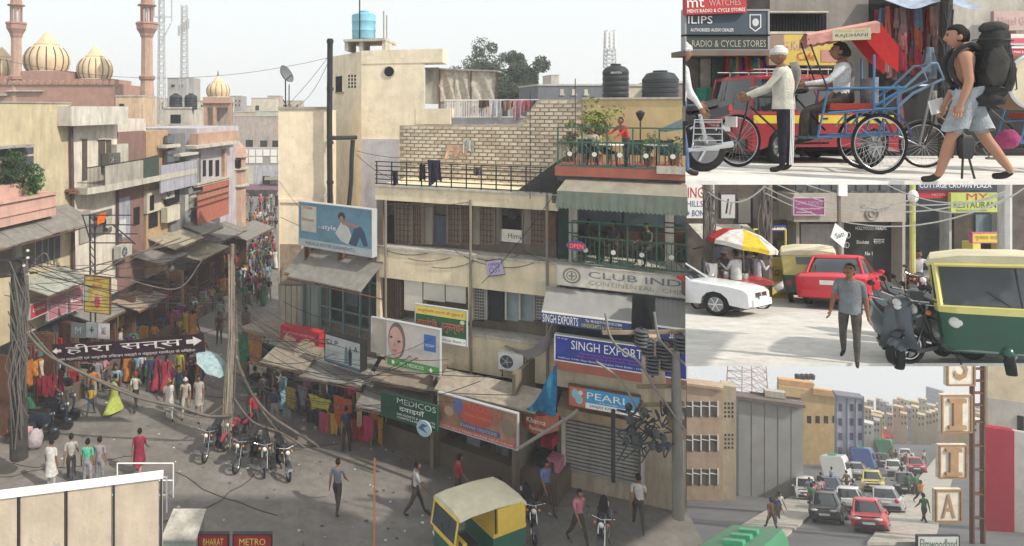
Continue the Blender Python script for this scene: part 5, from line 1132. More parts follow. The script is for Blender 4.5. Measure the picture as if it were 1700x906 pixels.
    MB().tube([(-.85, -.3, .98), (-.8, 0, .95), (-.85, .3, .98)], .015, 5).build('handlebar', BLACK, t)
    return t
def cycle_rick(label, blue=(.05, .16, .32), hood=True, group=None):
    """front wheel at x=-1.25, axle of the two rear wheels at x=.75, rear wheel radius .37"""
    t = T('cycle_rickshaw', label, 'cycle rickshaw', (0, 0, 0), group); bc = paint(blue, .3); wr = .36
    spoked(t, -1.12, 0, .35, 'front_wheel', 26, .018); 
    for y in (-.42, .42): spoked(t, .76, y, wr, 'rear_wheel', 28, .02)
    MB().tube([(.76, -.44, wr), (.76, .44, wr)], .02, 6).build('axle', DULL, t)
    m = MB(); m.tube([(-1.12, -.06, .35), (-1.0, -.05, .72), (-.95, 0, .98)], .014, 6); m.tube([(-1.12, .06, .35), (-1.0, .05, .72)], .014, 6); m.build('fork', BLACK, t)
    MB().tube([(-.78, -.28, 1.0), (-.86, -.22, 1.06), (-.95, 0, 1.03), (-.86, .22, 1.06), (-.78, .28, 1.0)], .012, 6).build('handlebar', DULL, t)
    m = MB(); m.sheet(lambda u, v: (-1.12 + .385 * math.cos(R(30 + 130 * u)), -.035 + .07 * v, .35 + .385 * math.sin(R(30 + 130 * u))), 12, 2); m.build('front_mudguard', DULL, t, 'all')
    m = MB()
    for a, b in (((-.96, 0, .93), (-.25, 0, .93)), ((-.93, 0, .8), (-.35, 0, .33)), ((-.25, 0, .95), (-.38, 0, .32)), ((-.38, 0, .32), (.2, 0, .34)), ((-.25, 0, .9), (.15, 0, .5))): m.tube([a, b], .015, 6)
    m.build('bicycle_frame', BLACK, t)
    MB().ball((-.22, 0, 1.0), .14, .09, .04, 10, 6).build('saddle', BLACK, t, 'all')
    m = MB(); m.ring((-.36, -.04, .32), .1, .008, 'y', 20, 4); m.tube([(-.36, -.06, .32), (-.28, -.08, .18)], .01, 5); m.tube([(-.36, .06, .32), (-.44, .08, .46)], .01, 5); m.box(-.33, -.23, -.14, -.06, .16, .19); m.build('pedal_crank', DULL, t)
    m = MB()
    for z in (.42, .22): m.tube([(-.36, -.05, z), (.7, -.05, .36 + (z - .32) * .5)], .005, 4)
    m.build('chain', IRON, t)
    for s_ in (-1, 1):
        y = .33 * s_; m = MB()
        for a, b in (((-.02, y, .42), (1.1, y, .48)), ((-.02, y, .42), (.12, y, 1.0)), ((.12, y, .72), (1.02, y, .78)), ((.12, y, 1.02), (1.1, y, 1.02)), ((.72, y, .78), (.72, y, 1.42)), ((1.02, y, .48), (1.02, y, 1.05)), ((.5, y, .45), (.5, y, .76)), ((.76, y, .45), (.88, y, .76)), ((.72, y, .8), (1.1, y, 1.02))): m.tube([a, b], .016, 6)
        m.build('side_frame', bc, t)
        m = MB(); m.sheet(lambda u, v: (.76 + (wr + .05) * math.cos(R(5 + 150 * u)), s_ * (.36 + .13 * v), wr + (wr + .05) * math.sin(R(5 + 150 * u))), 14, 2); m.build('rear_mudguard', bc, t, 'all')
    MB().tube([(1.1, -.33, 1.02), (1.42, -.33, 1.3), (1.5, -.3, 1.3), (1.58, -.3, 1.12), (1.2, -.32, .95), (1.02, -.33, .8)], .018, 6).build('rear_handle', paint((.12, .2, .3)), t); MB().tube([(1.1, .33, 1.02), (1.42, .33, 1.3), (1.5, .3, 1.3), (1.58, .3, 1.12), (1.2, .32, .95), (1.02, .33, .8)], .018, 6).build('rear_handle', paint((.12, .2, .3)), t)
    m = MB(); m.tube([(1.5, -.3, 1.3), (1.5, .3, 1.3)], .016, 6); m.tube([(1.45, -.32, 1.08), (1.28, -.32, .35), (1.02, -.33, .45)], .018, 6); m.build('rear_crossbar', DULL, t)
    MB().box(.15, .72, -.33, .33, .76, .84).build('seat_cushion', mat('red_vinyl', (.35, .05, .03), .5), t); MB().box(.72, .78, -.33, .33, .84, 1.15).build('seat_back', mat('patterned_vinyl', (.35, .35, .38), .6, .6, 12), t)
    MB().box(-.25, .2, -.3, .3, .4, .43).build('footboard', mat('teal_board', (.06, .14, .17), .6), t)
    if hood:
        red = mat('red_hood_cloth', (.5, .03, .03), .7, .2, 4); pk = mat('faded_hood_top', (.56, .27, .23), .8, .3, 3)
        HW = .31
        m = MB(); m.sheet(lambda u, v: (-.14 + .94 * u, -HW + HW * 2 * v, 1.68 + .12 * u + .05 * math.sin(math.pi * v)), 8, 8); m.sheet(lambda u, v: (-.14 + .94 * u, -HW + HW * 2 * v, 1.66 + .12 * u + .05 * math.sin(math.pi * v)), 8, 8); m.build('hood_top', pk, t, 'all')
        for s_ in (-1, 1): m = MB(); m.sheet(lambda u, v: (-.16 + .96 * u, s_ * (HW + .02 * v), 1.68 + .12 * u - .12 * v + .012 * math.sin(u * 50) * v), 20, 3); m.build('hood_valance', pk, t, 'all')
        m = MB(); m.sheet(lambda u, v: (.8 + .24 * u, -HW + HW * 2 * v, 1.80 - .30 * u), 5, 5); m.build('hood_back', red, t, 'all')
        for s_ in (-1, 1): m = MB(); m.add([(.8, s_ * HW, 1.80), (1.04, s_ * HW, 1.5), (1.03, s_ * HW, 1.2), (.84, s_ * HW, 1.35), (.6, s_ * HW, 1.62), (.5, s_ * HW, 1.74)], [(0, 1, 2, 3), (0, 3, 4, 5)]); m.build('hood_side', red, t)
        MB().tube([(-.14, -.31, 1.64), (.12, -.33, 1.0)], .012, 5).build('hood_stay', IRON, t); MB().tube([(-.14, .31, 1.64), (.12, .33, 1.0)], .012, 5).build('hood_stay', IRON, t)
        m = MB(); m.box(.18, .68, -.335, -.33, 1.6, 1.74); m.M = I4; q = m.build('hood_label', mat('label_cream', (.55, .5, .35), .7), t); q.rotation_euler = (0, 0, 0)
        text('RAJDHANI', Matrix.Translation((.22, -.34, 1.63)), .42, .05, BLACK, t); text('* PAHAR GANJ *', Matrix.Translation((.22, -.34, 1.69)), .42, .035, paint((.5, .3, .05)), t)
    return t
# ================================================================ signs, shops, clutter of the main street scene
def spl(pts, n=6):
    pts = [Vector(p) for p in pts]; out = []; q = [pts[0]] + pts + [pts[-1]]
    for i in range(1, len(q) - 2):
        for k in range(n):
            s_ = k / n; a, b, c, d = q[i - 1:i + 3]
            out.append(.5 * ((2 * b) + (c - a) * s_ + (2 * a - 5 * b + 4 * c - d) * s_ ** 2 + (3 * b - a - 3 * c + d) * s_ ** 3))
    return out + [pts[-1]]
GRN = paint((.02, .11, .045), .5); RED = paint((.5, .03, .04), .5); YEL = paint((.65, .55, .12), .5); BLU = paint((.03, .05, .28), .5); LBL = paint((.06, .33, .6), .5); GRYP = paint((.3, .3, .31), .5); CRM = paint((.62, .58, .5), .5); MAG = paint((.5, .12, .35), .5)
# blue billboard
FBB = Fac(497, 26.6, 617, 24.4)
t = sign(FBB, 497, 617, 335, 406, 'large blue billboard with reclining woman in jeans on the wall of the narrow house', mat('billboard_blue', (.14, .26, .34), .5, .35, .8, .02), galv, .0, .3,
  [('style', .34, .53, .42, .56, WHITE), ('this is my', .28, .34, .46, .5, WHITE), ('Garments', .04, .22, .58, .66, paint((.4, .1, .1))), ('NIRALA ROOP GARMENTS', .1, .78, .04, .12, paint((.12, .14, .18))), ('STORE', .06, .2, .86, .92, RED)], 'billboard', 'billboard',
  shapes=[('r', .03, .25, .34, .93, mat('billboard_cream', (.5, .48, .4))), ('r', 0, 1, 0, .16, mat('billboard_pale', (.4, .44, .45))), ('o', .56, .65, .68, .88, paint((.05, .035, .03), .6)), ('o', .575, .635, .62, .8, paint((.36, .21, .15), .6)), ('poly', [(.52, .4), (.6, .66), (.7, .56), (.76, .3), (.72, .18), (.6, .24)], 0, 0, 0, paint((.56, .55, .52), .6)), ('poly', [(.6, .62), (.66, .68), (.86, .62), (.84, .57), (.68, .6)], 0, 0, 0, paint((.36, .21, .15), .6)), ('poly', [(.7, .2), (.78, .56), (.86, .62), (.91, .5), (.95, .22), (.9, .2), (.85, .4), (.8, .18)], 0, 0, 0, paint((.05, .08, .16), .6))])
for px in (505, 560, 610): fb(FBB, px, px + 1.5, 400, 432, -.9, -.05, 'support_strut', RUST, t)
# box awnings under the billboard
awning(FBB, 500, 620, 412, .95, 1.7, grs, 'big grey tin awning directly under the blue billboard', -.9, ref=497)
awning(FBB, 486, 512, 408, 1.0, 1.4, grs, 'short tilted tin awning at the left end under the billboard', -.9, ref=497)
FG = Fac(500, 28.2, 628, 25.6)
t = T('glazed_porch', 'dim porch with blue green painted frames under the tin awnings', 'porch', FG.pt(560, 560))
tealp = stn('teal_frame_paint', (.16, .25, .26), .4)
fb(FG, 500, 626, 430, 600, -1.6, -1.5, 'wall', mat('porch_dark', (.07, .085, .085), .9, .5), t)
for px in (501, 530, 546, 568, 596, 612, 624): fb(FG, px, px + 2.4, 430, 560, -.1, 0, 'post', tealp, t)
for y in (450, 505, 526): fb(FG, 530, 626, y, y + 2.5, -.08, -.02, 'rail', tealp, t)
for a, b in ((503, 515), (516, 529)): fb(FG, a, b, 440, 560, -.3, -.2, 'panel', stn('teal_grey_panel', (.25, .29, .27)), t)
fb(FG, 571, 594, 452, 504, -.2, -.15, 'panel', mat('dim_glass', (.10, .13, .14), .2), t)
fb(FG, 500, 626, 545, 560, -1.5, .3, 'ledge', stn('brown_ledge', (.25, .21, .16)), t)
# red sign, OP sign
FR1 = Fac(467, 27.6, 535, 26.6); sign(FR1, 467, 529, 541, 580, 'crimson shop sign with two bridal photographs over the hanging clothes', paint((.42, .03, .06), .5), RED, .6, .35, [('AMRITSARI LADIES SUIT', .06, .92, .76, .84, paint((.6, .4, .4))), ('SHOP NO 1234 MAIN BAZAR', .12, .75, .06, .13, BLACK)], shapes=[('o', .06, .4, .3, .7, paint((.55, .3, .18), .6)), ('o', .1, .2, .42, .75, paint((.6, .42, .3), .6)), ('o', .52, .9, .3, .66, paint((.6, .42, .2), .6)), ('o', .6, .78, .36, .6, paint((.62, .5, .36), .6)), ('r', .02, .98, .03, .17, paint((.6, .58, .52), .5))])
FO = Fac(540, 25.6, 604, 24.4); t = sign(FO, 540, 598, 554, 598, 'white lightbox with letters O.P. and a man in a suit, above the shop awnings', paint((.42, .46, .45), .5), BLACK, .8, .35, [('O.P.', .04, .42, .66, .86, BLACK), ('A', .82, .94, .62, .84, BLACK), ('TAILORS & DRAPERS', .06, .5, .4, .48, GRYP), ('SUITING', .06, .4, .28, .36, GRYP)], shapes=[('poly', [(.56, .12), (.57, .6), (.61, .8), (.65, .6), (.66, .12)], 0, 0, 0, paint((.12, .2, .25), .5)), ('poly', [(.68, .1), (.67, .6), (.72, .7), (.77, .58), (.76, .1)], 0, 0, 0, paint((.02, .03, .04), .5)), ('o', .69, .75, .68, .8, paint((.3, .2, .15), .5)), ('r', 0, 1, 0, .08, paint((.08, .15, .22), .5))])
# medicos face sign, curved top board
FM = Fac(615, 24.6, 775, 22.6)
t = sign(FM, 643, 729, 532, 604, 'tilted pharmacy sign with a woman face, blue patch and green band', mat('sign_cream', (.55, .5, .46), .5, .15), galv, .9, .15, [('M.L. MEDICOS', .26, .72, .055, .13, WHITE), ('VICHY', .74, .92, .60, .66, WHITE), ('skin care ideal for', .42, .7, .46, .49, GRYP), ('sensitive skin', .42, .68, .41, .44, GRYP)],
  shapes=[('o', .02, .36, .18, 1.0, paint((.18, .13, .1), .6)), ('o', .03, .31, .2, .9, paint((.56, .33, .29), .6)), ('o', .05, .11, .62, .67, paint((.05, .04, .04), .6)), ('o', .2, .27, .55, .6, paint((.05, .04, .04), .6)), ('poly', [(.16, .58), (.13, .46), (.18, .45)], 0, 0, 0, paint((.42, .24, .2), .6)), ('o', .1, .2, .33, .38, paint((.5, .14, .15), .6)), ('r', .72, .94, .5, .86, paint((.05, .15, .42), .5)), ('r', 0, 1, 0, .18, paint((.1, .3, .07), .5)), ('r', .09, .15, .07, .1, WHITE), ('r', .107, .133, .04, .13, WHITE), ('r', .82, .88, .07, .1, WHITE), ('r', .837, .863, .04, .13, WHITE), ('r', .42, .5, .26, .32, paint((.5, .3, .3))), ('r', .54, .62, .25, .31, paint((.5, .33, .3)))])
sign(FM, 617, 645, 527, 582, 'blank beige side board left of the woman face sign', stn('plain_beige_board', (.46, .41, .34), .2), galv, .8, .1, name='side_board', cat='board')
FH = Fac(690, 23.6, 778, 22.7)
sign(FH, 690, 774, 505, 560, 'green and yellow shop board with tall red Hindi lettering above the pharmacy sign', GRN, galv, .35, .1, [('आयुर्वेदिक दवाओं की दुकान है', .04, .95, .80, .92, RED), ('आयुर्वेदिक', .02, .44, .34, .64, paint((.62, .12, .12))), ('अनुसन्धान', .5, .96, .28, .58, paint((.62, .12, .12))), ('Hosp. Bazar +', .55, .98, .03, .12, BLACK)], shapes=[('r', 0, 1, .74, 1, YEL), ('r', .48, 1, 0, .18, WHITE), ('o', .88, .97, .6, .72, paint((.5, .55, .4)))])
# awnings in front of C at shop level
tan = stn('tan_tin', (.27, .23, .18), .5, scale=3)
for pl, pr, yt, dr, ou, lb, mm in [(470, 540, 590, .3, 1.7, 'tan sloping canopy under the crimson sign', tan), (530, 628, 594, .45, 1.6, 'grey sagging canopy under the O.P. lightbox', grs), (636, 790, 592, .35, 1.1, 'long tan ledge canopy under the pharmacy sign', tan), (622, 735, 618, .55, 1.7, 'grey canopy over the green medicine sign', grs)]:
    awning(FC, pl, pr, yt, dr, ou, mm, lb, .1, ref=625)
FQ = Fac(727, 22.4, 895, 20.6)
awning(FQ, 727, 893, 622, .35, 1.0, stn('pale_tan_tin', (.36, .31, .25), .5, scale=3), 'pale tan tin canopy over the large picture sign', -.7, ref=727)
# green medicine sign
FD1 = Fac(630, 22.8, 728, 21.6); sign(FD1, 632, 726, 650, 690, 'dark green medicine shop sign in Hindi under the grey canopy', mat('deep_green_board', (.02, .07, .045), .5), None, .2, .12, [('दवाइयाँ', .34, .78, .42, .66, WHITE), ('MEDICOS', .3, .98, .72, .95, paint((.45, .5, .48))), ('DRUGGISTS & CHEMISTS', .3, .96, .25, .33, WHITE), ('COSMETICS & GENERAL STORE', .3, .96, .12, .2, WHITE)])
m = FD1.mb(); c = FD1.pt(704, 711, .3); t = T('round_sign', 'round blue and white disc sign hanging below the green medicine sign', 'sign', c); m = MB(FD1.M @ Matrix.Translation((FD1.u(704, .3), .3, FD1.z(704, 711, .3)))); m.extr([(.26 * math.cos(q * math.pi / 12), .26 * math.sin(q * math.pi / 12)) for q in range(24)], -.03, .03); m.build('disc', paint((.35, .45, .5)), t)
m = MB(m.M); m.extr([(-.2, -.02), (-.05, .16), (.16, .14), (-.02, .03), (.14, -.12)], .03, .04); m.build('emblem', paint((.05, .12, .25)), t)
FK = Fac(727, 21.8, 862, 20.2)
sign(FK, 728, 858, 652, 706, 'large faded picture sign of shoppers with red lettering below the pale tan canopy', mat('picture_board', (.30, .17, .11), .6, .5, 2), galv, .1, .12, [('ROCKSON', .4, .8, .78, .95, paint((.6, .12, .08))), ('Hotel Comforts', .36, .7, .56, .66, paint((.6, .2, .08))), ('KHANNA CREATIONS', .3, .76, .2, .3, paint((.5, .4, .3))), ('SHOP NO 5 MAIN BAZAR NEW DELHI', .02, .95, .03, .1, paint((.55, .5, .45)))], shapes=[('o', .28, .72, .3, .98, paint((.42, .08, .05), .6)), ('o', .2, .33, .55, 1, paint((.1, .14, .3), .6)), ('o', .08, .2, .4, .68, paint((.45, .3, .2), .6)), ('r', .3, .8, .17, .33, paint((.07, .1, .25), .6)), ('r', 0, 1, 0, .13, paint((.45, .1, .09), .6)), ('o', .82, .96, .3, .8, paint((.2, .17, .12), .6))])
# Club sign and lower right signs
t = sign(FD, 925, 1139, 440, 471, 'long cream club sign with round cross emblem under the green balcony', CRM, PALE, .12, .25, [('CLUB INDIA', .255, 1.13 * .99, .50, .84, paint((.13, .15, .2))), ('CONTINENTAL · CHINESE', .26, 1.12 * .99, .14, .36, paint((.28, .27, .22)))], shapes=[('o', .045, .195, .1, .93, paint((.2, .19, .13))), ('o', .062, .178, .19, .84, CRM), ('o', .075, .165, .26, .77, paint((.2, .19, .13))), ('o', .085, .155, .31, .72, CRM), ('r', .094, .146, .47, .55, paint((.2, .19, .13))), ('r', .113, .127, .33, .7, paint((.2, .19, .13)))])
# neon OPEN oval
t = T('open_sign', 'oval blue and red OPEN sign hung on the green balcony railing', 'sign', FD.pt(957, 415, .3)); Mx = FD.M @ Matrix.Translation((FD.u(957, .25), .25, FD.z(957, 408, .25)))
m = MB(Mx); m.extr([(.31 * math.cos(q * math.pi / 12), .17 * math.sin(q * math.pi / 12)) for q in range(24)], -.03, .0); m.build('board', paint((.07, .08, .2)), t)
for k in range(22): a = k * math.pi / 11; m = MB(Mx); m.cbox((.285 * math.cos(a), .01, .145 * math.sin(a)), .02, .02, .02); m.build('bulb', paint((.6, .15, .15)), t)
text('OPEN', Mx @ Matrix.Translation((-.21, 0, -.08)), .42, .15, mat('lit_red_letters', (.9, .05, .05), .4, .05, emit=.8), t, ex=.02)
# small diamond sign on C
t = T('small_projecting_sign', 'small tilted violet sign board on the beige band of the middle floor', 'sign', FC.pt(825, 460, .1)); Mx = FC.M @ Matrix.Translation((FC.u(811, .1), .12, FC.z(811, 454, .1))) @ Matrix.Rotation(R(-14), 4, 'Y')
m = MB(Mx); m.box(0, .54, -.04, 0, -.08, .42); m.build('board', paint((.42, .36, .55)), t); m = MB(Mx); m.box(-.02, .56, -.05, -.01, -.11, -.08); m.box(-.02, .56, -.05, -.01, .42, .45); m.build('frame', RUST, t)
text('OPEN', Mx @ Matrix.Translation((.08, 0, .24)), .36, .1, BLACK, t); text('CUT', Mx @ Matrix.Translation((.05, 0, .0)), .4, .2, paint((.08, .05, .2)), t)
# grey roller awnings with SINGH valance
gaw = mat('grey_canvas', (.26, .26, .25), .9, .12, 2)
def box_awning(pl, pr, lb, texts, val):
    t = T('shop_awning', lb, 'awning', FD.pt((pl + pr) / 2, 525, .8)); u0, u1 = FD.u(pl), FD.u(pr); z0, z1, z2 = FD.z(925, 476), FD.z(925, 503), FD.z(925, 521)
    m = MB(FD.M); m.sheet(lambda u, v: (u0 + (u1 - u0) * u, .02 + 1.1 * v, z0 + (z1 - z0) * v + .015 * math.sin(u * 40) * (1 - v)), 24, 6); m.build('canvas', gaw, t, 'all')
    m = FD.mb(); m.box(u0, u1, 1.1, 1.14, z1 - .03, z1 + .02); m.build('front_bar', WHITE, t)
    m = FD.mb(); m.box(u0, u1, 1.11, 1.13, z2, z1 - .03); m.build('valance', val, t)
    m = FD.mb(); m.extr([], 0, 0) if False else m.add([(u0, .02, z0), (u0, 1.12, z1), (u0, 1.12, z2), (u0, .02, z2)], [(0, 1, 2, 3)]); m.build('side_flap', gaw, t)
    for (s_, a, b, c, d, mm) in texts: text(s_, FD.M @ Matrix.Translation((u0 + (u1 - u0) * a, 1.13, z2 + (z1 - .03 - z2) * c)), (u1 - u0) * (b - a), (z1 - .03 - z2) * (d - c), mm, t, ex=.01)
    return t
box_awning(908, 1050, 'wide grey awning with SINGH EXPORTS lettering on its blue valance', [('SINGH EXPORTS', .01, .42, .12, .9, WHITE), ('Tel. 9810237174, 9818525888', .5, .9, .58, .86, WHITE), ('HANDICRAFTS & HANDLOOM', .46, .9, .12, .48, YEL)], paint((.05, .07, .2), .6))
box_awning(1088, 1140, 'short grey awning at the right edge with a blue valance', [('SINGH', .42, .98, .12, .9, WHITE)], paint((.05, .07, .2), .6))
m = FD.mb(); FD.box(m, 934, 1050, 526, 556, -1.85, -1.7); t0_ = one(m, 'shop_window', mat('dark_teal_window', (.05, .08, .10), .3), 'dim first floor shop window behind the grey awning', 'window')
# folded tarp bundle
m = MB(FD.M); u = FD.u(1067, .9); z = FD.z(925, 476)
m.loft([[(u + a * r_, .9 + b * r_, z - .02 - zz) for a, b in ((-.5, -.5), (.5, -.5), (.6, .3), (0, .6), (-.6, .3))] for r_, zz in ((.12, -.15), (.28, .1), (.42, .5), (.5, .95))]); one(m, 'folded_tarpaulin', cloth((.025, .025, .03)), 'folded black tarpaulin hanging between the two grey awnings', 'tarpaulin')
# SINGH EXPORT main sign, red ledge, PEARL sign
m = FD.mb(); FD.box(m, 922, 1139, 596, 612, -1.9, 1.0); one(m, 'red_ledge', stn('red_ledge', (.36, .12, .08), .3), 'dull red ledge below the big blue export sign', 'ledge')
m = FD.mb(); FD.box(m, 922, 1139, 612, 640, -1.9, .8); one(m, 'cream_fascia', stn('cream_fascia', (.46, .39, .28), .4), 'cream plaster fascia between the export sign and the kitchen sign', 'fascia')
sign(FD, 922, 1139, 556, 596, 'big blue sign with bold white SINGH EXPORT lettering', BLU, WHITE, 1.0, .2, [('SINGH EXPORTS', .13, .72, .52, .88, WHITE), ('Manufacturers, Exporters & Wholesalers', .2, .68, .34, .44, MAG), ('Deals in All Kinds of Handicrafts, Carpets', .18, .66, .22, .31, MAG), ('Address: 5144, Main Bazar, Paharganj, New Delhi - 110055', .02, .72, .06, .15, WHITE), ('M. Singh', .02, .1, .86, .94, WHITE)])
t = sign(FD, 945, 1062, 640, 672, 'sky blue kitchen ware sign with turquoise figures on an orange patch', LBL, RUST, 1.1, .15, [('PEARL', .26, .86, .5, .84, WHITE), ('& Co. Crockery', .44, .7, .33, .42, WHITE), ('SANJAY KITCHEN WARE', .3, .95, .05, .22, BLACK)], shapes=[('r', 0, .24, 0, 1, paint((.5, .13, .08))), ('r', .24, 1, 0, .28, WHITE), ('o', .04, .13, .4, .9, paint((.2, .5, .55))), ('o', .09, .2, .15, .6, paint((.2, .5, .55))), ('o', .13, .2, .6, .85, paint((.5, .6, .6)))])
# lower shop under it
t = T('corner_shop', 'brown fronted corner shop below the kitchen ware sign', 'shop', FD.pt(1030, 740, 1)); fb(FD, 925, 1139, 676, 690, -1.9, .9, 'shutter_box', stn('brown_shutter_box', (.3, .22, .14)), t)
fb(FD, 925, 1139, 690, 880, -1.9, -.2, 'shop_wall', stn('tan_shop_wall', (.40, .33, .25)), t)
for i in range(14): m = FD.mb(); zz = FD.z(925, 696 + i * 6); m.box(FD.u(935), FD.u(1060), -.2, -.12, zz - .1, zz - .02); m.build('shutter_slat', stn('steel_shutter', (.3, .29, .27)), t)
for px in (932, 1064, 1130): fb(FD, px, px + 6, 690, 880, -.2, .1, 'pilaster', PALE, t)
# curved small red sign, blue tarp, AC, hoses
FX = Fac(866, 20.9, 928, 20.3)
m = MB(FX.M); W = FX.L
def cs(u, v): return (W * u, .3 * math.sin(math.pi * u), FX.z(866, 704) + (FX.z(866, 674) - FX.z(866, 704)) * v - .1 * math.sin(math.pi * u) + .1 * u)
t = T('curved_sign', 'small curved brick red shop sign under the blue tarpaulin', 'sign', FX.pt(897, 700)); m.sheet(cs, 14, 4); m.build('board', mat('orange_red_board', (.34, .1, .06), .6, .4, 4), t, 'all')
text('Khanna', FX.M @ Matrix.Translation((W * .22, .33, FX.z(866, 688) - .02)), W * .5, .16, CRM, t); text('Footwear', FX.M @ Matrix.Translation((W * .3, .34, FX.z(866, 700) - .0)), W * .42, .13, CRM, t)
m = MB(FX.M); m.sheet(lambda u, v: (W * (.45 + .55 * u - .25 * (1 - v) * (1 - u)), .35 + .12 * math.sin(u * 9 + v * 3), FX.z(866, 668) + (1.35 * u + .25) * v), 10, 10); one(m, 'blue_tarpaulin', cloth((.03, .16, .30)), 'torn blue tarpaulin draped from the corner above the curved red sign', 'tarpaulin', smooth='all')
ac_unit(FC.M @ Matrix.Translation((FC.u(830, .3), .25, FC.z(830, 608, .3))), .82, .58, .3, 'white split air conditioner unit on the beige band near the drooping hoses', paint((.6, .6, .57)))
HB = T('hose_bundle', 'bundle of grey hoses drooping over the white air conditioner', 'hoses', FC.pt(880, 600, .3))
for i in range(9):
    m = MB(); a = FC.pt(838 + i * 2.0, 574 + i * .8, .3); b = FC.pt(922, 528 + i * 2.2, .45); mid = FC.pt(905, 560 + i * 2.6, .6); mid2 = FC.pt(875, 582 + i * 1.5, .5)
    m.tube(spl([a, mid2, mid, b], 5), .035, 5); m.build('hose', mat('grey_hose', (.2, .19, .18), .7), HB, 'all')
m = MB(); m.tube([FC.pt(872, 604, .3), FC.pt(876, 640, .3), FC.pt(868, 650, .35)], .05, 6); one(m, 'ac_pipe', IRON, 'bent dark pipe beside the white air conditioner', 'pipe')
# ladder marks: stacked meter hooks at corner
for i in range(9): fb(FC, 916, 924, 316 + i * 2.4, 317 + i * 2.4, .05, .12, 'corner_bracket', IRON, BC)
# shop interiors and hanging goods (right hand row)
SR = Fac(467, 28.0, 930, 20.9)
for i, (a, b, l) in enumerate([(467, 545, 'garment shop bay below the crimson sign'), (545, 628, 'garment shop bay below the O.P. lightbox'), (628, 728, 'medicine shop bay below the green sign'), (728, 862, 'shop bay below the large picture sign'), (862, 928, 'narrow shop bay below the curved red sign')]):
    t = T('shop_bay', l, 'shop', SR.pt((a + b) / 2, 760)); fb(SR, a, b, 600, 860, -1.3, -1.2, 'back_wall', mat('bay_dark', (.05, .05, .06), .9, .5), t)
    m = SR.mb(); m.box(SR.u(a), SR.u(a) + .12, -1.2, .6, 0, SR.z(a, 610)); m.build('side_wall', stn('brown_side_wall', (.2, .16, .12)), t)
    m = SR.mb(); m.box(SR.u(a) + .12, SR.u(b), -1.2, .2, 0, .8); m.build('counter', mat('stall_wood', (.13, .10, .08)), t)
    for k in range(10):
        c = rd.choice(CC)[1]; u = rd.uniform(SR.u(a) + .2, SR.u(b) - .4); z = rd.choice([.8, 1.5, 2.1]); m = SR.mb(); m.box(u, u + rd.uniform(.2, .5), -.9, -.3, z, z + rd.uniform(.15, .5)); m.build('stock', cloth(c), t)
hg = [ (543, 558, 608, 660, (.03, .07, .10), 'dark teal gown hanging high under the O.P. lightbox'), (560, 566, 612, 665, (.02, .02, .03), 'slim black kurta beside the dark teal gown'), (577, 590, 620, 652, (.55, .04, .16), 'bright magenta top hanging under the round bracket sign'), (592, 600, 650, 705, (.60, .50, .30), 'long cream yellow scarf hanging beside the magenta top'), (603, 611, 620, 690, (.03, .1, .11), 'dark green scarf hanging near the O card'),
 (556, 580, 655, 700, (.55, .12, .05), 'orange red embroidered dress in the middle of the hanging row'), (519, 543, 655, 675, (.55, .52, .1), 'yellow green blouse left in the hanging row'), (474, 490, 640, 672, (.45, .36, .04), 'mustard bag top hanging below the yellow star cloth'), (497, 508, 640, 672, (.25, .25, .3), 'grey spotted top left of the yellow green blouse'), (470, 482, 675, 715, (.3, .34, .36), 'grey patterned skirt low in the hanging row'),
 (532, 544, 683, 725, (.5, .1, .16), 'rose pink kurta low in the hanging row'), (544, 560, 683, 735, (.65, .38, .06), 'yellow to orange dress low in the hanging row'), (566, 580, 700, 735, (.4, .32, .15), 'beige gold skirt at the foot of the hanging row'), (586, 604, 695, 735, (.42, .05, .05), 'dark red dress right of the gold skirt'), (606, 618, 690, 728, (.55, .06, .14), 'hot pink dress hanging near the medicine shop'), (618, 626, 655, 700, (.4, .13, .04), 'rust brown scarf at the right end of the hanging row'), (612, 622, 700, 735, (.3, .42, .06), 'lime skirt under the hot pink dress'), (626, 636, 690, 735, (.45, .2, .04), 'amber patterned kurta beside the medicine shop'),
 (480, 520, 690, 735, (.04, .05, .1), 'navy bedspread behind the grey patterned skirt'), (508, 530, 680, 720, (.05, .05, .07), 'black shawl behind the rose pink kurta')]
for a, b, y0, y1, c, l in hg: hang(SR, a, b, y0, y1, .35 + rd.uniform(0, .5), c, l, 'hanging_garment', 'garment', 'garments hung out in front of the right hand shops', taper=rd.uniform(-.6, .1))
gk = ['scarf', 'top', 'kurta', 'skirt', 'shawl']; used_ = set()
for i in range(70):
    cn, cc = rd.choice(CC); g_ = rd.choice(gk); a = 468 + (i % 35) * 4.6 + rd.uniform(-1, 1); row = i // 35; y0 = (646, 690)[row] + rd.uniform(-6, 8); zn = ('left', 'middle', 'right')[min(2, (i % 35) // 12)]
    hang(SR, a, a + rd.uniform(5, 9), y0, y0 + rd.uniform(24, 46), .1 + .2 * rd.random(), tuple(x * rd.uniform(.5, 1) for x in cc), '%s %s in the %s row, %s part of the garment shops' % (cn, g_, ('upper', 'lower')[row], zn), 'hanging_garment', 'garment', '%s %s, %s row %s' % (cn, g_, ('upper', 'lower')[row], zn), taper=rd.uniform(-.6, .3))
sign(SR, 603, 619, 613, 638, 'small beige card with a single black O hung between scarves', CRM, None, .9, .04, [('O', .3, .7, .35, .7, BLACK)], name='shop_card', cat='sign')
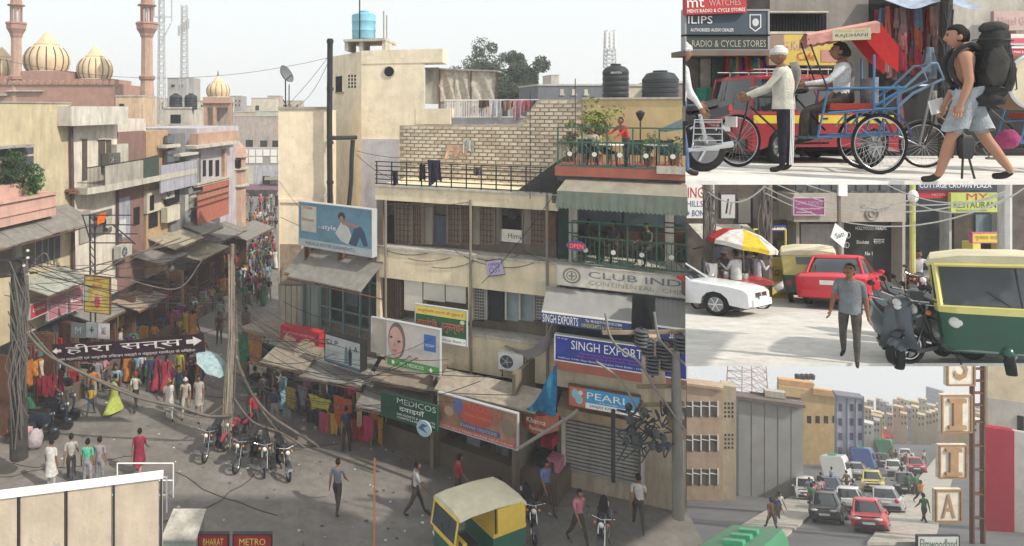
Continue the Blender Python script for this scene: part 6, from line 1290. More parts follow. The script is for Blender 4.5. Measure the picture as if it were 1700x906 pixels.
# green/orange cloths left of narrow house lower, star lanterns
FZ = Fac(395, 30.5, 470, 29)
for a, b, y0, y1, c, l in [(398, 412, 553, 615, (.04, .22, .1), 'green trousers hanging right of the bundled cable pole'), (413, 432, 552, 600, (.5, .2, .08), 'orange embroidered trousers hanging beside the green ones'), (398, 410, 598, 618, (.4, .08, .06), 'red cloth below the green trousers'), (424, 440, 640, 680, (.2, .45, .36), 'mint green skirt hanging at the left corner stall'), (442, 460, 620, 720, (.03, .03, .05), 'long black drapes at the corner of the narrow house'), (416, 440, 600, 622, (.5, .45, .38), 'cream tasselled cloth under the orange trousers')]:
    hang(FZ, a, b, y0, y1, .5, c, l, 'hanging_garment', 'garment', 'garments on the corner stall left of the narrow house', taper=-.3)
def star(px, py, d, r, c, l):
    pts = [(r * (1 if k % 2 == 0 else .4) * math.sin(k * math.pi / 5), r * (1 if k % 2 == 0 else .4) * math.cos(k * math.pi / 5)) for k in range(10)]; q = P(px, py, d)
    m = MB(); n = len(pts); vs = [(x, 0, z) for x, z in pts] + [(0, -.1, 0), (0, .1, 0)]; fs = [(i, (i + 1) % n, n) for i in range(n)] + [((i + 1) % n, i, n + 1) for i in range(n)]; m.M = Matrix.Translation(q); m.add(vs, fs); m.build
    m.tube([(0, 0, r), (0, 0, r + .3)], .006, 3); one(m, 'star_lantern', mat('paper_%s' % l.split()[0], c, .8), l, 'lantern', 'paper star lanterns at the corner stall')
star(450, 604, 28, .26, (.6, .2, .08), 'orange paper star lantern by the corner of the narrow house'); star(466, 628, 27, .24, (.6, .58, .52), 'white paper star lantern lower right of the orange one')
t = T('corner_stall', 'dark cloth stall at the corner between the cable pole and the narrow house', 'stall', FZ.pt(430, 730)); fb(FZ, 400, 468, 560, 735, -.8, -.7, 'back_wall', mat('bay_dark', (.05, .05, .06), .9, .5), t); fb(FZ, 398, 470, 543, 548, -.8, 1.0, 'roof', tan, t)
# banner across the street
FN = Fac(90, 24.6, 343, 24.0)
ub = FN.L; zb0, zb1 = FN.z(90, 601), FN.z(90, 571)
Mb = FN.M @ Matrix.Translation((0, 0, zb0)) @ Matrix.Shear('XZ', 4, (0, 0)) @ Matrix.Rotation(-math.atan2(FN.z(343, 583) - FN.z(90, 601), ub), 4, 'Y')
t = T('street_banner', 'black cloth banner with large white Hindi lettering and arrow strung across the street', 'banner', FN.w(ub / 2, 0, zb0)); hgt = zb1 - zb0
m = MB(Mb); m.sheet(lambda u, v: (ub * u, .03 * math.sin(u * 14 + v), -.05 * math.sin(math.pi * u) + hgt * v), 30, 3); m.build('cloth', cloth((.04, .02, .03)), t, 'all')
WB = cloth((.72, .66, .66))
text('हीरा सन्स', Mb @ Matrix.Translation((ub * .09, .06, hgt * .32)), ub * .77, hgt * .6, WB, t); text('उच्च क्वालिटी एवं आधुनिक डिज़ाइन वस्त्रों व बहूमूल्य गारमेंट्स के विक्रेता', Mb @ Matrix.Translation((ub * .02, .06, hgt * .04)), ub * .92, hgt * .2, WB, t)
m = MB(Mb); m.extr([(ub * .885, hgt * .5), (ub * .93, hgt * .5), (ub * .93, hgt * .38), (ub * .985, hgt * .62), (ub * .93, hgt * .88), (ub * .93, hgt * .72), (ub * .885, hgt * .72)][::-1], .05, .06); m.build('arrow', WB, t); m = MB(Mb); m.extr([(ub * .0, hgt * .62), (ub * .03, hgt * .8), (ub * .03, hgt * .7), (ub * .06, hgt * .7), (ub * .06, hgt * .55), (ub * .03, hgt * .55), (ub * .03, hgt * .45)], .05, .06); m.build('arrow', WB, t)
for s_ in (0, 1): m = MB(); a = Mb @ Vector((0 if s_ == 0 else ub, 0, hgt)); m.tube([a, P(30, 520, 23) if s_ == 0 else P(383, 540, 25.5)], .012, 4); m.build('rope', IRON, t)
# posters and boards on left row
FP = Fac(141, 27, 182, 26.6); t = sign(FP, 141, 182, 457, 516, 'tall yellow poster with a deity figure on the lattice post', mat('yellow_poster', (.55, .42, .10), .6, .35, 3), RUST, 0, .06, [('जागरण', .35, .65, .86, .95, RED), ('माता', .3, .7, .70, .78, RED), ('विशाल', .08, .3, .55, .62, paint((.3, .1, .1)))], 'poster', 'poster', shapes=[('o', .3, .7, .2, .6, paint((.6, .4, .2))), ('o', .38, .62, .12, .45, paint((.5, .06, .06))), ('o', .43, .57, .42, .56, paint((.5, .3, .2))), ('r', .0, .12, .3, .7, paint((.3, .45, .4)))])
for a, b, y0, y1, c, tx, tc, l in [(50, 78, 507, 530, (.42, .05, .07), 'CHIRAG', WHITE, 'small crimson board at the left under the pale broken awning'), (80, 110, 497, 532, (.4, .16, .2), 'Roop Sari', WHITE, 'dusty rose board left of the pink framed board'), (112, 138, 484, 520, (.42, .2, .22), 'L', WHITE, 'pink framed board just left of the yellow poster')]:
    sign(LF, a, b, y0, y1, l, paint(c, .6), galv, .8, .08, [(tx, .15, .85, .4, .65, tc)])
for a, b, y0, y1, c, tx, tc, l in [(118, 142, 536, 560, (.12, .14, .15), 'M', GRYP, 'dark grey board under the rose boards'), (143, 162, 535, 560, (.25, .28, .3), '+', BLACK, 'grey board with a black cross below the yellow poster'), (163, 181, 536, 562, (.5, .48, .52), 'SALE', BLACK, 'pale violet paper notice right of the black cross board')]:
    sign(Fac(100, 25.8, 200, 25.4), a, b, y0, y1, l, paint(c, .6), None, 0, .05, [(tx, .3, .7, .3, .75, tc)])
hang(LF, 44, 54, 600, 640, 1.6, (.5, .17, .04), 'orange shirt on the left stall, first in its row', 'hanging_garment', 'garment', 'garments on the left stalls'); hang(LF, 56, 62, 600, 625, 1.6, (.55, .25, .05), 'amber shirt on the left stall beside the orange one', 'hanging_garment', 'garment', 'garments on the left stalls'); hang(LF, 66, 72, 600, 625, 1.6, (.6, .5, .4), 'cream scarf on the left stall', 'hanging_garment', 'garment', 'garments on the left stalls')
for i in range(5): hang(LF, 60 + i * 9, 68 + i * 9, 628 - i * 1.5, 662 - i * 2, 1.5, (.28 - .02 * i, .03, .05), ['first', 'second', 'third', 'fourth', 'last'][i] + ' maroon dress from the left on the rack above the scooters', 'hanging_garment', 'garment', 'maroon dresses above the parked scooters')
for i, (px, py, c, l) in enumerate([(30, 725, (.6, .1, .04), 'red orange bundle'), (43, 730, (.6, .3, .35), 'pale pink bundle'), (58, 735, (.45, .4, .42), 'white bundle')]):
    m = MB(); m.ball(G(px, py + 10) + Vector((0, 0, .35)), .28, .25, .4, 10, 8, .5); one(m, 'cloth_bundle', cloth(c), l + ' of cloth lying on the ground at the left edge', 'bundle', smooth='all')
# stacked goods stall, umbrella, cart
q = G(352, 668); t = T('umbrella', 'pale blue tilted umbrella over a vendor beside the walking group', 'umbrella', q); Mq = Matrix.Translation(q + Vector((0, 0, 1.65))) @ Matrix.Rotation(R(32), 4, 'Y') @ Matrix.Rotation(R(10), 4, 'X')
m = MB(Mq)
for k in range(8):
    a, b = 2 * math.pi * k / 8, 2 * math.pi * (k + 1) / 8; m = MB(Mq); pts = [(0, 0, .32), (.45 * math.cos(a), .45 * math.sin(a), .24), (.8 * math.cos(a), .8 * math.sin(a), .0), (.74 * math.cos((a + b) / 2), .74 * math.sin((a + b) / 2), .02), (.8 * math.cos(b), .8 * math.sin(b), 0), (.45 * math.cos(b), .45 * math.sin(b), .24)]; m.add(pts, [(0, 1, 5), (1, 2, 3), (1, 3, 5), (3, 4, 5)]); m.build('canopy_panel', cloth((.33, .47, .5) if k % 2 else (.38, .5, .53)), t)
m = MB(Mq); m.tube([(0, 0, .38), (0, 0, -1.2)], .015, 5); m.build('shaft', IRON, t)
q = G(300, 486 + 60); 
for i, (px, py, l) in enumerate([(350, 506, 'near the khaki crowd'), (322, 520, 'above the banner'), (276, 545, 'left of the stacked boxes')]):
    t = T('handcart', 'wooden handcart with goods %s' % l, 'handcart', G(px, py)); o = G(px, py); m = MB(Matrix.Translation(o)); m.box(-.9, .9, -.5, .5, .7, .78); m.build('bed', stn('cart_wood', (.2, .15, .1)), t)
    for sx in (-.6, .6):
        for sy in (-.5, .5): m = MB(Matrix.Translation(o)); m.ring((sx, sy, .3), .28, .025, 'y', 16, 5); m.build('wheel', RUB, t)
    for k in range(9): m = MB(Matrix.Translation(o)); m.ball((rd.uniform(-.8, .8), rd.uniform(-.4, .4), .88), .16, .14, .13, 8, 6, .4); m.build('produce', cloth(rd.choice([(.5, .2, .05), (.35, .25, .08), (.1, .2, .05), (.45, .4, .3)])), t)
# green cycle rickshaws near the lime skirt
g1 = cycle_rick('green framed cycle rickshaw parked in front of the maroon dresses', (.08, .3, .22), False, 'cycle rickshaws in the bazaar'); place(g1, G(140, 655), R(200))
dup(g1, G(128, 640), R(170), 'green framed cycle rickshaw standing behind the first one near the stalls')
dup(g1, G(310, 500), R(80), 'empty cycle rickshaw among the crowd above the banner')
# scooters and bikes parked
s1 = scooter('dark scooter parked at the left, front of the row under the maroon dresses', (.02, .03, .05), 'scooters parked on the left side'); place(s1, G(60, 735), R(200))
for px, py, rt, l in [(85, 715, 190, 'dark scooter parked second in the left row'), (75, 700, 205, 'dark scooter parked third in the left row, half behind the second'), (98, 698, 185, 'dark scooter at the right end of the left row')]: dup(s1, G(px, py), R(rt), l)
b1 = motorbike('black motorcycle leaning beside the bundled cable pole', group='motorcycles parked in the middle of the street'); place(b1, G(352, 752), R(80))
for px, py, rt, l in [(408, 770, 70, 'black motorcycle parked right of the bundled cable pole'), (440, 775, 95, 'black motorcycle parked before the hanging black drapes'), (470, 782, 110, 'black motorcycle nearest to the grey patterned skirt')]: dup(b1, G(px, py), R(rt), l)
r1 = motorbike('red and white motorcycle parked under the cable bundle', (.35, .05, .08)); place(r1, G(395, 735), R(60))
for px, py, l in [(205, 300, 'maroon wall'), (262, 330, 'orange brick house'), (310, 345, 'slate coloured house'), (186, 430, 'whitewashed house, low down')]: ac_unit(LF.M @ Matrix.Translation((LF.u(px), .1, LF.z(px, py))), 1.0, .65, .4, 'small pale air conditioner on the ' + l, stn('pale_ac', (.45, .44, .4), .5))
# terrace things
def zf(py, px, n): return FD.w(FD.u(px, n), n, FD.z(925, 277))
person('man in red checked shirt leaning over the table on the green railed terrace', FD.w(FD.u(1040, -.9), -.9, FD.z(925, 277)), R(-70), dict(legs=((10, 5, 4), (-5, 3, 4)), arms=((45, 5, 20), (50, 8, 20)), lean=24, nod=10, turn=0), (.5, .05, .04), (.06, .08, .07), hero=True, bare=False)
tt, oo = person('seated person in yellow shirt at the terrace table behind the railing', FD.w(FD.u(1003, -.9), -.9, FD.z(925, 277)), R(20), 'sit', (.5, .42, .18), (.06, .06, .07))
person('second seated diner in pale shirt beside the yellow shirted one', FD.w(FD.u(983, -1.1), -1.1, FD.z(925, 277)), R(-20), 'sit', (.45, .42, .36), (.06, .06, .07))
zt_ = FD.z(925, 277)
for px, n_, l in [(1015, -.7, 'small round table in front of the seated diners on the terrace'), (1090, -1.2, 'small round table at the right end of the terrace')]:
    o = FD.w(FD.u(px, n_), n_, zt_); t = T('cafe_table', l, 'table', o); m = MB(); m.lathe(o, [(.38, .72), (.4, .74), (.38, .76)], 18); m.build('tabletop', WHITE, t); MB().tube([o, o + Vector((0, 0, .72))], .03, 6).build('leg', IRON, t)
for px, n_, l in [(975, -.6, 'leftmost of the dark terrace chairs'), (1060, -.7, 'dark terrace chair right of the standing man'), (1110, -.8, 'dark terrace chair at the right edge')]:
    o = FD.w(FD.u(px, n_), n_, zt_); t = T('cafe_chair', l, 'chair', o, 'dark chairs on the terrace'); m = MB(Matrix.Translation(o)); m.box(-.22, .22, -.22, .22, .43, .47); m.build('seat', BLACK, t); m = MB(Matrix.Translation(o)); m.box(-.22, .22, .2, .24, .47, .9); m.build('backrest', BLACK, t)
    for a in (-.2, .2):
        for b in (-.2, .2): m = MB(Matrix.Translation(o)); m.tube([(a, b, 0), (a, b, .43)], .015, 4); m.build('leg', IRON, t)
def pot_plant(px, n_, h_, rad, l, seed, col, s=.05, cnt=500):
    o = FD.w(FD.u(px, n_), n_, zt_); t = T('potted_plant', l, 'plant', o, 'potted plants on the restaurant terrace'); m = MB(); m.lathe(o, [(.15, 0), (.2, .3), (.22, .32), (.19, .32)], 12); m.build('pot', mat('clay_pot', (.3, .12, .07)), t, True)
    c = o + Vector((0, 0, h_)); vs, fs = leaves(c, rad, rad * .8, h_ * .55, cnt, s, seed); m = MB(); m.add(vs, fs); m.build('leaves', mat('leafy_%02d' % int(col[1] * 100), col, .7, .5, 4, 0), t); m = MB()
    for k in range(6): m.tube([o + Vector((0, 0, .3)), c + Vector((rd.uniform(-rad, rad) * .7, rd.uniform(-.2, .2), h_ * rd.uniform(0, .5)))], .012, 4)
    m.build('stem', mat('bark', (.12, .09, .07)), t)
pot_plant(992, -2.4, 1.35, .75, 'tall feathery yellow green bamboo plant against the ochre wall', 31, (.25, .28, .08), .09, 900); pot_plant(975, -1.9, .6, .4, 'low green bush left of the seated diners', 32, (.06, .13, .04)); pot_plant(1078, -1.6, .75, .42, 'round green shrub right of the man in red', 33, (.07, .15, .05)); pot_plant(1120, -2.2, .6, .35, 'small shrub below the wall at the right edge', 34, (.06, .12, .05)); pot_plant(948, -2.4, .75, .3, 'thin pale shrub at the left corner of the terrace', 35, (.2, .22, .1))
t = T('terrace_lamp', 'black lamp on a post against the ochre wall', 'lamp', P(1063, 275, 23)); MB().tube([P(1063, 275, 23), P(1063, 200, 23)], .025, 5).build('post', IRON, t); m = MB(); m.lathe(P(1063, 200, 23), [(.05, 0), (.14, .2), (.16, .28), (.04, .36)], 8); m.build('lantern', BLACK, t)
m = MB(); o = FD.w(FD.u(1126, -.8), -.8, zt_); m.M = Matrix.Translation(o); m.hexa([(-.5, -.3, 1.2), (.5, -.3, 1.35), (.5, .3, 1.35), (-.5, .3, 1.2), (-.5, -.3, 1.25), (.5, -.3, 1.7), (.5, .3, 1.7), (-.5, .3, 1.25)]); one(m, 'terrace_canopy', mat('slate_canopy', (.1, .14, .15)), 'small slate coloured canopy at the right end of the terrace', 'canopy')
# planters / boxes on club balcony
for px, l in ((975, 'left'), (1020, 'middle'), (1075, 'right')):
    t = T('balcony_diner', 'x', 'x'); bpy.data.objects.remove(t)
    person('dim seated guest at the %s of the club balcony' % l, FD.w(FD.u(px, -1.2), -1.2, FD.z(925, 436)), R(rd.choice([60, -60])), 'sit', rd.choice([(.1, .1, .12), (.25, .15, .1), (.08, .12, .1)]))
# ================================================================ poles and cables
woodp = stn('grey_pole', (.2, .17, .14), .5, scale=4); tanp = mat('tan_cable_wrap', (.28, .22, .15), .8, .4, 6, .5)
t = T('utility_pole', 'thick dark utility pole wrapped in wires at the left edge', 'pole', P(32, 735, 22.5)); MB().tube([P(32, 760, 22.5), P(30, 480, 22.5), P(28, 408, 22.5)], [.3, .24, .15], 9).build('post', mat('dark_pole', (.055, .05, .045), .9, .4, 5, .6), t)
for k in range(26): 
    m = MB(); y0 = rd.uniform(430, 600); x0 = rd.uniform(12, 46); m.tube([P(x0, y0, 22.1), P(rd.uniform(8, 50), y0 + 70, 22.0), P(rd.uniform(15, 45), y0 + 150, 22.2)], rd.uniform(.012, .03), 4); m.build('tangled_wire', mat('grey_wire', (.13, .12, .11), .7), t)
for y in (416, 428, 441, 455, 470): MB().ball(P(40 + (y % 3) * 3, y, 22.1), .06, .06, .05, 8, 6).build('insulator', paint((.5, .48, .45)), t)
for y in (425, 452): MB().tube([P(0, y + 8, 22.3), P(62, y, 22.3)], .04, 4).build('crossarm', IRON, t)
t = T('cable_pole', 'tall slim pole bundled with tan cables in the middle of the street', 'pole', P(385, 742, 24.5)); MB().tube([P(376, 760, 24.5), P(382, 560, 24.5), P(386, 405, 24.5)], [.11, .09, .07], 8).build('post', woodp, t)
for k in range(14):
    m = MB(); x0 = rd.uniform(-9, 9); m.tube([P(374 + x0 + rd.uniform(-5, 5), 760, 24.3), P(380 + x0 * 1.1, 650, 24.2), P(384 + x0 * .9 + rd.uniform(-3, 3), 560, 24.2), P(386 + x0 * .8, rd.uniform(420, 500), 24.3)], rd.uniform(.012, .028), 5); m.build('bundled_cable', tanp if k % 3 else CONC, t)
t = T('lattice_post', 'black lattice steel post with crossbars above the yellow poster', 'post', P(155, 600, 28))
for dx in (-4, 4): MB().tube([P(155 + dx, 600, 27.8), P(153 + dx, 355, 27.8)], .04, 4).build('upright', IRON, t)
for y in range(360, 460, 12): MB().tube([P(150, y, 27.8), P(159, y + 11, 27.8)], .02, 4).build('bracing', IRON, t)
for y, a, b in ((357, 135, 218), (373, 152, 226), (388, 152, 228), (403, 150, 222)): MB().tube([P(a, y, 27.7), P(b, y, 27.7)], .03, 4).build('crossbar', IRON, t)
m = MB(); m.tube([P(137, 357, 27.7), P(150, 400, 27.7)], .03, 4); m.tube([P(186, 372, 27.7), P(225, 405, 27.7)], .03, 4); m.build('brace', IRON, t)
cab = mat('weathered_cable', (.15, .13, .11), .8, .3, 5, .3)
for pts, r_, l in [([(25, 525), (75, 585), (150, 625), (225, 658), (300, 676), (345, 690), (385, 690)], .075, 'heavy twisted cable sweeping from the left pole to the cable pole'), ([(48, 545), (100, 600), (190, 640), (258, 668), (330, 692), (372, 672)], .045, 'second heavy cable running close under the first one'),
    ([(392, 590), (410, 640), (450, 690), (520, 735), (600, 790), (700, 850)], .085, 'thick cable dropping from the cable pole to the lower right'), ([(388, 660), (420, 700), (470, 720), (530, 760), (620, 830)], .06, 'cable looping low over the parked motorcycles'), ([(395, 600), (425, 665), (470, 725), (540, 790)], .05, 'thin companion cable beside the thick dropping cable'),
    ([(30, 470), (60, 432), (75, 420), (85, 440)], .03, 'short looped cable at the top of the left pole'), ([(66, 440), (110, 450), (160, 440), (230, 420), (300, 395)], .04, 'cable running from the ochre house along the white house'), ([(75, 460), (130, 462), (200, 440), (270, 398)], .03, 'lower cable along the whitewashed house'), ([(160, 455), (225, 420), (290, 405), (345, 385)], .04, 'slanting cable above the market awnings'), ([(200, 400 + 60), (290, 480), (330, 440), (345, 410)], .035, 'pale cable crossing in front of the far stalls')]:
    m = MB(); m.tube(spl([P(x, y, 23.4 + .002 * x) for x, y in pts]), r_ * .68, 6); one(m, 'overhead_cable', cab, l, 'cable', smooth='all')
for a, b, s_, r_, l in [((0, 98, 30), (548, 95, 30), .9, .012, 'long thin wire crossing the sky in front of the mosque domes'), ((470, 182, 29), (548, 90, 28), .1, .012, 'stay wire from the dish to the black pipe'), ((482, 178, 29), (546, 100, 28), .5, .01, 'sagging wire beside the stay wire of the dish'), ((592, 250, 28), (663, 262, 24.5), .05, .012, 'upper wire from the down pipe to the railing'), ((592, 256, 28), (668, 300, 24.5), .2, .012, 'lower wire from the down pipe to the beige building'), ((465, 360, 27), (700, 420, 24.3), .3, .012, 'thin wire crossing the billboard'), ((780, 335, 23.4), (700, 344, 24), .02, .012, 'diagonal wire on the roof band'), ((880, 150, 22), (880, 330, 22), 0, .014, 'thin upright rod in front of the brick wall'), ((955, 130, 22.5), (955, 275, 22.5), 0, .016, 'thin antenna rod rising over the terrace corner'), ((925, 315, 21.6), (800, 470, 22.6), .15, .012, 'wire sloping across the upper windows'), ((463, 300, 28), (530, 380, 26.5), .1, .01, 'short wire on the narrow house wall'), ((470, 500, 26), (640, 540, 24), .3, .012, 'washing line before the glazed porch'), ((390, 560, 25), (700, 520, 24), .5, .012, 'low wire running to the pharmacy sign')]:
    m = MB(); m.tube(sag(P(*a), P(*b), s_, 14), r_, 4); one(m, 'thin_wire', IRON, l, 'wire')
for i in range(16):
    x0, x1 = rd.uniform(0, 60), rd.uniform(330, 392); y0, y1 = rd.uniform(425, 500), rd.uniform(410, 500); m = MB(); m.tube(sag(P(x0, y0, 22.4), P(x1, y1, 24.3), rd.uniform(.1, .9), 12), rd.uniform(.008, .016), 3); one(m, 'thin_wire', IRON, 'thin sagging wire strung between the left pole and the cable pole', 'wire', 'thin wires between the left pole and the cable pole')
for i in range(24):
    x0, x1 = rd.uniform(380, 400), rd.uniform(470, 900); y0, y1 = rd.uniform(470, 640), rd.uniform(540, 720); m = MB(); m.tube(sag(P(x0, y0, 24.3), P(x1, y1, 21), rd.uniform(.2, 1.4), 12), rd.uniform(.007, .014), 3); one(m, 'thin_wire', IRON, 'thin wire running from the cable pole towards the right hand shops', 'wire', 'thin wires from the cable pole to the right hand shops')
# concrete poles and insulators at right
t = T('cream_pole', 'broken cream plastered pillar in front of the export sign', 'pillar', P(1088, 705, 17.5)); MB().tube([P(1088, 706, 17.5), P(1086, 640, 17.5), P(1080, 555, 17.5)], [.26, .3, .22], 10).build('pillar', stn('cream_pole', (.45, .36, .25), .4), t, True)
t = T('concrete_pole', 'grey concrete electricity pole at the right edge of the street', 'pole', P(1122, 800, 16.5)); MB().tube([P(1126, 860, 16.5), P(1124, 700, 16.5), P(1121, 582, 16.5)], [.14, .12, .1], 9).build('post', stn('dark_concrete', (.2, .19, .17), .6), t, True)
for y, a, b in ((552, 1000, 1138), (642, 1058, 1138), (672, 1060, 1135)): MB().tube([P(a, y, 16.7), P(b, y - 2, 16.7)], .06, 4).build('crossarm', stn('wooden_arm', (.25, .19, .13)), t)
for i, (px, py) in enumerate([(1075, 575), (1083, 606), (1100, 582), (1107, 600), (1130, 570), (1065, 520 + 40)]):
    t = T('insulator_stack', ['ribbed insulator left of the cream pillar top', 'ribbed insulator on the cream pillar', 'ribbed insulator right of the cream pillar top', 'ribbed insulator between pillar and concrete pole', 'ribbed insulator on top of the concrete pole', 'ribbed insulator under the folded tarpaulin'][i], 'insulator', P(px, py + 14, 16.6), 'ribbed insulators by the right hand poles')
    for k in range(5): m = MB(); m.lathe(P(px, py + 14 - k * 6, 16.6), [(.05, 0), (.17, .01), (.15, .045), (.05, .06)], 12); m.build('disc', mat('glazed_insulator', (.10, .10, .11), .3), t)
    MB().tube([P(px, py + 20, 16.6), P(px, py - 18, 16.6)], .03, 5).build('core', IRON, t)
for pts, r_, l in [([(1005, 520), (1012, 555), (1030, 580), (1060, 600), (1085, 640), (1120, 690), (1138, 715)], .03, 'bright curved conduit crossing the export sign'), ([(1086, 518), (1092, 555), (1105, 575), (1138, 605)], .03, 'bright conduit rising by the folded tarpaulin'), ([(990, 600), (1030, 630), (1050, 665), (1070, 700)], .03, 'grey cable in front of the cream fascia'), ([(860, 745), (900, 720), (940, 695), (960, 680)], .05, 'thick grey pipe below the curved red sign'), ([(1018, 680), (1018, 800)], .06, 'dark upright post before the kitchen sign')]:
    m = MB(); m.tube(spl([P(x, y, 16.4 if 'dark' not in l and 'thick' not in l else 19.3) for x, y in pts]), r_, 7); one(m, 'conduit', stn('dull_conduit', (.22, .21, .19), .5) if 'dark' not in l else IRON, l, 'cable', smooth='all')
t = T('cable_tangle', 'dark knot of insulators and cable loops before the kitchen ware sign', 'cables', P(1075, 740, 16.3))
for k in range(60):
    a = P(rd.uniform(1035, 1110), rd.uniform(675, 745), rd.uniform(15.9, 16.6)); m = MB()
    if k % 3 == 0: m.ball(a, .09, .08, .11, 7, 5, .3); m.build('knob', mat('dark_knob', (.06, .065, .07), .5), t)
    else: m.tube(spl([a, a + Vector((rd.uniform(-.3, .3), .1, rd.uniform(-.3, .1))), a + Vector((rd.uniform(-.4, .4), 0, rd.uniform(-.5, .2)))], 4), .02, 4); m.build('cable_loop', mat('black_cable', (.04, .04, .045), .6), t)
# ================================================================ nearest foreground (bottom of the frame)
t = T('pale_parapet', 'low pale panelled parapet with black joints at the bottom left', 'parapet', P(130, 900, 12)); FF = Fac(-60, 11.8, 271, 12.6)
for i in range(5):
    a = -48 + i * 78.5; m = FF.mb(); u0, u1 = FF.u(a + 3), FF.u(min(a + 76, 270)); m.box(u0, u1, -.12, 0, FF.z(0, 990), FF.z(0, 826)); m.build('panel', stn('cream_panel_paint', (.48, .40, .31), .2), t)
    m = FF.mb(); u0 = FF.u(a); m.box(u0, u0 + .035, -.08, .03, FF.z(0, 990), FF.z(0, 826)); m.build('joint_bar', BLACK, t)
m = FF.mb(); m.box(FF.u(-60), FF.u(271), -.16, .05, FF.z(0, 826), FF.z(0, 821)); m.build('coping', WHITE, t)
t = T('fruit_box_table', 'light metal frame table on the road above the pale parapet', 'table', G(235, 838)); o = G(235, 838)
for a in (-.9, .9):
    for b in (-.4, .4): m = MB(Matrix.Translation(o)); m.tube([(a, b, 0), (a, b, 1.1)], .025, 5); m.build('leg', WHITE, t)
for z in (1.1, .55):
    for b in (-.4, .4): m = MB(Matrix.Translation(o)); m.tube([(-.9, b, z), (.9, b, z)], .022, 5); m.build('rail', WHITE, t)
a1 = autorick('yellow topped green auto rickshaw at the bottom centre of the street', (.03, .12, .08), (.7, .5, .08), group='auto rickshaws at the bottom of the main street'); place(a1, G(790, 925), R(25))
for a, b, y, tx, l in [(330, 378, 888, 'BHARAT', 'dark red roadside sign at the bottom, left one of two'), (388, 450, 888, 'METRO', 'dark red roadside sign at the bottom, right one of two')]:
    f = Fac(300, 17.2, 455, 17.2); sign(f, a, b, y, 925, l, paint((.3, .02, .03), .5), BLACK, 0, .1, [(tx, .15, .85, .55, .85, YEL)])
t = T('grey_kiosk', 'small grey green kiosk roof at the bottom beside the dark red signs', 'kiosk', P(292, 960, 17)); MB().box(P(272, 0, 17).x, P(326, 0, 17).x, 16.9, 18, .2, Zy(890, 17)).build('body', stn('grey_green_paint', (.3, .36, .32)), t); MB().box(P(270, 0, 17).x, P(328, 0, 17).x, 16.8, 18.1, Zy(890, 17), Zy(887, 17)).build('roof', PALE, t)
m = MB(); m.tube([P(621, 930, 17), P(622, 760, 17)], .025, 6); one(m, 'orange_post', paint((.5, .18, .08)), 'thin orange post standing near the bottom centre', 'post')
for i, (px, py, c, l) in enumerate([(560, 850, (.2, .2, .25), 'man in grey shirt near the motorcycles at the bottom'), (905, 850, (.15, .2, .4), 'man in blue shirt below the curved red sign'), (960, 905, (.5, .2, .25), 'person in rose shirt in front of the brown corner shop'), (1060, 880, (.5, .48, .45), 'man in white shirt before the corner shop'), (690, 855, (.5, .5, .5), 'man in pale shirt before the medicine shop'), (760, 840, (.35, .05, .05), 'man in dark red shirt before the picture sign shop')]):
    person(l, G(px, py), R(rd.choice([20, 160, 90])), 'walk', c)
for px, py, l in [(820, 868, 'black motorcycle in front of the picture sign shop'), (880, 880, 'black motorcycle below the curved red sign'), (1000, 905, 'black motorcycle before the brown corner shop')]: dup(b1, G(px, py), R(rd.uniform(60, 110)), l)
# ================================================================ upper terrace street (top right), its deck stands just below eye height
Z1 = H - .83
def radial(px, d, z): q = P(px, 180, d); return (q.x, q.y, z)
def deck(pl, pr, d0, d1, z0, z1, th, name, mm):
    a, b, c, e = radial(pl, d0, z0), radial(pr, d0, z0), radial(pr, d1, z1), radial(pl, d1, z1)
    m = MB(); m.hexa([(x, y, z - th) for x, y, z in (a, b, c, e)] + [a, b, c, e]); struct(m, name, mm)
sunroad = mat('dusty_light_road', (.66, .64, .6), .95, .2, 1.2, .3, stain=.35, stcol=(.2, .18, .16))
deck(1138, 1706, 7.62, 11.9, Z1, Z1, .045, 'terrace_street', sunroad)
F1 = Fac(1139, 11.6, 1740, 11.6)
def fbld(F_, name, label, pl, pr, yt, yb, mm, cat='building', depth=.12, n=0, zb=None):
    t = T(name, label, cat, F_.pt((pl + pr) / 2, yb, n)); m = F_.mb(); u0, u1, z0, z1 = F_.rect(pl, pr, yt, yb, n); m.box(u0, u1, n - depth, n, z0 if zb is None else zb, z1); m.build('wall', mm, t); return t
dk = mat('dark_shop_wall', (.06, .055, .05), .9, .5, 3, .3)
YB = 180 + .83 / 11.6 * F
t = fbld(F1, 'radio_shop', 'dark open shop under the radio and cycle stores signboards', 1139, 1277, -30, YB, dk)
for a, b, c in ((1142, 1160, (.1, .09, .08)), (1163, 1180, (.25, .22, .19)), (1182, 1200, (.07, .1, .09)), (1202, 1218, (.12, .1, .11))):
    fb(F1, a, b, 97, 205, 0, .06, 'show_case', mat('case_%d' % a, c, .8, .5, 6), t)
fb(F1, 1139, 1277, 83, 92, 0, .5, 'ledge', stn('rusty_ledge', (.17, .14, .12)), t)
for i in range(14): hang(F1, 1205 + i * 5.1, 1210 + i * 5.1, 93 + (i % 3) * 3, 125 + (i % 4) * 10, .25, [(.45, .04, .05), (.1, .3, .1), (.05, .25, .4), (.5, .35, .05), (.4, .05, .25), (.05, .05, .2), (.5, .1, .05)][i % 7], '%s scarf, number %d from the left in the row before the radio shop' % (['red', 'green', 'blue', 'amber', 'magenta', 'navy', 'vermilion'][i % 7], i + 1) if False else '%s scarf hanging %s in the row at the radio shop' % (['red', 'green', 'blue', 'amber', 'magenta', 'navy', 'vermilion'][i % 7], 'in the left half' if i < 7 else 'in the right half'), 'hanging_scarf', 'scarf', 'scarves at the radio shop')
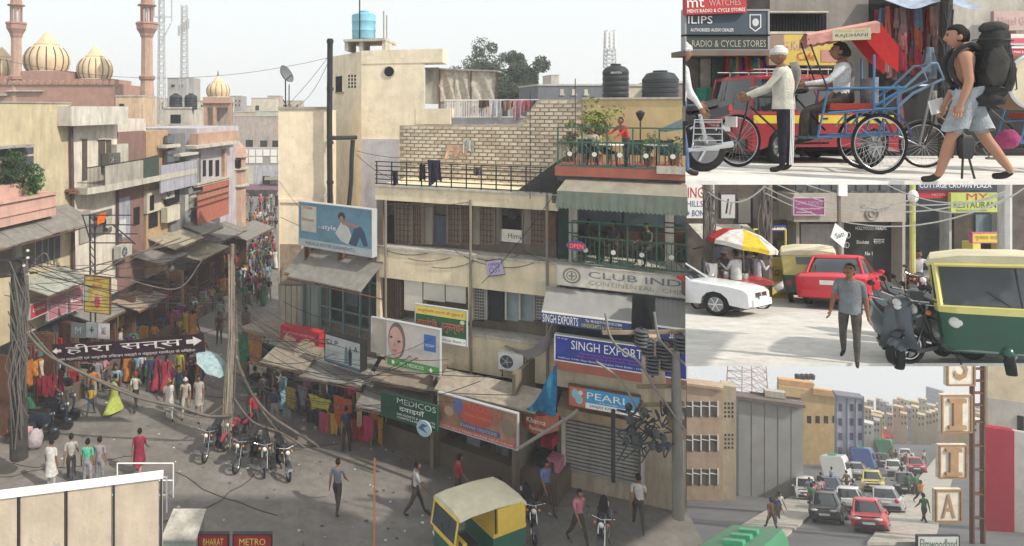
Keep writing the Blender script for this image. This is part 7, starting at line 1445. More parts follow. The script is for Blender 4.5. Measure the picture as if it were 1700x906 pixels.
for i, (a, y, c, l) in enumerate([(1150, 175, (.35, .3, .2), 'tan sack'), (1172, 172, (.2, .05, .25), 'purple bag'), (1186, 150, (.5, .15, .04), 'orange crate'), (1172, 145, (.05, .2, .15), 'green bag'), (1160, 190, (.1, .1, .14), 'dark bag')]):
    m = F1.mb(); F1.box(m, a, a + 13, y, y + 26, .05, .4); one(m, 'shop_goods', cloth(c), l + ' stacked in front of the radio shop', 'goods')
sign(F1, 1139, 1240, -8, 24, 'red shop board with white lettering at the very top left of the terrace street', paint((.42, .05, .05), .5), None, .5, .1, [('mt', .02, .3, .35, .8, WHITE), ('WATCHES', .38, .9, .4, .72, paint((.55, .3, .3))), ('MEN\'S RADIO & CYCLE STORES', .02, .97, .08, .26, WHITE)], tilt=R(-2))
sign(F1, 1139, 1274, 18, 57, 'dark grey blue dealer board with white capitals and shield emblem', paint((.055, .08, .10), .5), GRYP, .4, .1, [('ILIPS', .02, .32, .46, .78, WHITE), ('AUTHORISED AUDIO DEALER', .05, .58, .12, .26, WHITE)], shapes=[('poly', [(.78, .3), (.78, .85), (.92, .85), (.92, .3), (.85, .12)], 0, 0, 0, WHITE), ('poly', [(.79, .32), (.79, .82), (.91, .82), (.91, .32), (.85, .16)], 0, 0, 0, paint((.055, .08, .10), .5)), ('o', .81, .89, .35, .68, paint((.5, .52, .52)))])
sign(F1, 1139, 1274, 60, 82, 'dark board reading radio and cycle stores in worn cream letters', paint((.05, .06, .055), .5), GRYP, .4, .1, [('RADIO & CYCLE STORES', .07, .98, .2, .7, paint((.35, .36, .3)))])
gw = stn('weathered_grey_wall', (.24, .22, .2), .5)
t = fbld(F1, 'cafe_house', 'grey upper storey with a barred balcony above the yellow cafe board', 1278, 1442, -30, YB, gw)
m = F1.mb(); F1.box(m, 1280, 1372, 20, 55, 0, .08); o = m.build('balcony_void', DARK, t)
for i in range(18): fb(F1, 1281 + i * 5, 1282 + i * 5, 20, 55, .1, .13, 'bar', IRON, o)
m = F1.mb(); F1.box(m, 1278, 1376, 18, 20.5, 0, .25); F1_ = m.build('lintel', PALE, t); fb(F1, 1278, 1376, 52, 56, 0, .3, 'balcony_edge', PALE, t)
fb(F1, 1278, 1400, 112, 260, 0, .05, 'dark_opening', DARK, t)
sign(F1, 1276, 1400, 57, 108, 'yellow cafe board with red outlined script behind the red van', paint((.55, .42, .1), .5), None, .35, .08, [('Cafe', .38, .62, .16, .42, paint((.45, .05, .05))), ('G.Kumar', .2, .62, .5, .8, paint((.5, .3, .35)))], shapes=[('r', .34, .66, .1, .46, paint((.06, .05, .05))), ('o', 0, .28, .1, .8, paint((.4, .2, .2)))][:1] if False else [('r', 0, .2, 0, 1, paint((.25, .18, .14))), ('r', .7, 1, .1, .5, paint((.42, .2, .16)))])
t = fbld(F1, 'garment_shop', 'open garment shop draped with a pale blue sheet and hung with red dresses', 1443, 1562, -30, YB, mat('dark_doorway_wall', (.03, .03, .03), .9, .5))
m = MB(F1.M); u0, u1 = F1.u(1436), F1.u(1566); m.sheet(lambda u, v: (u0 + (u1 - u0) * u, .1 + .6 * v, F1.z(1443, -8) - (.28 + .06 * math.sin(u * 9)) * v), 20, 5); m.build('pale_blue_sheet', cloth((.36, .42, .52)), t, 'all')
for i in range(34):
    a = 1452 + (i % 12) * 8.6; r_ = i // 12; c = [(.5, .07, .1), (.42, .05, .08), (.5, .2, .2), (.45, .12, .06), (.3, .2, .2), (.12, .2, .3), (.5, .3, .28)][(i * 5 + r_) % 7]
    hang(F1, a, a + 8, 16 + r_ * 33 - (i % 3) * 3, 50 + r_ * 33 + (i % 4) * 4, .25 + .1 * (i % 3), c, '%s dress hanging in the %s row of the garment shop' % (['crimson', 'dark red', 'dusty pink', 'brick', 'mauve', 'steel blue', 'salmon'][(i * 5 + r_) % 7], ['top', 'middle', 'bottom'][r_]), 'hanging_dress', 'dress', 'dresses hung at the garment shop', taper=-.25, wav=.6)
hang(F1, 1537, 1550, 78, 125, .5, (.35, .45, .55), 'blue and white striped cloth hanging lowest at the garment shop', 'hanging_dress', 'dress'); hang(F1, 1488, 1498, 145, 215, .3, (.5, .25, .28), 'pale pink long scarf beside the rickshaw handle', 'hanging_scarf', 'scarf'); hang(F1, 1545, 1556, 150, 212, .3, (.4, .42, .38), 'grey checked cloth at the right of the dark doorway', 'hanging_scarf', 'scarf')
m = MB(F1.M); m.box(F1.u(1512), F1.u(1538), .1, .14, F1.z(1512, 143), F1.z(1512, 140)); one(m, 'tube_light', mat('unlit_tube', (.7, .7, .68), .3), 'white tube light in the dark doorway', 'light')
t = T('street_pole', 'dark wire wrapped pole behind the backpacker', 'pole', P(1568, 258, 10.9)); MB().tube([P(1570, 262, 10.9), P(1568, 120, 10.9), P(1572, -12, 10.9)], [.1, .09, .08], 7).build('post', mat('dark_pole', (.055, .05, .045), .9, .4, 5, .6), t)
for k in range(8): MB().tube(spl([P(1560 + rd.uniform(-5, 25), rd.uniform(0, 60), 10.7), P(1570 + rd.uniform(-8, 8), rd.uniform(70, 110), 10.7), P(1566 + rd.uniform(-6, 6), rd.uniform(120, 200), 10.7)], 4), .012, 4).build('wire', IRON, t)
t = fbld(F1, 'corner_shops', 'pale washed wall with pink sign remains at the upper right', 1563, 1740, -30, 100, stn('pale_wash', (.44, .42, .38), .5), zb=Z1 + 0.9)
t = fbld(F1, 'dark_shop', 'dark shop opening behind the backpack and the drum', 1564, 1740, 100, YB, mat('dark_doorway_wall', (.03, .03, .03), .9, .5), n=-.05)  # shop opening is one even near-black wall colour
sign(F1, 1650, 1725, 18, 50, 'faded pink and white board at the upper right', stn('faded_pink', (.5, .36, .34), .3), None, .2, .06, [('Hotel Gold', .1, .9, .3, .7, paint((.45, .3, .28)))]); sign(F1, 1650, 1725, 56, 74, 'pale board with a crimson stripe under the faded pink board', CRM, None, .2, .06, [], shapes=[('r', 0, 1, .15, .6, paint((.5, .08, .14)))])
sign(F1, 1652, 1725, 80, 111, 'crimson board with small white lines of lettering at the right edge', paint((.5, .05, .11), .5), WHITE, .3, .06, [('SHOP NO 12 MAIN BAZAR', .05, .8, .74, .86, WHITE), ("DAY'S AYURVEDIC", .05, .85, .48, .62, WHITE), ('HERBAL CARE', .05, .6, .28, .4, WHITE), ('NEW DELHI', .05, .8, .1, .2, WHITE)])
# red van
v = car('dark red van with yellow side stripe and roof rack parked behind the rickshaw puller', (.28, .02, .03), 'suv', paint((.62, .48, .05), .3), name='parked_van'); v['category'] = 'van'
def at1(px, d): q = P(px, 180, d); return Vector((q.x, q.y, Z1))
place(v, at1(1322, 10.6), R(0), 1.0); v.rotation_euler = (0, 0, R(180)); v.scale = (.52, .8, .76)
# cycle rickshaw, puller, passenger
ck = cycle_rick('blue cycle rickshaw with red fringed hood carrying a passenger'); dk_ = 9.0
place(ck, at1(1352, dk_), R(-27), 1.0); ck.scale = (.8, 1.0, 1.07)
person('thin rickshaw puller in white head cloth and loose cream shirt standing by the handlebar', at1(1301, 8.7), R(-124), dict(legs=((2, 2, 3), (-3, 4, 3)), arms=((38, 4, 28), (30, 4, 35)), lean=2), (.60, .58, .50), (.03, .03, .035), hero=True, hk='turban', hair=cloth((.68, .66, .62)), gar='shirt', gcol=(.60, .58, .50), ht=1.62, bare=False)
pu = [o for o in COL.objects if o.name.startswith('person') and o.get('label', '').startswith('thin rickshaw')][0]
m = MB(); o0 = at1(1301, 8.7)
for s_ in (-.02, 0, .02): 
    k = MB(); k.tube([(o0.x + s_ + .02, o0.y - .135, o0.z + .82), (o0.x + s_ + .035, o0.y - .115, o0.z + .5), (o0.x + s_ + .03, o0.y - .1, o0.z + .1)], .006, 4); q = k.build('trouser_stripe', WHITE, None); q.parent = pu; q.matrix_parent_inverse = Matrix.Identity(4)
    s0 = 1.62 / 1.7; inv = (Matrix.Translation(pu.location) @ Matrix.Rotation(pu.rotation_euler.z, 4, 'Z') @ Matrix.Scale(s0, 4)).inverted(); q.data.transform(inv)
m = MB(); m.M = Matrix.Translation(o0 + Vector((.13, -.0, 1.02))); m.sheet(lambda u, v_: (.05 * math.sin(v_ * 6) - .03 + .05 * u, -.12 + .24 * u, .42 - .62 * v_), 6, 8); one(m, 'shoulder_cloth', cloth((.64, .62, .57)), 'white cloth hanging from the shoulder of the rickshaw puller', 'cloth', smooth='all')
person('bald passenger in white shirt and brown trousers seated in the blue rickshaw', at1(1352, dk_) + Vector((.22, -.18, .40)), R(-118), dict(legs=((76, 72, 3), (72, 66, 5)), arms=((42, 6, 42), (20, 14, 60)), lean=-2, seat=.5, nod=12), (.66, .66, .68), (.09, .075, .065), hero=True, bare=False, ht=1.66)
pz = at1(1352, dk_) + Vector((.42, .0, .41)); person('second passenger in grey shirt half hidden behind the bald passenger', pz, R(-110), dict(legs=((80, 80, 3), (76, 80, 5)), arms=((30, 6, 60), (-20, 30, 70)), seat=.5), (.3, .3, .3), (.1, .1, .1), ht=1.62)
# backpacker
bp = at1(1606, 7.35); bp.z -= .0
HIKE = dict(legs=((20, 6, 2), (-22, 8, 3)), arms=((-6, 6, 22), (4, 5, 18)), lean=5, turn=6)
tb, ob = person('backpacker in black vest and grey shorts striding left with a huge dark pack', bp, R(-126), HIKE, (.02, .02, .024), (.34, .37, .39), skin=SKINL, hero=True, shorts=True, barearms=True, hk='long', ht=1.78)
for c_ in kids(tb):
    if c_.name.startswith('hair'): c_.data = hair_mesh(ob, True, 'short', 3).build('hairs', HAIR, None, 'all').data; [bpy.data.objects.remove(x) for x in [y for y in COL.objects if y.name.startswith('hairs')]]; c_.data.materials.clear(); c_.data.materials.append(HAIR); c_.material_slots[0].link = 'OBJECT'; c_.material_slots[0].material = HAIR
Mp = Matrix.Translation(bp) @ Matrix.Rotation(R(-126), 4, 'Z') @ Matrix.Scale(1.78 / 1.7, 4)
shg = MB(); k0, k1 = ob['knee0'], ob['knee1']; hp = ob['hip']
shg.M = Mp
for s_, kn in ((1, k0), (-1, k1)):
    h0 = hp + Vector((s_ * .075, 0, .04)); rings = []
    for f, r_ in ((-.15, .115), (.15, .1), (.5, .098), (.8, .105)):
        c = h0.lerp(kn, f); rings.append([(c.x + r_ * math.cos(a) * (1 + .05 * math.sin(a * 3)), c.y + r_ * 1.05 * math.sin(a), c.z + .02 * math.sin(a * 2)) for a in [2 * math.pi * q / 14 for q in range(14)]])
    shg.loft(rings, True, False)
sh_ = shg.build('shorts', cloth((.36, .39, .41)), None, 'all'); sh_.data.transform((Matrix.Translation(bp) @ Matrix.Rotation(R(-126), 4, 'Z') @ Matrix.Scale(1.78 / 1.7, 4)).inverted()); sh_.parent = tb
t = T('backpack', 'huge dark charcoal trekking backpack on the back of the young man', 'backpack', bp + Vector((.2, 0, 1.0)))
pk = cloth((.045, .045, .045)); pk2 = cloth((.075, .07, .065))
neck = Mp @ ob['neck']
B = Matrix.Translation(neck + Vector((.2, -.13, -.26))) @ Matrix.Rotation(R(-31), 4, 'Z') @ Matrix.Rotation(R(4), 4, 'Y') @ Matrix.Scale(.95, 4)
m = MB(B); m.loft([[(x * sx + .03 * math.sin(q * 3 + z * 9), y * sy, z) for q, (x, y) in enumerate([(math.cos(a) * (1 if math.cos(a) > 0 else .75), math.sin(a)) for a in [2 * math.pi * k / 16 for k in range(16)]])] for z, sx, sy in ((-.30, .08, .08), (-.27, .15, .15), (-.1, .19, .19), (.1, .17, .18), (.3, .15, .17), (.42, .13, .16), (.5, .1, .12), (.53, .03, .04))]); m.build('main_sack', pk, t, 'all')
m = MB(B); m.ball((.0, 0, .5), .13, .14, .08, 14, 8, .1); m.build('lid', pk2, t, 'all')
m = MB(B); m.ball((.13, -.04, -.05), .08, .12, .2, 12, 8, .3); m.build('front_pocket', pk2, t, 'all'); m = MB(B); m.ball((.02, -.18, .05), .1, .06, .22, 12, 8, .3); m.build('side_pocket', pk2, t, 'all')
m = MB(B); m.ball((-.05, 0, -.32), .21, .19, .08, 14, 6, .2); m.build('hip_pad', pk, t, 'all')
for y in (-.1, .1): m = MB(B); m.tube(spl([(-.12, y, .25), (-.22, y * 1.6, .3), (-.34, y * 1.5, .2), (-.36, y * 1.3, .0), (-.25, y * 1.6, -.2), (-.1, y, -.28)], 5), .026, 6); m.build('shoulder_strap', pk, t, 'all')
for z in (-.18, .0, .2, .36): m = MB(B); m.ring((.0, 0, z), .185 - .03 * abs(z), .006, 'z', 22, 4); m.build('compression_strap', BLACK, t)
for q in range(3): m = MB(B); m.tube([(.1 + q * .03, -.17, .3 - q * .1), (.13 + q * .03, -.2, .0 - q * .1), (.1 + q * .04, -.18, -.2)], .007, 4); m.build('dangling_strap', BLACK, t)
wr = Mp @ (ob['wrist1'] + ob['hd1'] * .1)
m = MB(Matrix.Translation(wr) @ Matrix.Rotation(R(-15), 4, 'Y')); m.box(-.1, .06, -.01, .01, -.0, .16); one(m, 'folded_map', WHITE, 'folded white paper held in the hand of the backpacker', 'paper')
kc = Mp @ (ob['hip'] + Vector((0, -.12, -.44))); m = MB(Matrix.Translation(kc + Vector((0, -.16, -.05)))); m.loft([[(a * r_, b * r_ * .6, z) for a, b in ((-1, -1), (1, -1), (1.1, 0), (1, 1), (-1, 1), (-1.1, 0))] for z, r_ in ((-.15, .045), (-.1, .06), (.07, .065), (.11, .04))]); 
t = T('hanging_bag', 'small black camera bag hanging in front of the legs of the backpacker', 'bag', kc); m.build('bag', BLACK, t, True)
for s_ in (-.03, .04): MB().tube([kc + Vector((s_, -.16, -.2)), kc + Vector((s_ * 2 + .02, -.16, -.42))], .01, 4).build('strap', BLACK, t)
# right blue rickshaw, drum
c2 = dup(ck, at1(1668, 8.6), R(0), 'second blue cycle rickshaw passing behind the backpacker at the right edge')
for q in list(kids(c2)):
    if q.name.startswith(('hood', 'lettering')): bpy.data.objects.remove(q)
place(c2, at1(1675, 8.9), R(-25)); c2.scale = (.8, 1, .92)
t = T('drum', 'large round drum with pale skin carried at the right edge', 'drum', at1(1700, 8.0) + Vector((0, 0, .4))); q = P(1701, 136, 8.0); m = MB(Matrix.Translation(q) @ Matrix.Rotation(R(90), 4, 'X')); m.lathe((0, 0, 0), [(.28, -.18), (.34, -.17), (.34, .1), (.28, .12)], 28); m.build('shell', mat('drum_shell', (.2, .13, .08)), t, True)
m = MB(Matrix.Translation(q)); m.ring((0, -.13, 0), .33, .022, 'y', 32, 6); m.build('hoop', CHR, t, 'all'); m = MB(Matrix.Translation(q) @ Matrix.Rotation(R(90), 4, 'X')); m.lathe((0, 0, 0), [(.01, .125), (.31, .125), (.31, .13), (.01, .131)], 28); m.build('skin', mat('drum_skin', (.5, .44, .32), .6), t)
m = MB(); o = at1(1672, 8.2); m.M = Matrix.Translation(o + Vector((0, 0, .45))); m.ball((0, 0, 0), .11, .13, .12, 10, 7, .3); one(m, 'pink_bundle', cloth((.42, .08, .2)), 'bright pink bundle on the rickshaw beside the drum', 'bundle', smooth='all')
# left motorcycle and rider cut by the deck edge are kept inside the deck: the machine points left, only its rear stands here
bk = motorbike('black motorcycle seen from its rear half at the left end of the terrace street')
cutx = []
def trim(root, px):   # the deck ends at this pixel column: keep what stands on it
    bpy.context.view_layer.update(); k = (px - CX) / F; nrm = Vector((1, -k, 0)).normalized()
    for o in [x for x in COL.objects if x.parent == root] + [y for x in COL.objects if x.parent == root for y in COL.objects if y.parent == x] + ([root] if root.type == 'MESH' else []):
        if o.type != 'MESH': continue
        if o.data.users > 1: o.data = o.data.copy()
        Mw = o.matrix_world; inv = Mw.inverted(); bm = bmesh.new(); bm.from_mesh(o.data)
        co = inv @ Vector((0, 0, H)); n_ = (Mw.to_3x3().transposed() @ nrm).normalized()
        bmesh.ops.bisect_plane(bm, geom=bm.verts[:] + bm.edges[:] + bm.faces[:], plane_co=co, plane_no=n_, clear_inner=True, clear_outer=False)
        ed = [e for e in bm.edges if e.is_boundary and all(abs((v_.co - co).dot(n_)) < 1e-4 for v_ in e.verts)]
        if ed: bmesh.ops.holes_fill(bm, edges=ed, sides=0)
        if not bm.verts: bm.free(); bpy.data.objects.remove(o); continue
        bm.to_mesh(o.data); bm.free()
place(bk, at1(1090, 8.75), 0, .98); trim(bk, 1138)
tp, _ = person('man in white shirt and blue jeans at the far left of the terrace street', at1(1124, 8.1), R(80), dict(legs=((14, 6, 3), (-12, 8, 3)), arms=((20, 6, 30), (10, 6, 20)), lean=4), (.66, .66, .66), (.10, .16, .28), hero=True, bare=False, hk='turban', hair=cloth((.6, .6, .58)), ht=1.62); trim(tp, 1138)
# ================================================================ sloping street (middle right)
def z2(d): return H - 4.25 - .19 * (d - 11.1)
def at2(px, py): 
    d = 2.14 / ((py - CY) / F - .19); q = P(px, 180, d); return Vector((q.x, q.y, z2(d)))
deck(1138, 1760, 11.02, 24.6, z2(11.02), z2(24.6), .05, 'sloping_street', mat('dusty_light_road2', (.6, .58, .54), .95, .18, 1.5, .3, stain=.35, stcol=(.2, .18, .16)))
SL = math.atan(.19)
F2 = Fac(1139, 24.2, 1760, 24.2); YB2 = 180 + (H - z2(24.2)) / 24.2 * F
stone = stn('grey_beige_stone', (.36, .33, .29), .3); shopd = mat('black_shopfront', (.03, .03, .032), .5, .4, 2, .05)
t = fbld(F2, 'dark_shop_row', 'dark brown shop row with signboards at the left of the sloping street', 1139, 1318, 290, YB2, mat('dark_brown_wall', (.10, .085, .075), .9, .5))  # wall is one even dark brown
for a, b, y0, y1, c in ((1180, 1200, 380, 470, (.05, .06, .08)), (1226, 1246, 330, 370, (.16, .15, .14)), (1250, 1268, 330, 400, (.08, .07, .07)), (1284, 1300, 335, 365, (.2, .19, .17)), (1290, 1306, 400, 480, (.12, .09, .06))):
    fb(F2, a, b, y0, y1, 0, .1, 'window', mat('win_%d' % a, c, .4), t)
t = fbld(F2, 'stone_fronted_shop', 'grey beige stone fronted shop with carved name band and dark glass', 1318, 1504, 290, YB2, shopd, n=.02)
fb(F2, 1318, 1504, 322, 368, 0, .9, 'stone_band', stone, t); fb(F2, 1318, 1504, 290, 322, 0, .6, 'upper_wall', stn('upper_grey', (.2, .19, .18)), t)
for i in range(9): fb(F2, 1322 + i * 20, 1337 + i * 20, 296, 316, .6, .66, 'upper_window', mat('dull_window', (.08, .09, .1), .3), t)
for a in (1322, 1396, 1498): fb(F2, a, a + 5, 368, YB2, 0, .5, 'pillar', stone, t)
fb(F2, 1330, 1394, 372, 440, .02, .3, 'shutter', stn('grey_shutter', (.3, .29, .28)), t)
for s_, a, b, y0, y1 in (('Sagar', 1432, 1480, 340, 356), ('HOLLYWOOD PARADISE', 1422, 1474, 376, 382), ('Blankets', 1424, 1444, 399, 405), ('सलाम', 1452, 1470, 397, 405), ('STD', 1398, 1414, 385, 396), ('ISD', 1398, 1412, 402, 412), ('No 1', 1438, 1450, 418, 424)):
    u0, u1, za, zb_ = F2.rect(a, b, y0, y1, 1.0 if y0 < 360 else .1); text(s_, F2.M @ Matrix.Translation((u0, .91 if y0 < 360 else .05, za)), u1 - u0, zb_ - za, paint((.26, .24, .21)) if y0 < 360 else WHITE, t)
m = MB(F2.M @ Matrix.Translation((F2.u(1414), .91, F2.z(1414, 348)))); m.ring((0, 0, 0), .22, .04, 'y', 20, 4); m.ring((0, 0, 0), .1, .03, 'y', 14, 4); m.build('emblem', paint((.25, .23, .2)), t)
t = fbld(F2, 'restaurant_front', 'restaurant front with bright green and yellow board and dark glass', 1504, 1672, 290, YB2, mat('glass_front_dark', (.05, .06, .065), .3, .5), n=0)
fb(F2, 1584, 1660, 356, 430, 0, .1, 'dim_window', mat('brown_dim', (.09, .075, .06), .5, .5), t)
for a in (1576, 1662): fb(F2, a, a + 4, 350, YB2, .1, .5, 'pillar', stn('pale_pillar', (.42, .42, .4)), t)
fb(F2, 1620, 1660, 356, 385, .1, .16, 'glass_pane', glass((.12, .17, .2)), t)
t2 = fbld(F2, 'dark_brown_house', 'dark brown house front at the far right of the sloping street', 1673, 1760, 290, YB2, mat('dark_brown_wall', (.10, .085, .075), .9, .5))  # same even dark brown as the shop row
sign(F2, 1524, 1648, 301, 315, 'dark blue hotel board high above the restaurant', paint((.06, .07, .12), .5), None, .9, .1, [('COTTAGE CROWN PLAZA', .02, .98, .25, .8, WHITE)])
sign(F2, 1524, 1600, 317, 329, 'red strip board below the dark blue hotel board', paint((.4, .03, .05), .5), None, .8, .1, [('HOTEL', .3, .6, .3, .7, paint((.6, .3, .3)))])
sign(F2, 1579, 1664, 320, 352, 'yellow green restaurant board with dark lettering', paint((.42, .48, .12), .5), None, 1.0, .12, [('MY', .3, .72, .62, .98, RED), ('RESTAURANT', .05, .98, .22, .55, paint((.06, .08, .04))), ('INDIAN & CHINESE', .1, .7, .04, .14, paint((.1, .12, .05)))])
sign(F2, 1615, 1678, 387, 402, 'pink edged yellow board with Hindi lettering over the small kiosk', paint((.6, .5, .06), .5), paint((.5, .1, .25)), 1.3, .1, [('गुजरात साड़ी मेला', .06, .94, .2, .8, paint((.3, .05, .1)))])
t = T('yellow_kiosk', 'small yellow framed kiosk under the Hindi board', 'kiosk', F2.pt(1646, YB2, 1)); 
for a, b in ((1615, 1628), (1664, 1678)): fb(F2, a, b, 403, 430, .9, 1.3, 'side_panel', YEL, t)
fb(F2, 1628, 1664, 403, 425, .8, .9, 'opening', DARK, t); fb(F2, 1615, 1678, 425, YB2, .8, 1.3, 'counter', YEL, t)
sign(F2, 1139, 1170, 306, 362, 'big white hoarding with red and blue capitals at the left of the sloping street', WHITE, None, 1.6, .2, [('ING', .1, .95, .6, .92, RED), ('HILLS', .05, .9, .34, .52, paint((.12, .12, .3))), ('+ BON', .05, .95, .06, .24, paint((.05, .07, .35)))])
sign(F2, 1172, 1186, 303, 370, 'narrow pale vertical board beside the white hoarding', paint((.5, .55, .55)), None, 1.5, .1, [('M', .2, .8, .7, .9, BLU), ('O', .2, .8, .4, .6, BLU), ('B', .2, .8, .1, .3, BLU)])
sign(F2, 1197, 1221, 322, 362, 'pale poster board with dark slanted brush marks', paint((.5, .52, .52)), BLACK, 1.5, .1, [], shapes=[('poly', [(.3, .2), (.45, .8), (.55, .8), (.42, .2)], 0, 0, 0, BLACK), ('poly', [(.55, .15), (.7, .7), (.8, .65), (.66, .15)], 0, 0, 0, paint((.3, .2, .15)))])
sign(F2, 1318, 1368, 329, 356, 'purple export board with white lines on the stone fronted shop', paint((.24, .06, .18), .5), paint((.5, .4, .45)), 1.0, .08, [('GIMAK EXPORTS', .08, .95, .6, .84, paint((.5, .3, .42))), ('Manufacturers & Exporters', .1, .9, .3, .42, WHITE), ('of Handicrafts', .08, .6, .1, .2, WHITE)])
sign(F2, 1283, 1305, 374, 384, 'small blue office board beside the yellow stall frame', BLU, None, 1.0, .06, [('E. BASIN', .1, .9, .25, .75, WHITE)])
t = T('diamond_sign', 'white diamond shaped sign with black script on a pole', 'sign', P(1392, 392, 18)); Mx = Matrix.Translation(P(1393, 390, 18)) @ Matrix.Rotation(R(-18), 4, 'Y') @ Matrix.Rotation(R(0), 4, 'Z')
m = MB(Mx); m.extr([(0, -.36), (.24, -.02), (.0, .34), (-.24, .02)], -.01, .01); m.build('board', WHITE, t); text('Sati', Mx @ Matrix.Translation((-.12, -.03, -.06)) , .24, .14, BLACK, t, ex=0)
MB().tube([P(1392, 300, 18.1), P(1394, 420, 18.1)], .05, 6).build('post', woodp, t); MB().box(P(1393, 0, 18).x, P(1407, 0, 18).x, 18, 18.05, Zy(325, 18), Zy(300, 18)).build('paper_notice', WHITE, t)
for px, d, mm, r_, l in [(1175, 20, woodp, .14, 'dark wire hung pole beside the big white hoarding'), (1270, 21, woodp, .2, 'thick dark trunk like pole tangled with cables'), (1515, 20, paint((.5, .5, .15)), .07, 'slim yellow and black painted lamp post'), (1668, 20, stn('pale_steel_pole', (.45, .45, .44)), .16, 'thick pale steel pole beside the restaurant board')]:
    q = P(px, 180, d); t = T('street_pole', l, 'pole', (q.x, q.y, z2(d))); MB().tube([(q.x, q.y, z2(d)), (q.x, q.y, Zy(296, d))], r_, 8).build('post', mm, t)
    if 'wire' in l or 'cables' in l:
        for k in range(16): MB().tube(spl([P(px + rd.uniform(-12, 12), rd.uniform(300, 330), d - .2), P(px + rd.uniform(-14, 14), rd.uniform(335, 380), d - .3), P(px + rd.uniform(-8, 8), rd.uniform(385, 430), d - .2)], 4), .02, 4).build('wire', mat('grey_wire', (.13, .12, .11), .7), t)
    if 'yellow' in l: MB().ball(P(1516, 326, d - .1), .13, .13, .2, 10, 8).build('lamp', WHITE, t); 
m = MB()
for i, (a, b, s_) in enumerate([((1270, 310), (1515, 330), .5), ((1270, 320), (1668, 330), .9), ((1290, 306), (1668, 318), .7), ((1330, 303), (1600, 336), .3), ((1515, 335), (1700, 312), .5), ((1175, 318), (1270, 308), .4), ((1470, 305), (1668, 322), .4)]):
    m = MB(); m.tube(sag(P(*a, 19.5), P(*b, 19.5), s_, 14), .022, 4); one(m, 'thin_wire', mat('pale_wire', (.3, .3, .29), .6), ['drooping wire left of the stone band', 'longest drooping wire over the sloping street', 'upper drooping wire over the stone band', 'slanting wire before the restaurant board', 'wire running to the right edge past the pale pole', 'short wire between the two left poles', 'wire over the dark blue hotel board'][i], 'wire')
# cars and people on the slope
def tiltz(t, rot): t.rotation_euler = (Matrix.Rotation(-SL, 4, 'X') @ Matrix.Rotation(rot, 4, 'Z')).to_euler()
wc = car('white saloon car nosing in from the left edge of the sloping street', (.72, .73, .74), 'sedan'); wc.location = at2(1127, 514); tiltz(wc, R(132)); wc.scale = (1.0, 1.0, 1.0); trim(wc, 1138)
rc_ = car('bright red saloon car seen from behind in the middle of the sloping street', (.58, .02, .04), 'sedan'); rc_.location = at2(1418, 508); rc_.location += Vector((0, .3, 0)); tiltz(rc_, R(225)); rc_.scale = (.95, 1.0, 1.03)
vc = car('silver car half hidden behind the big auto rickshaw', (.5, .52, .54), 'suv'); vc.location = at2(1606, 486); tiltz(vc, R(20)); vc.scale = (.9, 1, .85)
ar = autorick('small yellow and green auto rickshaw seen from behind near the yellow stall', (.012, .075, .045), (.66, .6, .2), group='auto rickshaws on the sloping street'); ar.location = at2(1351, 500); tiltz(ar, R(90 - 30 + 0)); ar.scale = (1, 1.12, 1)
tiltz(ar, R(-125)); 
a2 = dup(ar, at2(1672, 606), 0, 'big dark green auto rickshaw with yellow cab filling the right edge'); tiltz(a2, R(48)); a2.scale = (1.15, 1.22, 1.03)
text('CK', Matrix.Translation(P(1676, 592, 10.0)), .1, .12, WHITE, None)
for o in [x for x in COL.objects if x.name.startswith('lettering') and x.parent is None]: bpy.data.objects.remove(o)
CARTP = at2(1218, 512)
t = T('food_cart', 'food cart with steel pots and red counter under the patched umbrella', 'food cart', CARTP); Mc = Matrix.Translation(CARTP)
m = MB(Mc); m.box(-1.3, 1.1, -.1, .7, .7, .8); m.build('counter', paint((.45, .05, .05)), t); m = MB(Mc); m.box(-1.2, 1.0, 0, .6, .25, .7); m.build('cabinet', stn('brown_cart', (.18, .13, .1)), t)
for x in (-1.0, .8): m = MB(Mc); m.ring((x, -.05, .25), .25, .03, 'y', 18, 5); m.build('wheel', RUB, t)
for x, r_, h_ in ((-.55, .2, .5), (-.1, .13, .25), (.4, .15, .2)): m = MB(Mc); m.lathe((x, .2, .8), [(r_, 0), (r_ * 1.05, h_ * .8), (r_, h_), (r_ * .4, h_ * 1.08)], 16); m.build('steel_pot', CHR, t, True)
uq = P(1232, 386, 19.6); t = T('cart_umbrella', 'large white red and yellow patched umbrella over the food cart', 'umbrella', (uq.x, uq.y, CARTP.z)); ucol = [(.66, .64, .6), (.62, .45, .05), (.66, .64, .6), (.5, .04, .04), (.66, .64, .6), (.62, .45, .05), (.66, .64, .6), (.5, .04, .04)]
Mu = Matrix.Translation(uq) @ Matrix.Rotation(R(10), 4, 'Y')
for k in range(8):
    a, b = 2 * math.pi * k / 8 + .3, 2 * math.pi * (k + 1) / 8 + .3; m = MB(Mu); W_ = .96
    P_ = lambda r_, g, z_: (r_ * W_ * math.cos(g), r_ * W_ * math.sin(g), z_)
    m.add([P_(0, 0, .12), P_(.5, a, .02), P_(1, a, -.3), P_(.94, (a + b) / 2, -.28), P_(1, b, -.3), P_(.5, b, .02), P_(1.0, a, -.42), P_(.95, (a + b) / 2, -.4), P_(1, b, -.42)], [(0, 1, 5), (1, 2, 3), (1, 3, 5), (3, 4, 5), (2, 6, 7, 3), (3, 7, 8, 4)]); m.build('canopy_panel', cloth(ucol[k]), t)
MB().tube([uq + Vector((0, 0, .2)), Vector((uq.x + .1, uq.y, CARTP.z))], .025, 6).build('shaft', DULL, t)
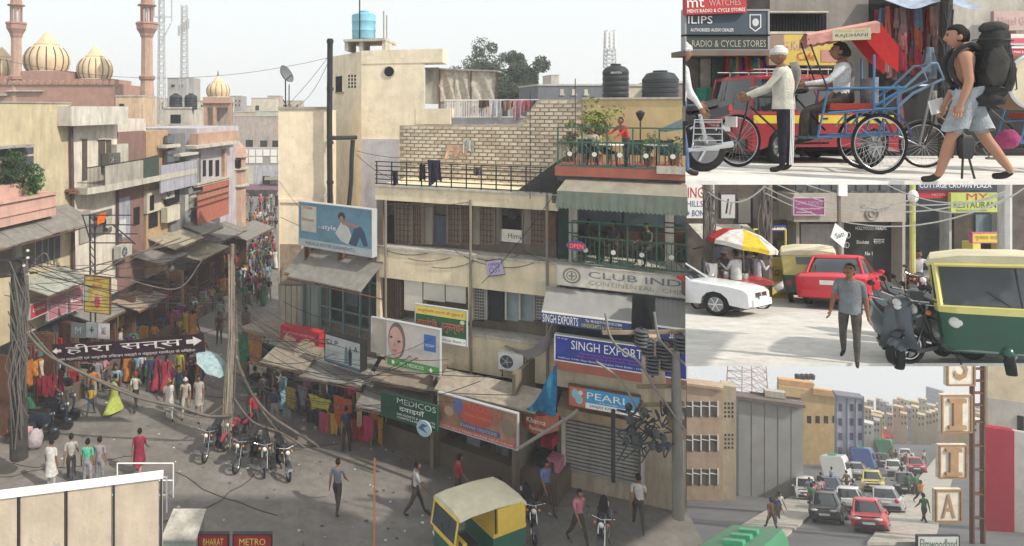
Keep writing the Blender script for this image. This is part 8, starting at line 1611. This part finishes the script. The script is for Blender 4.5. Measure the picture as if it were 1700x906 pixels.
for px, py, rt, po, top, bot, ex, l in [(1170, 500, 60, 'stand', (.06, .2, .26), (.06, .06, .08), dict(), 'vendor in teal shirt behind the food cart at the left'), (1196, 500, 10, 'reach', (.12, .1, .09), (.06, .06, .06), dict(hk='turban', hair=cloth((.66, .66, .64))), 'cook in dark shirt and white cap behind the steel pot'), (1222, 512, 200, 'fold', (.6, .62, .6), (.2, .18, .16), dict(gar='shirt'), 'customer in white shirt with back to us at the food cart'), (1237, 508, 170, 'stand', (.12, .12, .13), (.06, .06, .06), dict(), 'dark dressed customer between the two pale shirts at the food cart'), (1254, 508, 120, 'fold', (.45, .47, .52), (.12, .17, .28), dict(gar='shirt'), 'customer in pale blue shirt and jeans right of the food cart'), (1345, 455, 20, 'stand', (.6, .6, .6), (.1, .1, .1), dict(), 'man in white shirt seen over the small auto rickshaw'), (1414, 470, 0, 'stand', (.66, .66, .66), (.1, .1, .12), dict(), 'man in white shirt behind the red car'), (1470, 480, 10, 'stand', (.1, .1, .12), (.08, .08, .1), dict(), 'dark figure in front of the black shopfront'), (1500, 478, 340, 'stand', (.12, .16, .25), (.08, .08, .1), dict(), 'man in blue shirt by the yellow lamp post'), (1548, 474, 350, 'stand', (.45, .45, .47), (.3, .3, .32), dict(), 'first seated looking bystander at the glass front'), (1562, 474, 10, 'stand', (.5, .5, .5), (.25, .25, .27), dict(), 'second bystander in pale clothes at the glass front')]:
    tt, _ = person(l, at2(px, py), R(rt), po, top, bot, hero=py > 495, bare=False, **ex)
wm, wo = person('man in grey polo shirt and brown trousers walking towards us looking down', at2(1411, 600), R(-45), dict(legs=((14, 5, 3), (-10, 14, 3)), arms=((-8, 9, 16), (12, 9, 12)), lean=2, nod=24, turn=-4), (.21, .23, .25), (.10, .09, .08), hero=True, gar='shirt', gcol=(.21, .23, .25), ht=1.66)
mc = dup(bk, at2(1524, 505), R(0), 'black motorcycle ridden towards us in the sloping street') if False else motorbike('black motorcycle ridden towards us in the sloping street'); place(mc, at2(1522, 508), R(62))
person('motorcycle rider in white shirt and dark trousers looking ahead', at2(1526, 503) + Vector((.06, .12, .32)), R(-26), dict(legs=((60, 62, 16), (60, 62, 16)), arms=((48, 14, 22), (48, 14, 22)), lean=4, seat=.5), (.64, .62, .64), (.09, .08, .08), hero=True, bare=False)
sc2 = scooter('old dark grey scooter parked in front of the motorcycle rider', (.07, .085, .1), 'scooters parked at the lower right'); place(sc2, at2(1500, 560), R(70), 1.05)
for px, py, rt, l in [(1478, 592, 60, 'dark grey scooter with black seat at the bottom left of the group'), (1530, 598, 20, 'dark grey scooter lowest beside the big auto rickshaw'), (1560, 575, 75, 'dark grey scooter tucked against the big auto rickshaw')]: dup(sc2, at2(px, py), R(rt), l)
mb2 = dup(mc, at2(1565, 600), R(10), 'black motorcycle at the bottom beside the big auto rickshaw')
t = T('yellow_stall', 'bright yellow board stall on a frame beside the customers', 'stall', at2(1285, 495)); o = at2(1283, 493); 
m = MB(Matrix.Translation(o)); m.box(-.6, .5, -.03, .03, .15, 1.35); m.build('front_board', YEL, t); m = MB(Matrix.Translation(o)); m.hexa([(-.5, -.5, 0.1), (.4, -.5, .0), (.45, -.45, .0), (-.5, -.45, .1), (-.6, -.1, .75), (.5, -.1, .7), (.5, -.05, .7), (-.6, -.05, .75)]); m.build('leaning_board', mat('ochre_board', (.5, .38, .06), .6, .3), t)
for x in (-.6, -.05, .5): m = MB(Matrix.Translation(o)); m.tube([(x, .1, 0), (x, .1, 2.3)], .03, 5); m.build('post', YEL, t)
m = MB(Matrix.Translation(o)); m.tube([(-.6, .1, 2.3), (.5, .1, 2.3)], .03, 5); m.build('top_rail', YEL, t); text('Info', Matrix.Translation(o + Vector((-.3, -.04, .75))), .5, .3, RED, t, ex=0); text('R.KUMAR', Matrix.Translation(o + Vector((-.45, -.04, .45))), .7, .14, BLACK, t, ex=0)
m = MB(); m.M = Matrix.Translation(at2(1294, 494)); m.ball((0, 0, .25), .35, .2, .3, 9, 7, .6); one(m, 'plastic_sack', paint((.6, .6, .58)), 'white plastic sack leaning beside the yellow stall', 'sack', smooth='all')
F2b = Fac(1140, 21.6, 1240, 21.6)
awning(F2b, 1143, 1240, 372, .4, 1.0, cloth((.5, .48, .42)), 'pale dusty canvas awning behind the food cart', 0, ref=1143)
# ================================================================ rooftop view down the avenue (bottom right)
def z3(d): return H - 20.7 - .459 * (d - 32)
def at3(px, py): d = 6.012 / ((py - CY) / F - .459); q = P(px, 180, d); return Vector((q.x, q.y, z3(d)))
m = MB(); v8 = []
for (px, d) in ((1000, 26), (1900, 26), (1800, 300), (1050, 300)): q = P(px, 180, d); v8.append((q.x, q.y, z3(d)))
m.hexa([(x, y, z - 1) for x, y, z in v8] + v8); struct(m, 'avenue', mat('avenue_asphalt', (.16, .16, .165), .9, .25, .3, .2))
def blk3(name, label, pl, pr, yt, d, depth, mm, base_d=None, d2=None):
    f = Fac(pl, d, pr, d2 or d * (1 - .3 * (pr - pl) / F)); t = T(name, label, 'building', f.w(f.L / 2, 0, z3(d))); m = f.mb(); m.box(0, f.L, -depth, 0, z3(d) - 3, Zy(yt, d)); m.build('wall', mm, t); return t, f
psk = stn('peach_concrete', (.50, .37, .27), .25); pcol = stn('sand_concrete', (.46, .40, .29), .3)
t, f = blk3('peach_building', 'peach coloured office block with long window strips at the left', 1120, 1200, 636, 46, .8, psk)
for y0, y1 in ((666, 691), (722, 748), (778, 804)):
    for i in range(5): m = f.mb(); f.box(m, 1123 + i * 14, 1135 + i * 14, y0, y1, -.1, .02); o = m.build('window', glass((.10, .08, .06)), t); fb(f, 1123 + i * 14, 1135 + i * 14, y0 + 7, y0 + 8, .02, .06, 'mullion', WHITE, o); fb(f, 1135 + i * 14, 1137 + i * 14, y0, y1, 0, .07, 'window_post', WHITE, t)
fb(f, 1116, 1202, 633, 637, -.8, .2, 'parapet', psk, t)
t, f = blk3('stair_tower', 'sand coloured stair tower pierced with small square holes', 1200, 1222, 640, 45.5, 1, pcol)
for y0 in (668, 720): 
    for i in range(3):
        for j in range(4): fb(f, 1203 + i * 6, 1205.5 + i * 6, y0 + j * 7, y0 + j * 7 + 3.5, -.1, .02, 'vent_hole', DARK, t)
for i in range(4): fb(f, 1190 + i * 3, 1191 + i * 3, 645, 800, .0, .3, 'ribbed_fin', pcol, t)
t, f = blk3('grey_hoarding_block', 'blank dark grey sheet clad block with projecting flat cornice', 1224, 1332, 660, 48, .6, mat('grey_sheet_cladding', (.34, .34, .335), .7, .15, 1))
fb(f, 1220, 1337, 657, 662, -.6, .4, 'cornice', mat('brown_grey_cornice', (.17, .14, .13)), t)
for i in range(5): fb(f, 1226 + i * 22, 1246 + i * 22, 664, 900, 0, .05 + .01 * (i % 2), 'cladding_panel', mat('grey_sheet_cladding', (.34, .34, .335), .7, .15, 1), t)
fb(f, 1270, 1305, 648, 658, -.6, -.1, 'roof_hut', PALE, t); m = f.mb(); m.tube([f.pt(1250, 650, -1), f.pt(1330, 652, -1)], .08, 4) if False else f.box(m, 1245, 1330, 650, 652, -.5, -.4); m.build('roof_beam', RUST, t)
lattice(1240, 44, 560, 660, 58, 'red and white steel lattice tower above the grey sheet clad block', mat('red_white_steel', (.5, .36, .34), .6), 8, .8, group='towers of the avenue')
t, f = blk3('yellow_block', 'yellow block with roof tanks behind the grey sheet clad block', 1293, 1412, 640, 78, 1, stn('yellow_block_plaster', (.66, .47, .22), .2))  # walls in the block's own yellow
fb(f, 1293, 1352, 629, 640, -.9, -.1, 'roof_room', stn('orange_plaster', (.6, .36, .17), .2), t); fb(f, 1350, 1410, 645, 655, -.1, .3, 'balcony_band', stn('orange_plaster', (.6, .36, .17), .2), t)
for i in range(4): m = MB(); m.lathe(P(1324 + i * 8, 629, 80), [(.3, 0), (.32, .5), (.2, .6)], 10); m.build('roof_tank', blk, t)
for i in range(4): fb(f, 1340 + i * 14, 1347 + i * 14, 690, 702, -.1, .02, 'window', DARK, t)
t, f = blk3('white_block', 'slim pale lavender block with arched centre strip and square windows', 1389, 1434, 657, 72, .8, stn('pale_lavender_paint', (.44, .46, .55), .15))
fb(f, 1388, 1435, 655, 658, -1, .3, 'cornice', mat('slate_trim', (.2, .2, .25)), t)
for a in (1388, 1406, 1420, 1433): fb(f, a, a + 1.5, 658, 800, 0, .12, 'pilaster', mat('slate_trim', (.2, .2, .25)), t)
for j in range(5):
    for a in (1392, 1411, 1425): fb(f, a, a + 6, 670 + j * 24, 682 + j * 24, -.1, .03, 'window', mat('slate_glass', (.08, .09, .13), .3), t)
t, f = blk3('sign_wall_building', 'cream and grey building with a tall red painted wall at the right edge', 1640, 1780, 560, 34, .3, stn('cream_wall_plaster', (.62, .52, .36), .15))  # plain cream wall colour
fb(f, 1640, 1780, 660, 712, 0, .04, 'grey_plaster_patch', stn('grey_patch', (.44, .42, .38), .2), t); fb(f, 1632, 1684, 708, 960, 0, .4, 'red_wall', mat('red_wall_paint', (.36, .025, .05), .7, .12), t)
fb(f, 1682, 1780, 715, 960, 0, .3, 'white_wall', stn('white_wall', (.5, .49, .46), .2), t); fb(f, 1690, 1700, 690, 716, .04, .1, 'window', DARK, t)
f3 = Fac(1560, 30, 1640, 30); t = T('sign_tower', 'tall steel frame carrying a column of square letter panels', 'sign', f3.pt(1600, 940))
for a in (1616, 1634): fb(f3, a, a + 2.5, 560, 960, -.5, -.3, 'upright', RUST, t)
for y in (612, 632, 652, 672, 700, 740, 780, 820, 860): fb(f3, 1616, 1636, y, y + 2, -.5, -.32, 'rung', RUST, t)
for y0, y1, a, b, ch in ((556, 640, 1571, 1618, 'S'), (655, 718, 1562, 1613, 'I'), (738, 794, 1558, 1605, 'I'), (812, 866, 1552, 1596, 'A')):
    m = f3.mb(); f3.box(m, a, b, y0, y1, -.15, 0); o = m.build('letter_panel', mat('panel_white', (.66, .6, .5), .5), t); u0, u1, za, zb_ = f3.rect(a, b, y0, y1); fw = .07
    for (p, q_, r_, s_) in ((u0, u1, za, za + fw), (u0, u1, zb_ - fw, zb_), (u0, u0 + fw, za + fw, zb_ - fw), (u1 - fw, u1, za + fw, zb_ - fw)): m = f3.mb(); m.box(p, q_, 0, .06, r_, s_); m.build('panel_frame', mat('bronze_frame', (.3, .17, .08), .5), t)
    w_ = (u1 - u0); 
    if ch == 'I':
        for (p, q_, r_, s_) in ((.22, .78, .1, .2), (.36, .64, .2, .8), (.22, .78, .8, .9)): m = f3.mb(); m.box(u0 + w_ * p, u0 + w_ * q_, 0.002, .1, za + (zb_ - za) * r_, za + (zb_ - za) * s_); m.build('letter_stroke', mat('bronze_letter', (.36, .22, .12), .5), t)
    else: text(ch, f3.M @ Matrix.Translation((u0 + w_ * .25, .02, za + (zb_ - za) * .12)), w_ * .5, (zb_ - za) * .76, mat('bronze_letter', (.36, .22, .12), .5), t, ex=.02)
sign(f3, 1524, 1592, 890, 920, 'white roof board with dark green leafy lettering at the bottom right', paint((.6, .62, .6)), BLACK, .4, .1, [('Elmwoodland', .05, .95, .3, .85, paint((.05, .12, .06)))])
rdc = random.Random(11); pal = [('cream', (.58, .5, .36)), ('peach', (.6, .42, .28)), ('yellow', (.62, .47, .18)), ('grey', (.36, .36, .37)), ('white', (.6, .58, .54)), ('ochre', (.5, .38, .22)), ('pink', (.55, .36, .3))]
k = 0
for px in range(1434, 1640, 9):
    for row in range(3):
        d = [95, 135, 190][row] + rdc.uniform(-12, 12); cn, c = rdc.choice(pal); yt = [696, 681, 668][row] + rdc.uniform(-8, 7); w_ = rdc.uniform(9, 18); a = px + rdc.uniform(-4, 4)
        if row == 0 and 1455 < px < 1560: d = 150; yt = 712 + rdc.uniform(-5, 6)
        f = Fac(a, d, a + w_, d * (1 - .5 * w_ / F)); t = T('town_house', '%s house %s of the far town, %s' % (cn, ['in the front row', 'in the middle row', 'on the skyline'][row], 'near the pale lavender block' if px < 1500 else ('behind the avenue end' if px < 1560 else 'behind the letter panels')), 'house', f.w(f.L / 2, 0, z3(d)), '%s houses of the far town, %s %s' % (cn, ['front', 'middle', 'skyline'][row], 'left' if px < 1500 else ('centre' if px < 1560 else 'right')))
        m = f.mb(); m.box(0, f.L, -1.2, 0, z3(d) - 6, Zy(yt, d)); m.build('wall', stn('town_' + cn, c, .25), t)
        for j in range(2):
            for i in range(2): fb(f, a + 2 + i * w_ * .45, a + 4.5 + i * w_ * .45, yt + 5 + j * 10, yt + 9 + j * 10, -.1, .03, 'window', DARK, t)
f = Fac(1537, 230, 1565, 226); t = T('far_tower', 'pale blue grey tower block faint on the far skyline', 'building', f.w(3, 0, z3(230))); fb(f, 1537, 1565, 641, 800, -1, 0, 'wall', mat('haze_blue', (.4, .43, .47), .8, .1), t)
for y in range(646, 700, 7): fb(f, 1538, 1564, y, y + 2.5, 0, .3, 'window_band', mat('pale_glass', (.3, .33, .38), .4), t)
t = T('red_canopy', 'bright red shop canopy along the left kerb of the avenue', 'canopy', at3(1450, 760)); f = Fac(1432, 84, 1470, 100)
f = Fac(1434, 82, 1452, 78); fx = [at3(1432 + 7 * i, 742 - 1.5 * i) for i in range(6)]
for q in fx: MB(Matrix.Translation(q + Vector((0, 0, 1.2)))).hexa([(0, -.8, 0), (1.3, -.8, 0), (1.3, .8, .4), (0, .8, .4), (0, -.8, .5), (1.3, -.8, .5), (1.3, .8, 1.1), (0, .8, 1.1)]).build('canopy_bay', cloth((.62, .05, .04)), t)
# kerb strips and traffic in the avenue
for a, b, n_ in ((1240, 1440, 'avenue_pavement'), (1500, 1560, 'avenue_pavement')):
    m = MB(); p0, p1 = at3(a - 60, 905), at3(b, 752); off = Vector((3, 0, 0)); m.hexa([p0, p0 + off, p1 + off, p1, p0 + Vector((0, 0, .15)), p0 + off + Vector((0, 0, .15)), p1 + off + Vector((0, 0, .15)), p1 + Vector((0, 0, .15))]); struct(m, n_, PALE)
def tilt3(t, rot): t.rotation_euler = (Matrix.Rotation(-math.atan(.459), 4, 'X') @ Matrix.Rotation(rot, 4, 'Z')).to_euler()
bs = T('bus', 'green city bus whose roof shows at the bottom of the avenue', 'bus', (0, 0, 0)); gb = paint((.02, .2, .08), .4)
m = MB(); m.loft([[(x, -1.2 * s_, .4), (x, 1.2 * s_, .4), (x, 1.25 * s_, 2.6), (x, 1.1 * s_, 2.95), (x, -1.1 * s_, 2.95), (x, -1.25 * s_, 2.6)] for x, s_ in ((-4.6, .95), (-4.4, 1), (4.4, 1), (4.6, .95))]); m.build('body', gb, bs, True)
for s_ in (-1, 1):
    for i in range(7): MB().box(-3.9 + i * 1.15, -2.95 + i * 1.15, s_ * 1.24 - .02, s_ * 1.24 + .02, 1.5, 2.3).build('window', glass(), bs)
    for x in (-3, 2.8): alloy(bs, x, s_ * 1.05, .5, .3, 5, side=s_)
MB().box(-4.64, -4.58, -1.05, 1.05, 1.3, 2.4).build('windscreen', glass(), bs)
for x in (-2, 0, 2): MB().box(x - .4, x + .4, -.4, .4, 2.95, 3.1).build('roof_hatch', paint((.05, .35, .18)), bs)
bs.location = at3(1262, 1035); tilt3(bs, R(232)); bs.scale = (.6, .65, .7)
bc0 = car('white small car in the avenue near the green bus', (.66, .66, .66), 'hatch', group='cars in the avenue'); bc0.location = at3(1345, 830); tilt3(bc0, R(58))
cols = [('red', (.5, .03, .05)), ('silver', (.45, .45, .47)), ('white', (.66, .66, .66)), ('dark blue', (.04, .06, .15)), ('black', (.03, .03, .03)), ('yellow', (.6, .5, .1))]
pn = [s_.material.name for c_ in bc0.children for s_ in c_.material_slots if c_.name.startswith('body') and s_.material][0]
spots = [(1450, 880, 0), (1480, 850, 1), (1420, 850, 2), (1385, 830, 3), (1510, 820, 4), (1455, 815, 5), (1490, 790, 2), (1430, 795, 1), (1525, 785, 0), (1470, 775, 4), (1508, 765, 2), (1448, 768, 3), (1380, 865, 4)]
posn = ['nearest the camera', 'right of the centre line', 'beside the left kerb', 'at the left kerb, second back', 'on the right, half way up', 'in the middle of the avenue', 'right of the middle, farther up', 'left of the middle, farther up', 'far up on the right', 'far up in the middle', 'farthest up on the right', 'farthest up on the left', 'just ahead of the green bus']
for (px, py, ci), ps in zip(spots, posn):
    cn, cc = cols[ci]; q = dup(bc0, at3(px, py), 0, '%s small car in the avenue, %s' % (cn, ps), mats={pn: paint(cc, .22)}); tilt3(q, R(rdc.choice([50, 52, 231])))

for i in range(32):
    v_ = rdc.random(); py = 752 + 140 * v_; xl = 1500 - (py - 745) * 1.7; xr = 1545 - (py - 745) * .1; left = i % 2; px = (xl + rdc.uniform(-28, 22)) if left else rdc.uniform(xl + 10, xr + 10)
    if px < 1165: continue
    cn, cc = rdc.choice(CC); pn_ = 'left pavement' if left else 'roadway'; zn = 'far' if v_ < .33 else ('middle' if v_ < .66 else 'near')
    q, _ = person('pedestrian in %s on the %s %s of the avenue' % (cn, zn, pn_), at3(px, py), R(rdc.choice([0, 180, 140])), rdc.choice(['walk', 'stand', 'walk2']), cc, group='%s pedestrians, %s %s of the avenue' % (cn, zn, pn_))
for i, (px, py, l) in enumerate([(1395, 800, 'white van bodied bus half way up the avenue'), (1475, 757, 'green bus far up the avenue'), (1440, 780, 'blue bus behind the cars')]):
    q = dup(bs, at3(px, py), 0, l, 'buses in the avenue', mats={gb.name: paint([(.6, .6, .6), (.02, .16, .08), (.05, .1, .3)][i], .3)}); q.scale = (.45, .7, .7); tilt3(q, R(231))
# ================================================================ air
hm = bpy.data.materials.new('haze'); hm.use_nodes = True; hm.node_tree.nodes.clear(); ho = hm.node_tree.nodes.new('ShaderNodeOutputMaterial'); hv = hm.node_tree.nodes.new('ShaderNodeVolumePrincipled')
hv.inputs['Color'].default_value = (.97, .985, 1, 1); hv.inputs['Density'].default_value = .0014; hv.inputs['Anisotropy'].default_value = 0; hm.node_tree.links.new(hv.outputs[0], ho.inputs['Volume'])
m = MB(); m.box(-520, 430, -12, 420, -200, 36); hz_ = one(m, 'haze', hm, None, None, kind='stuff')
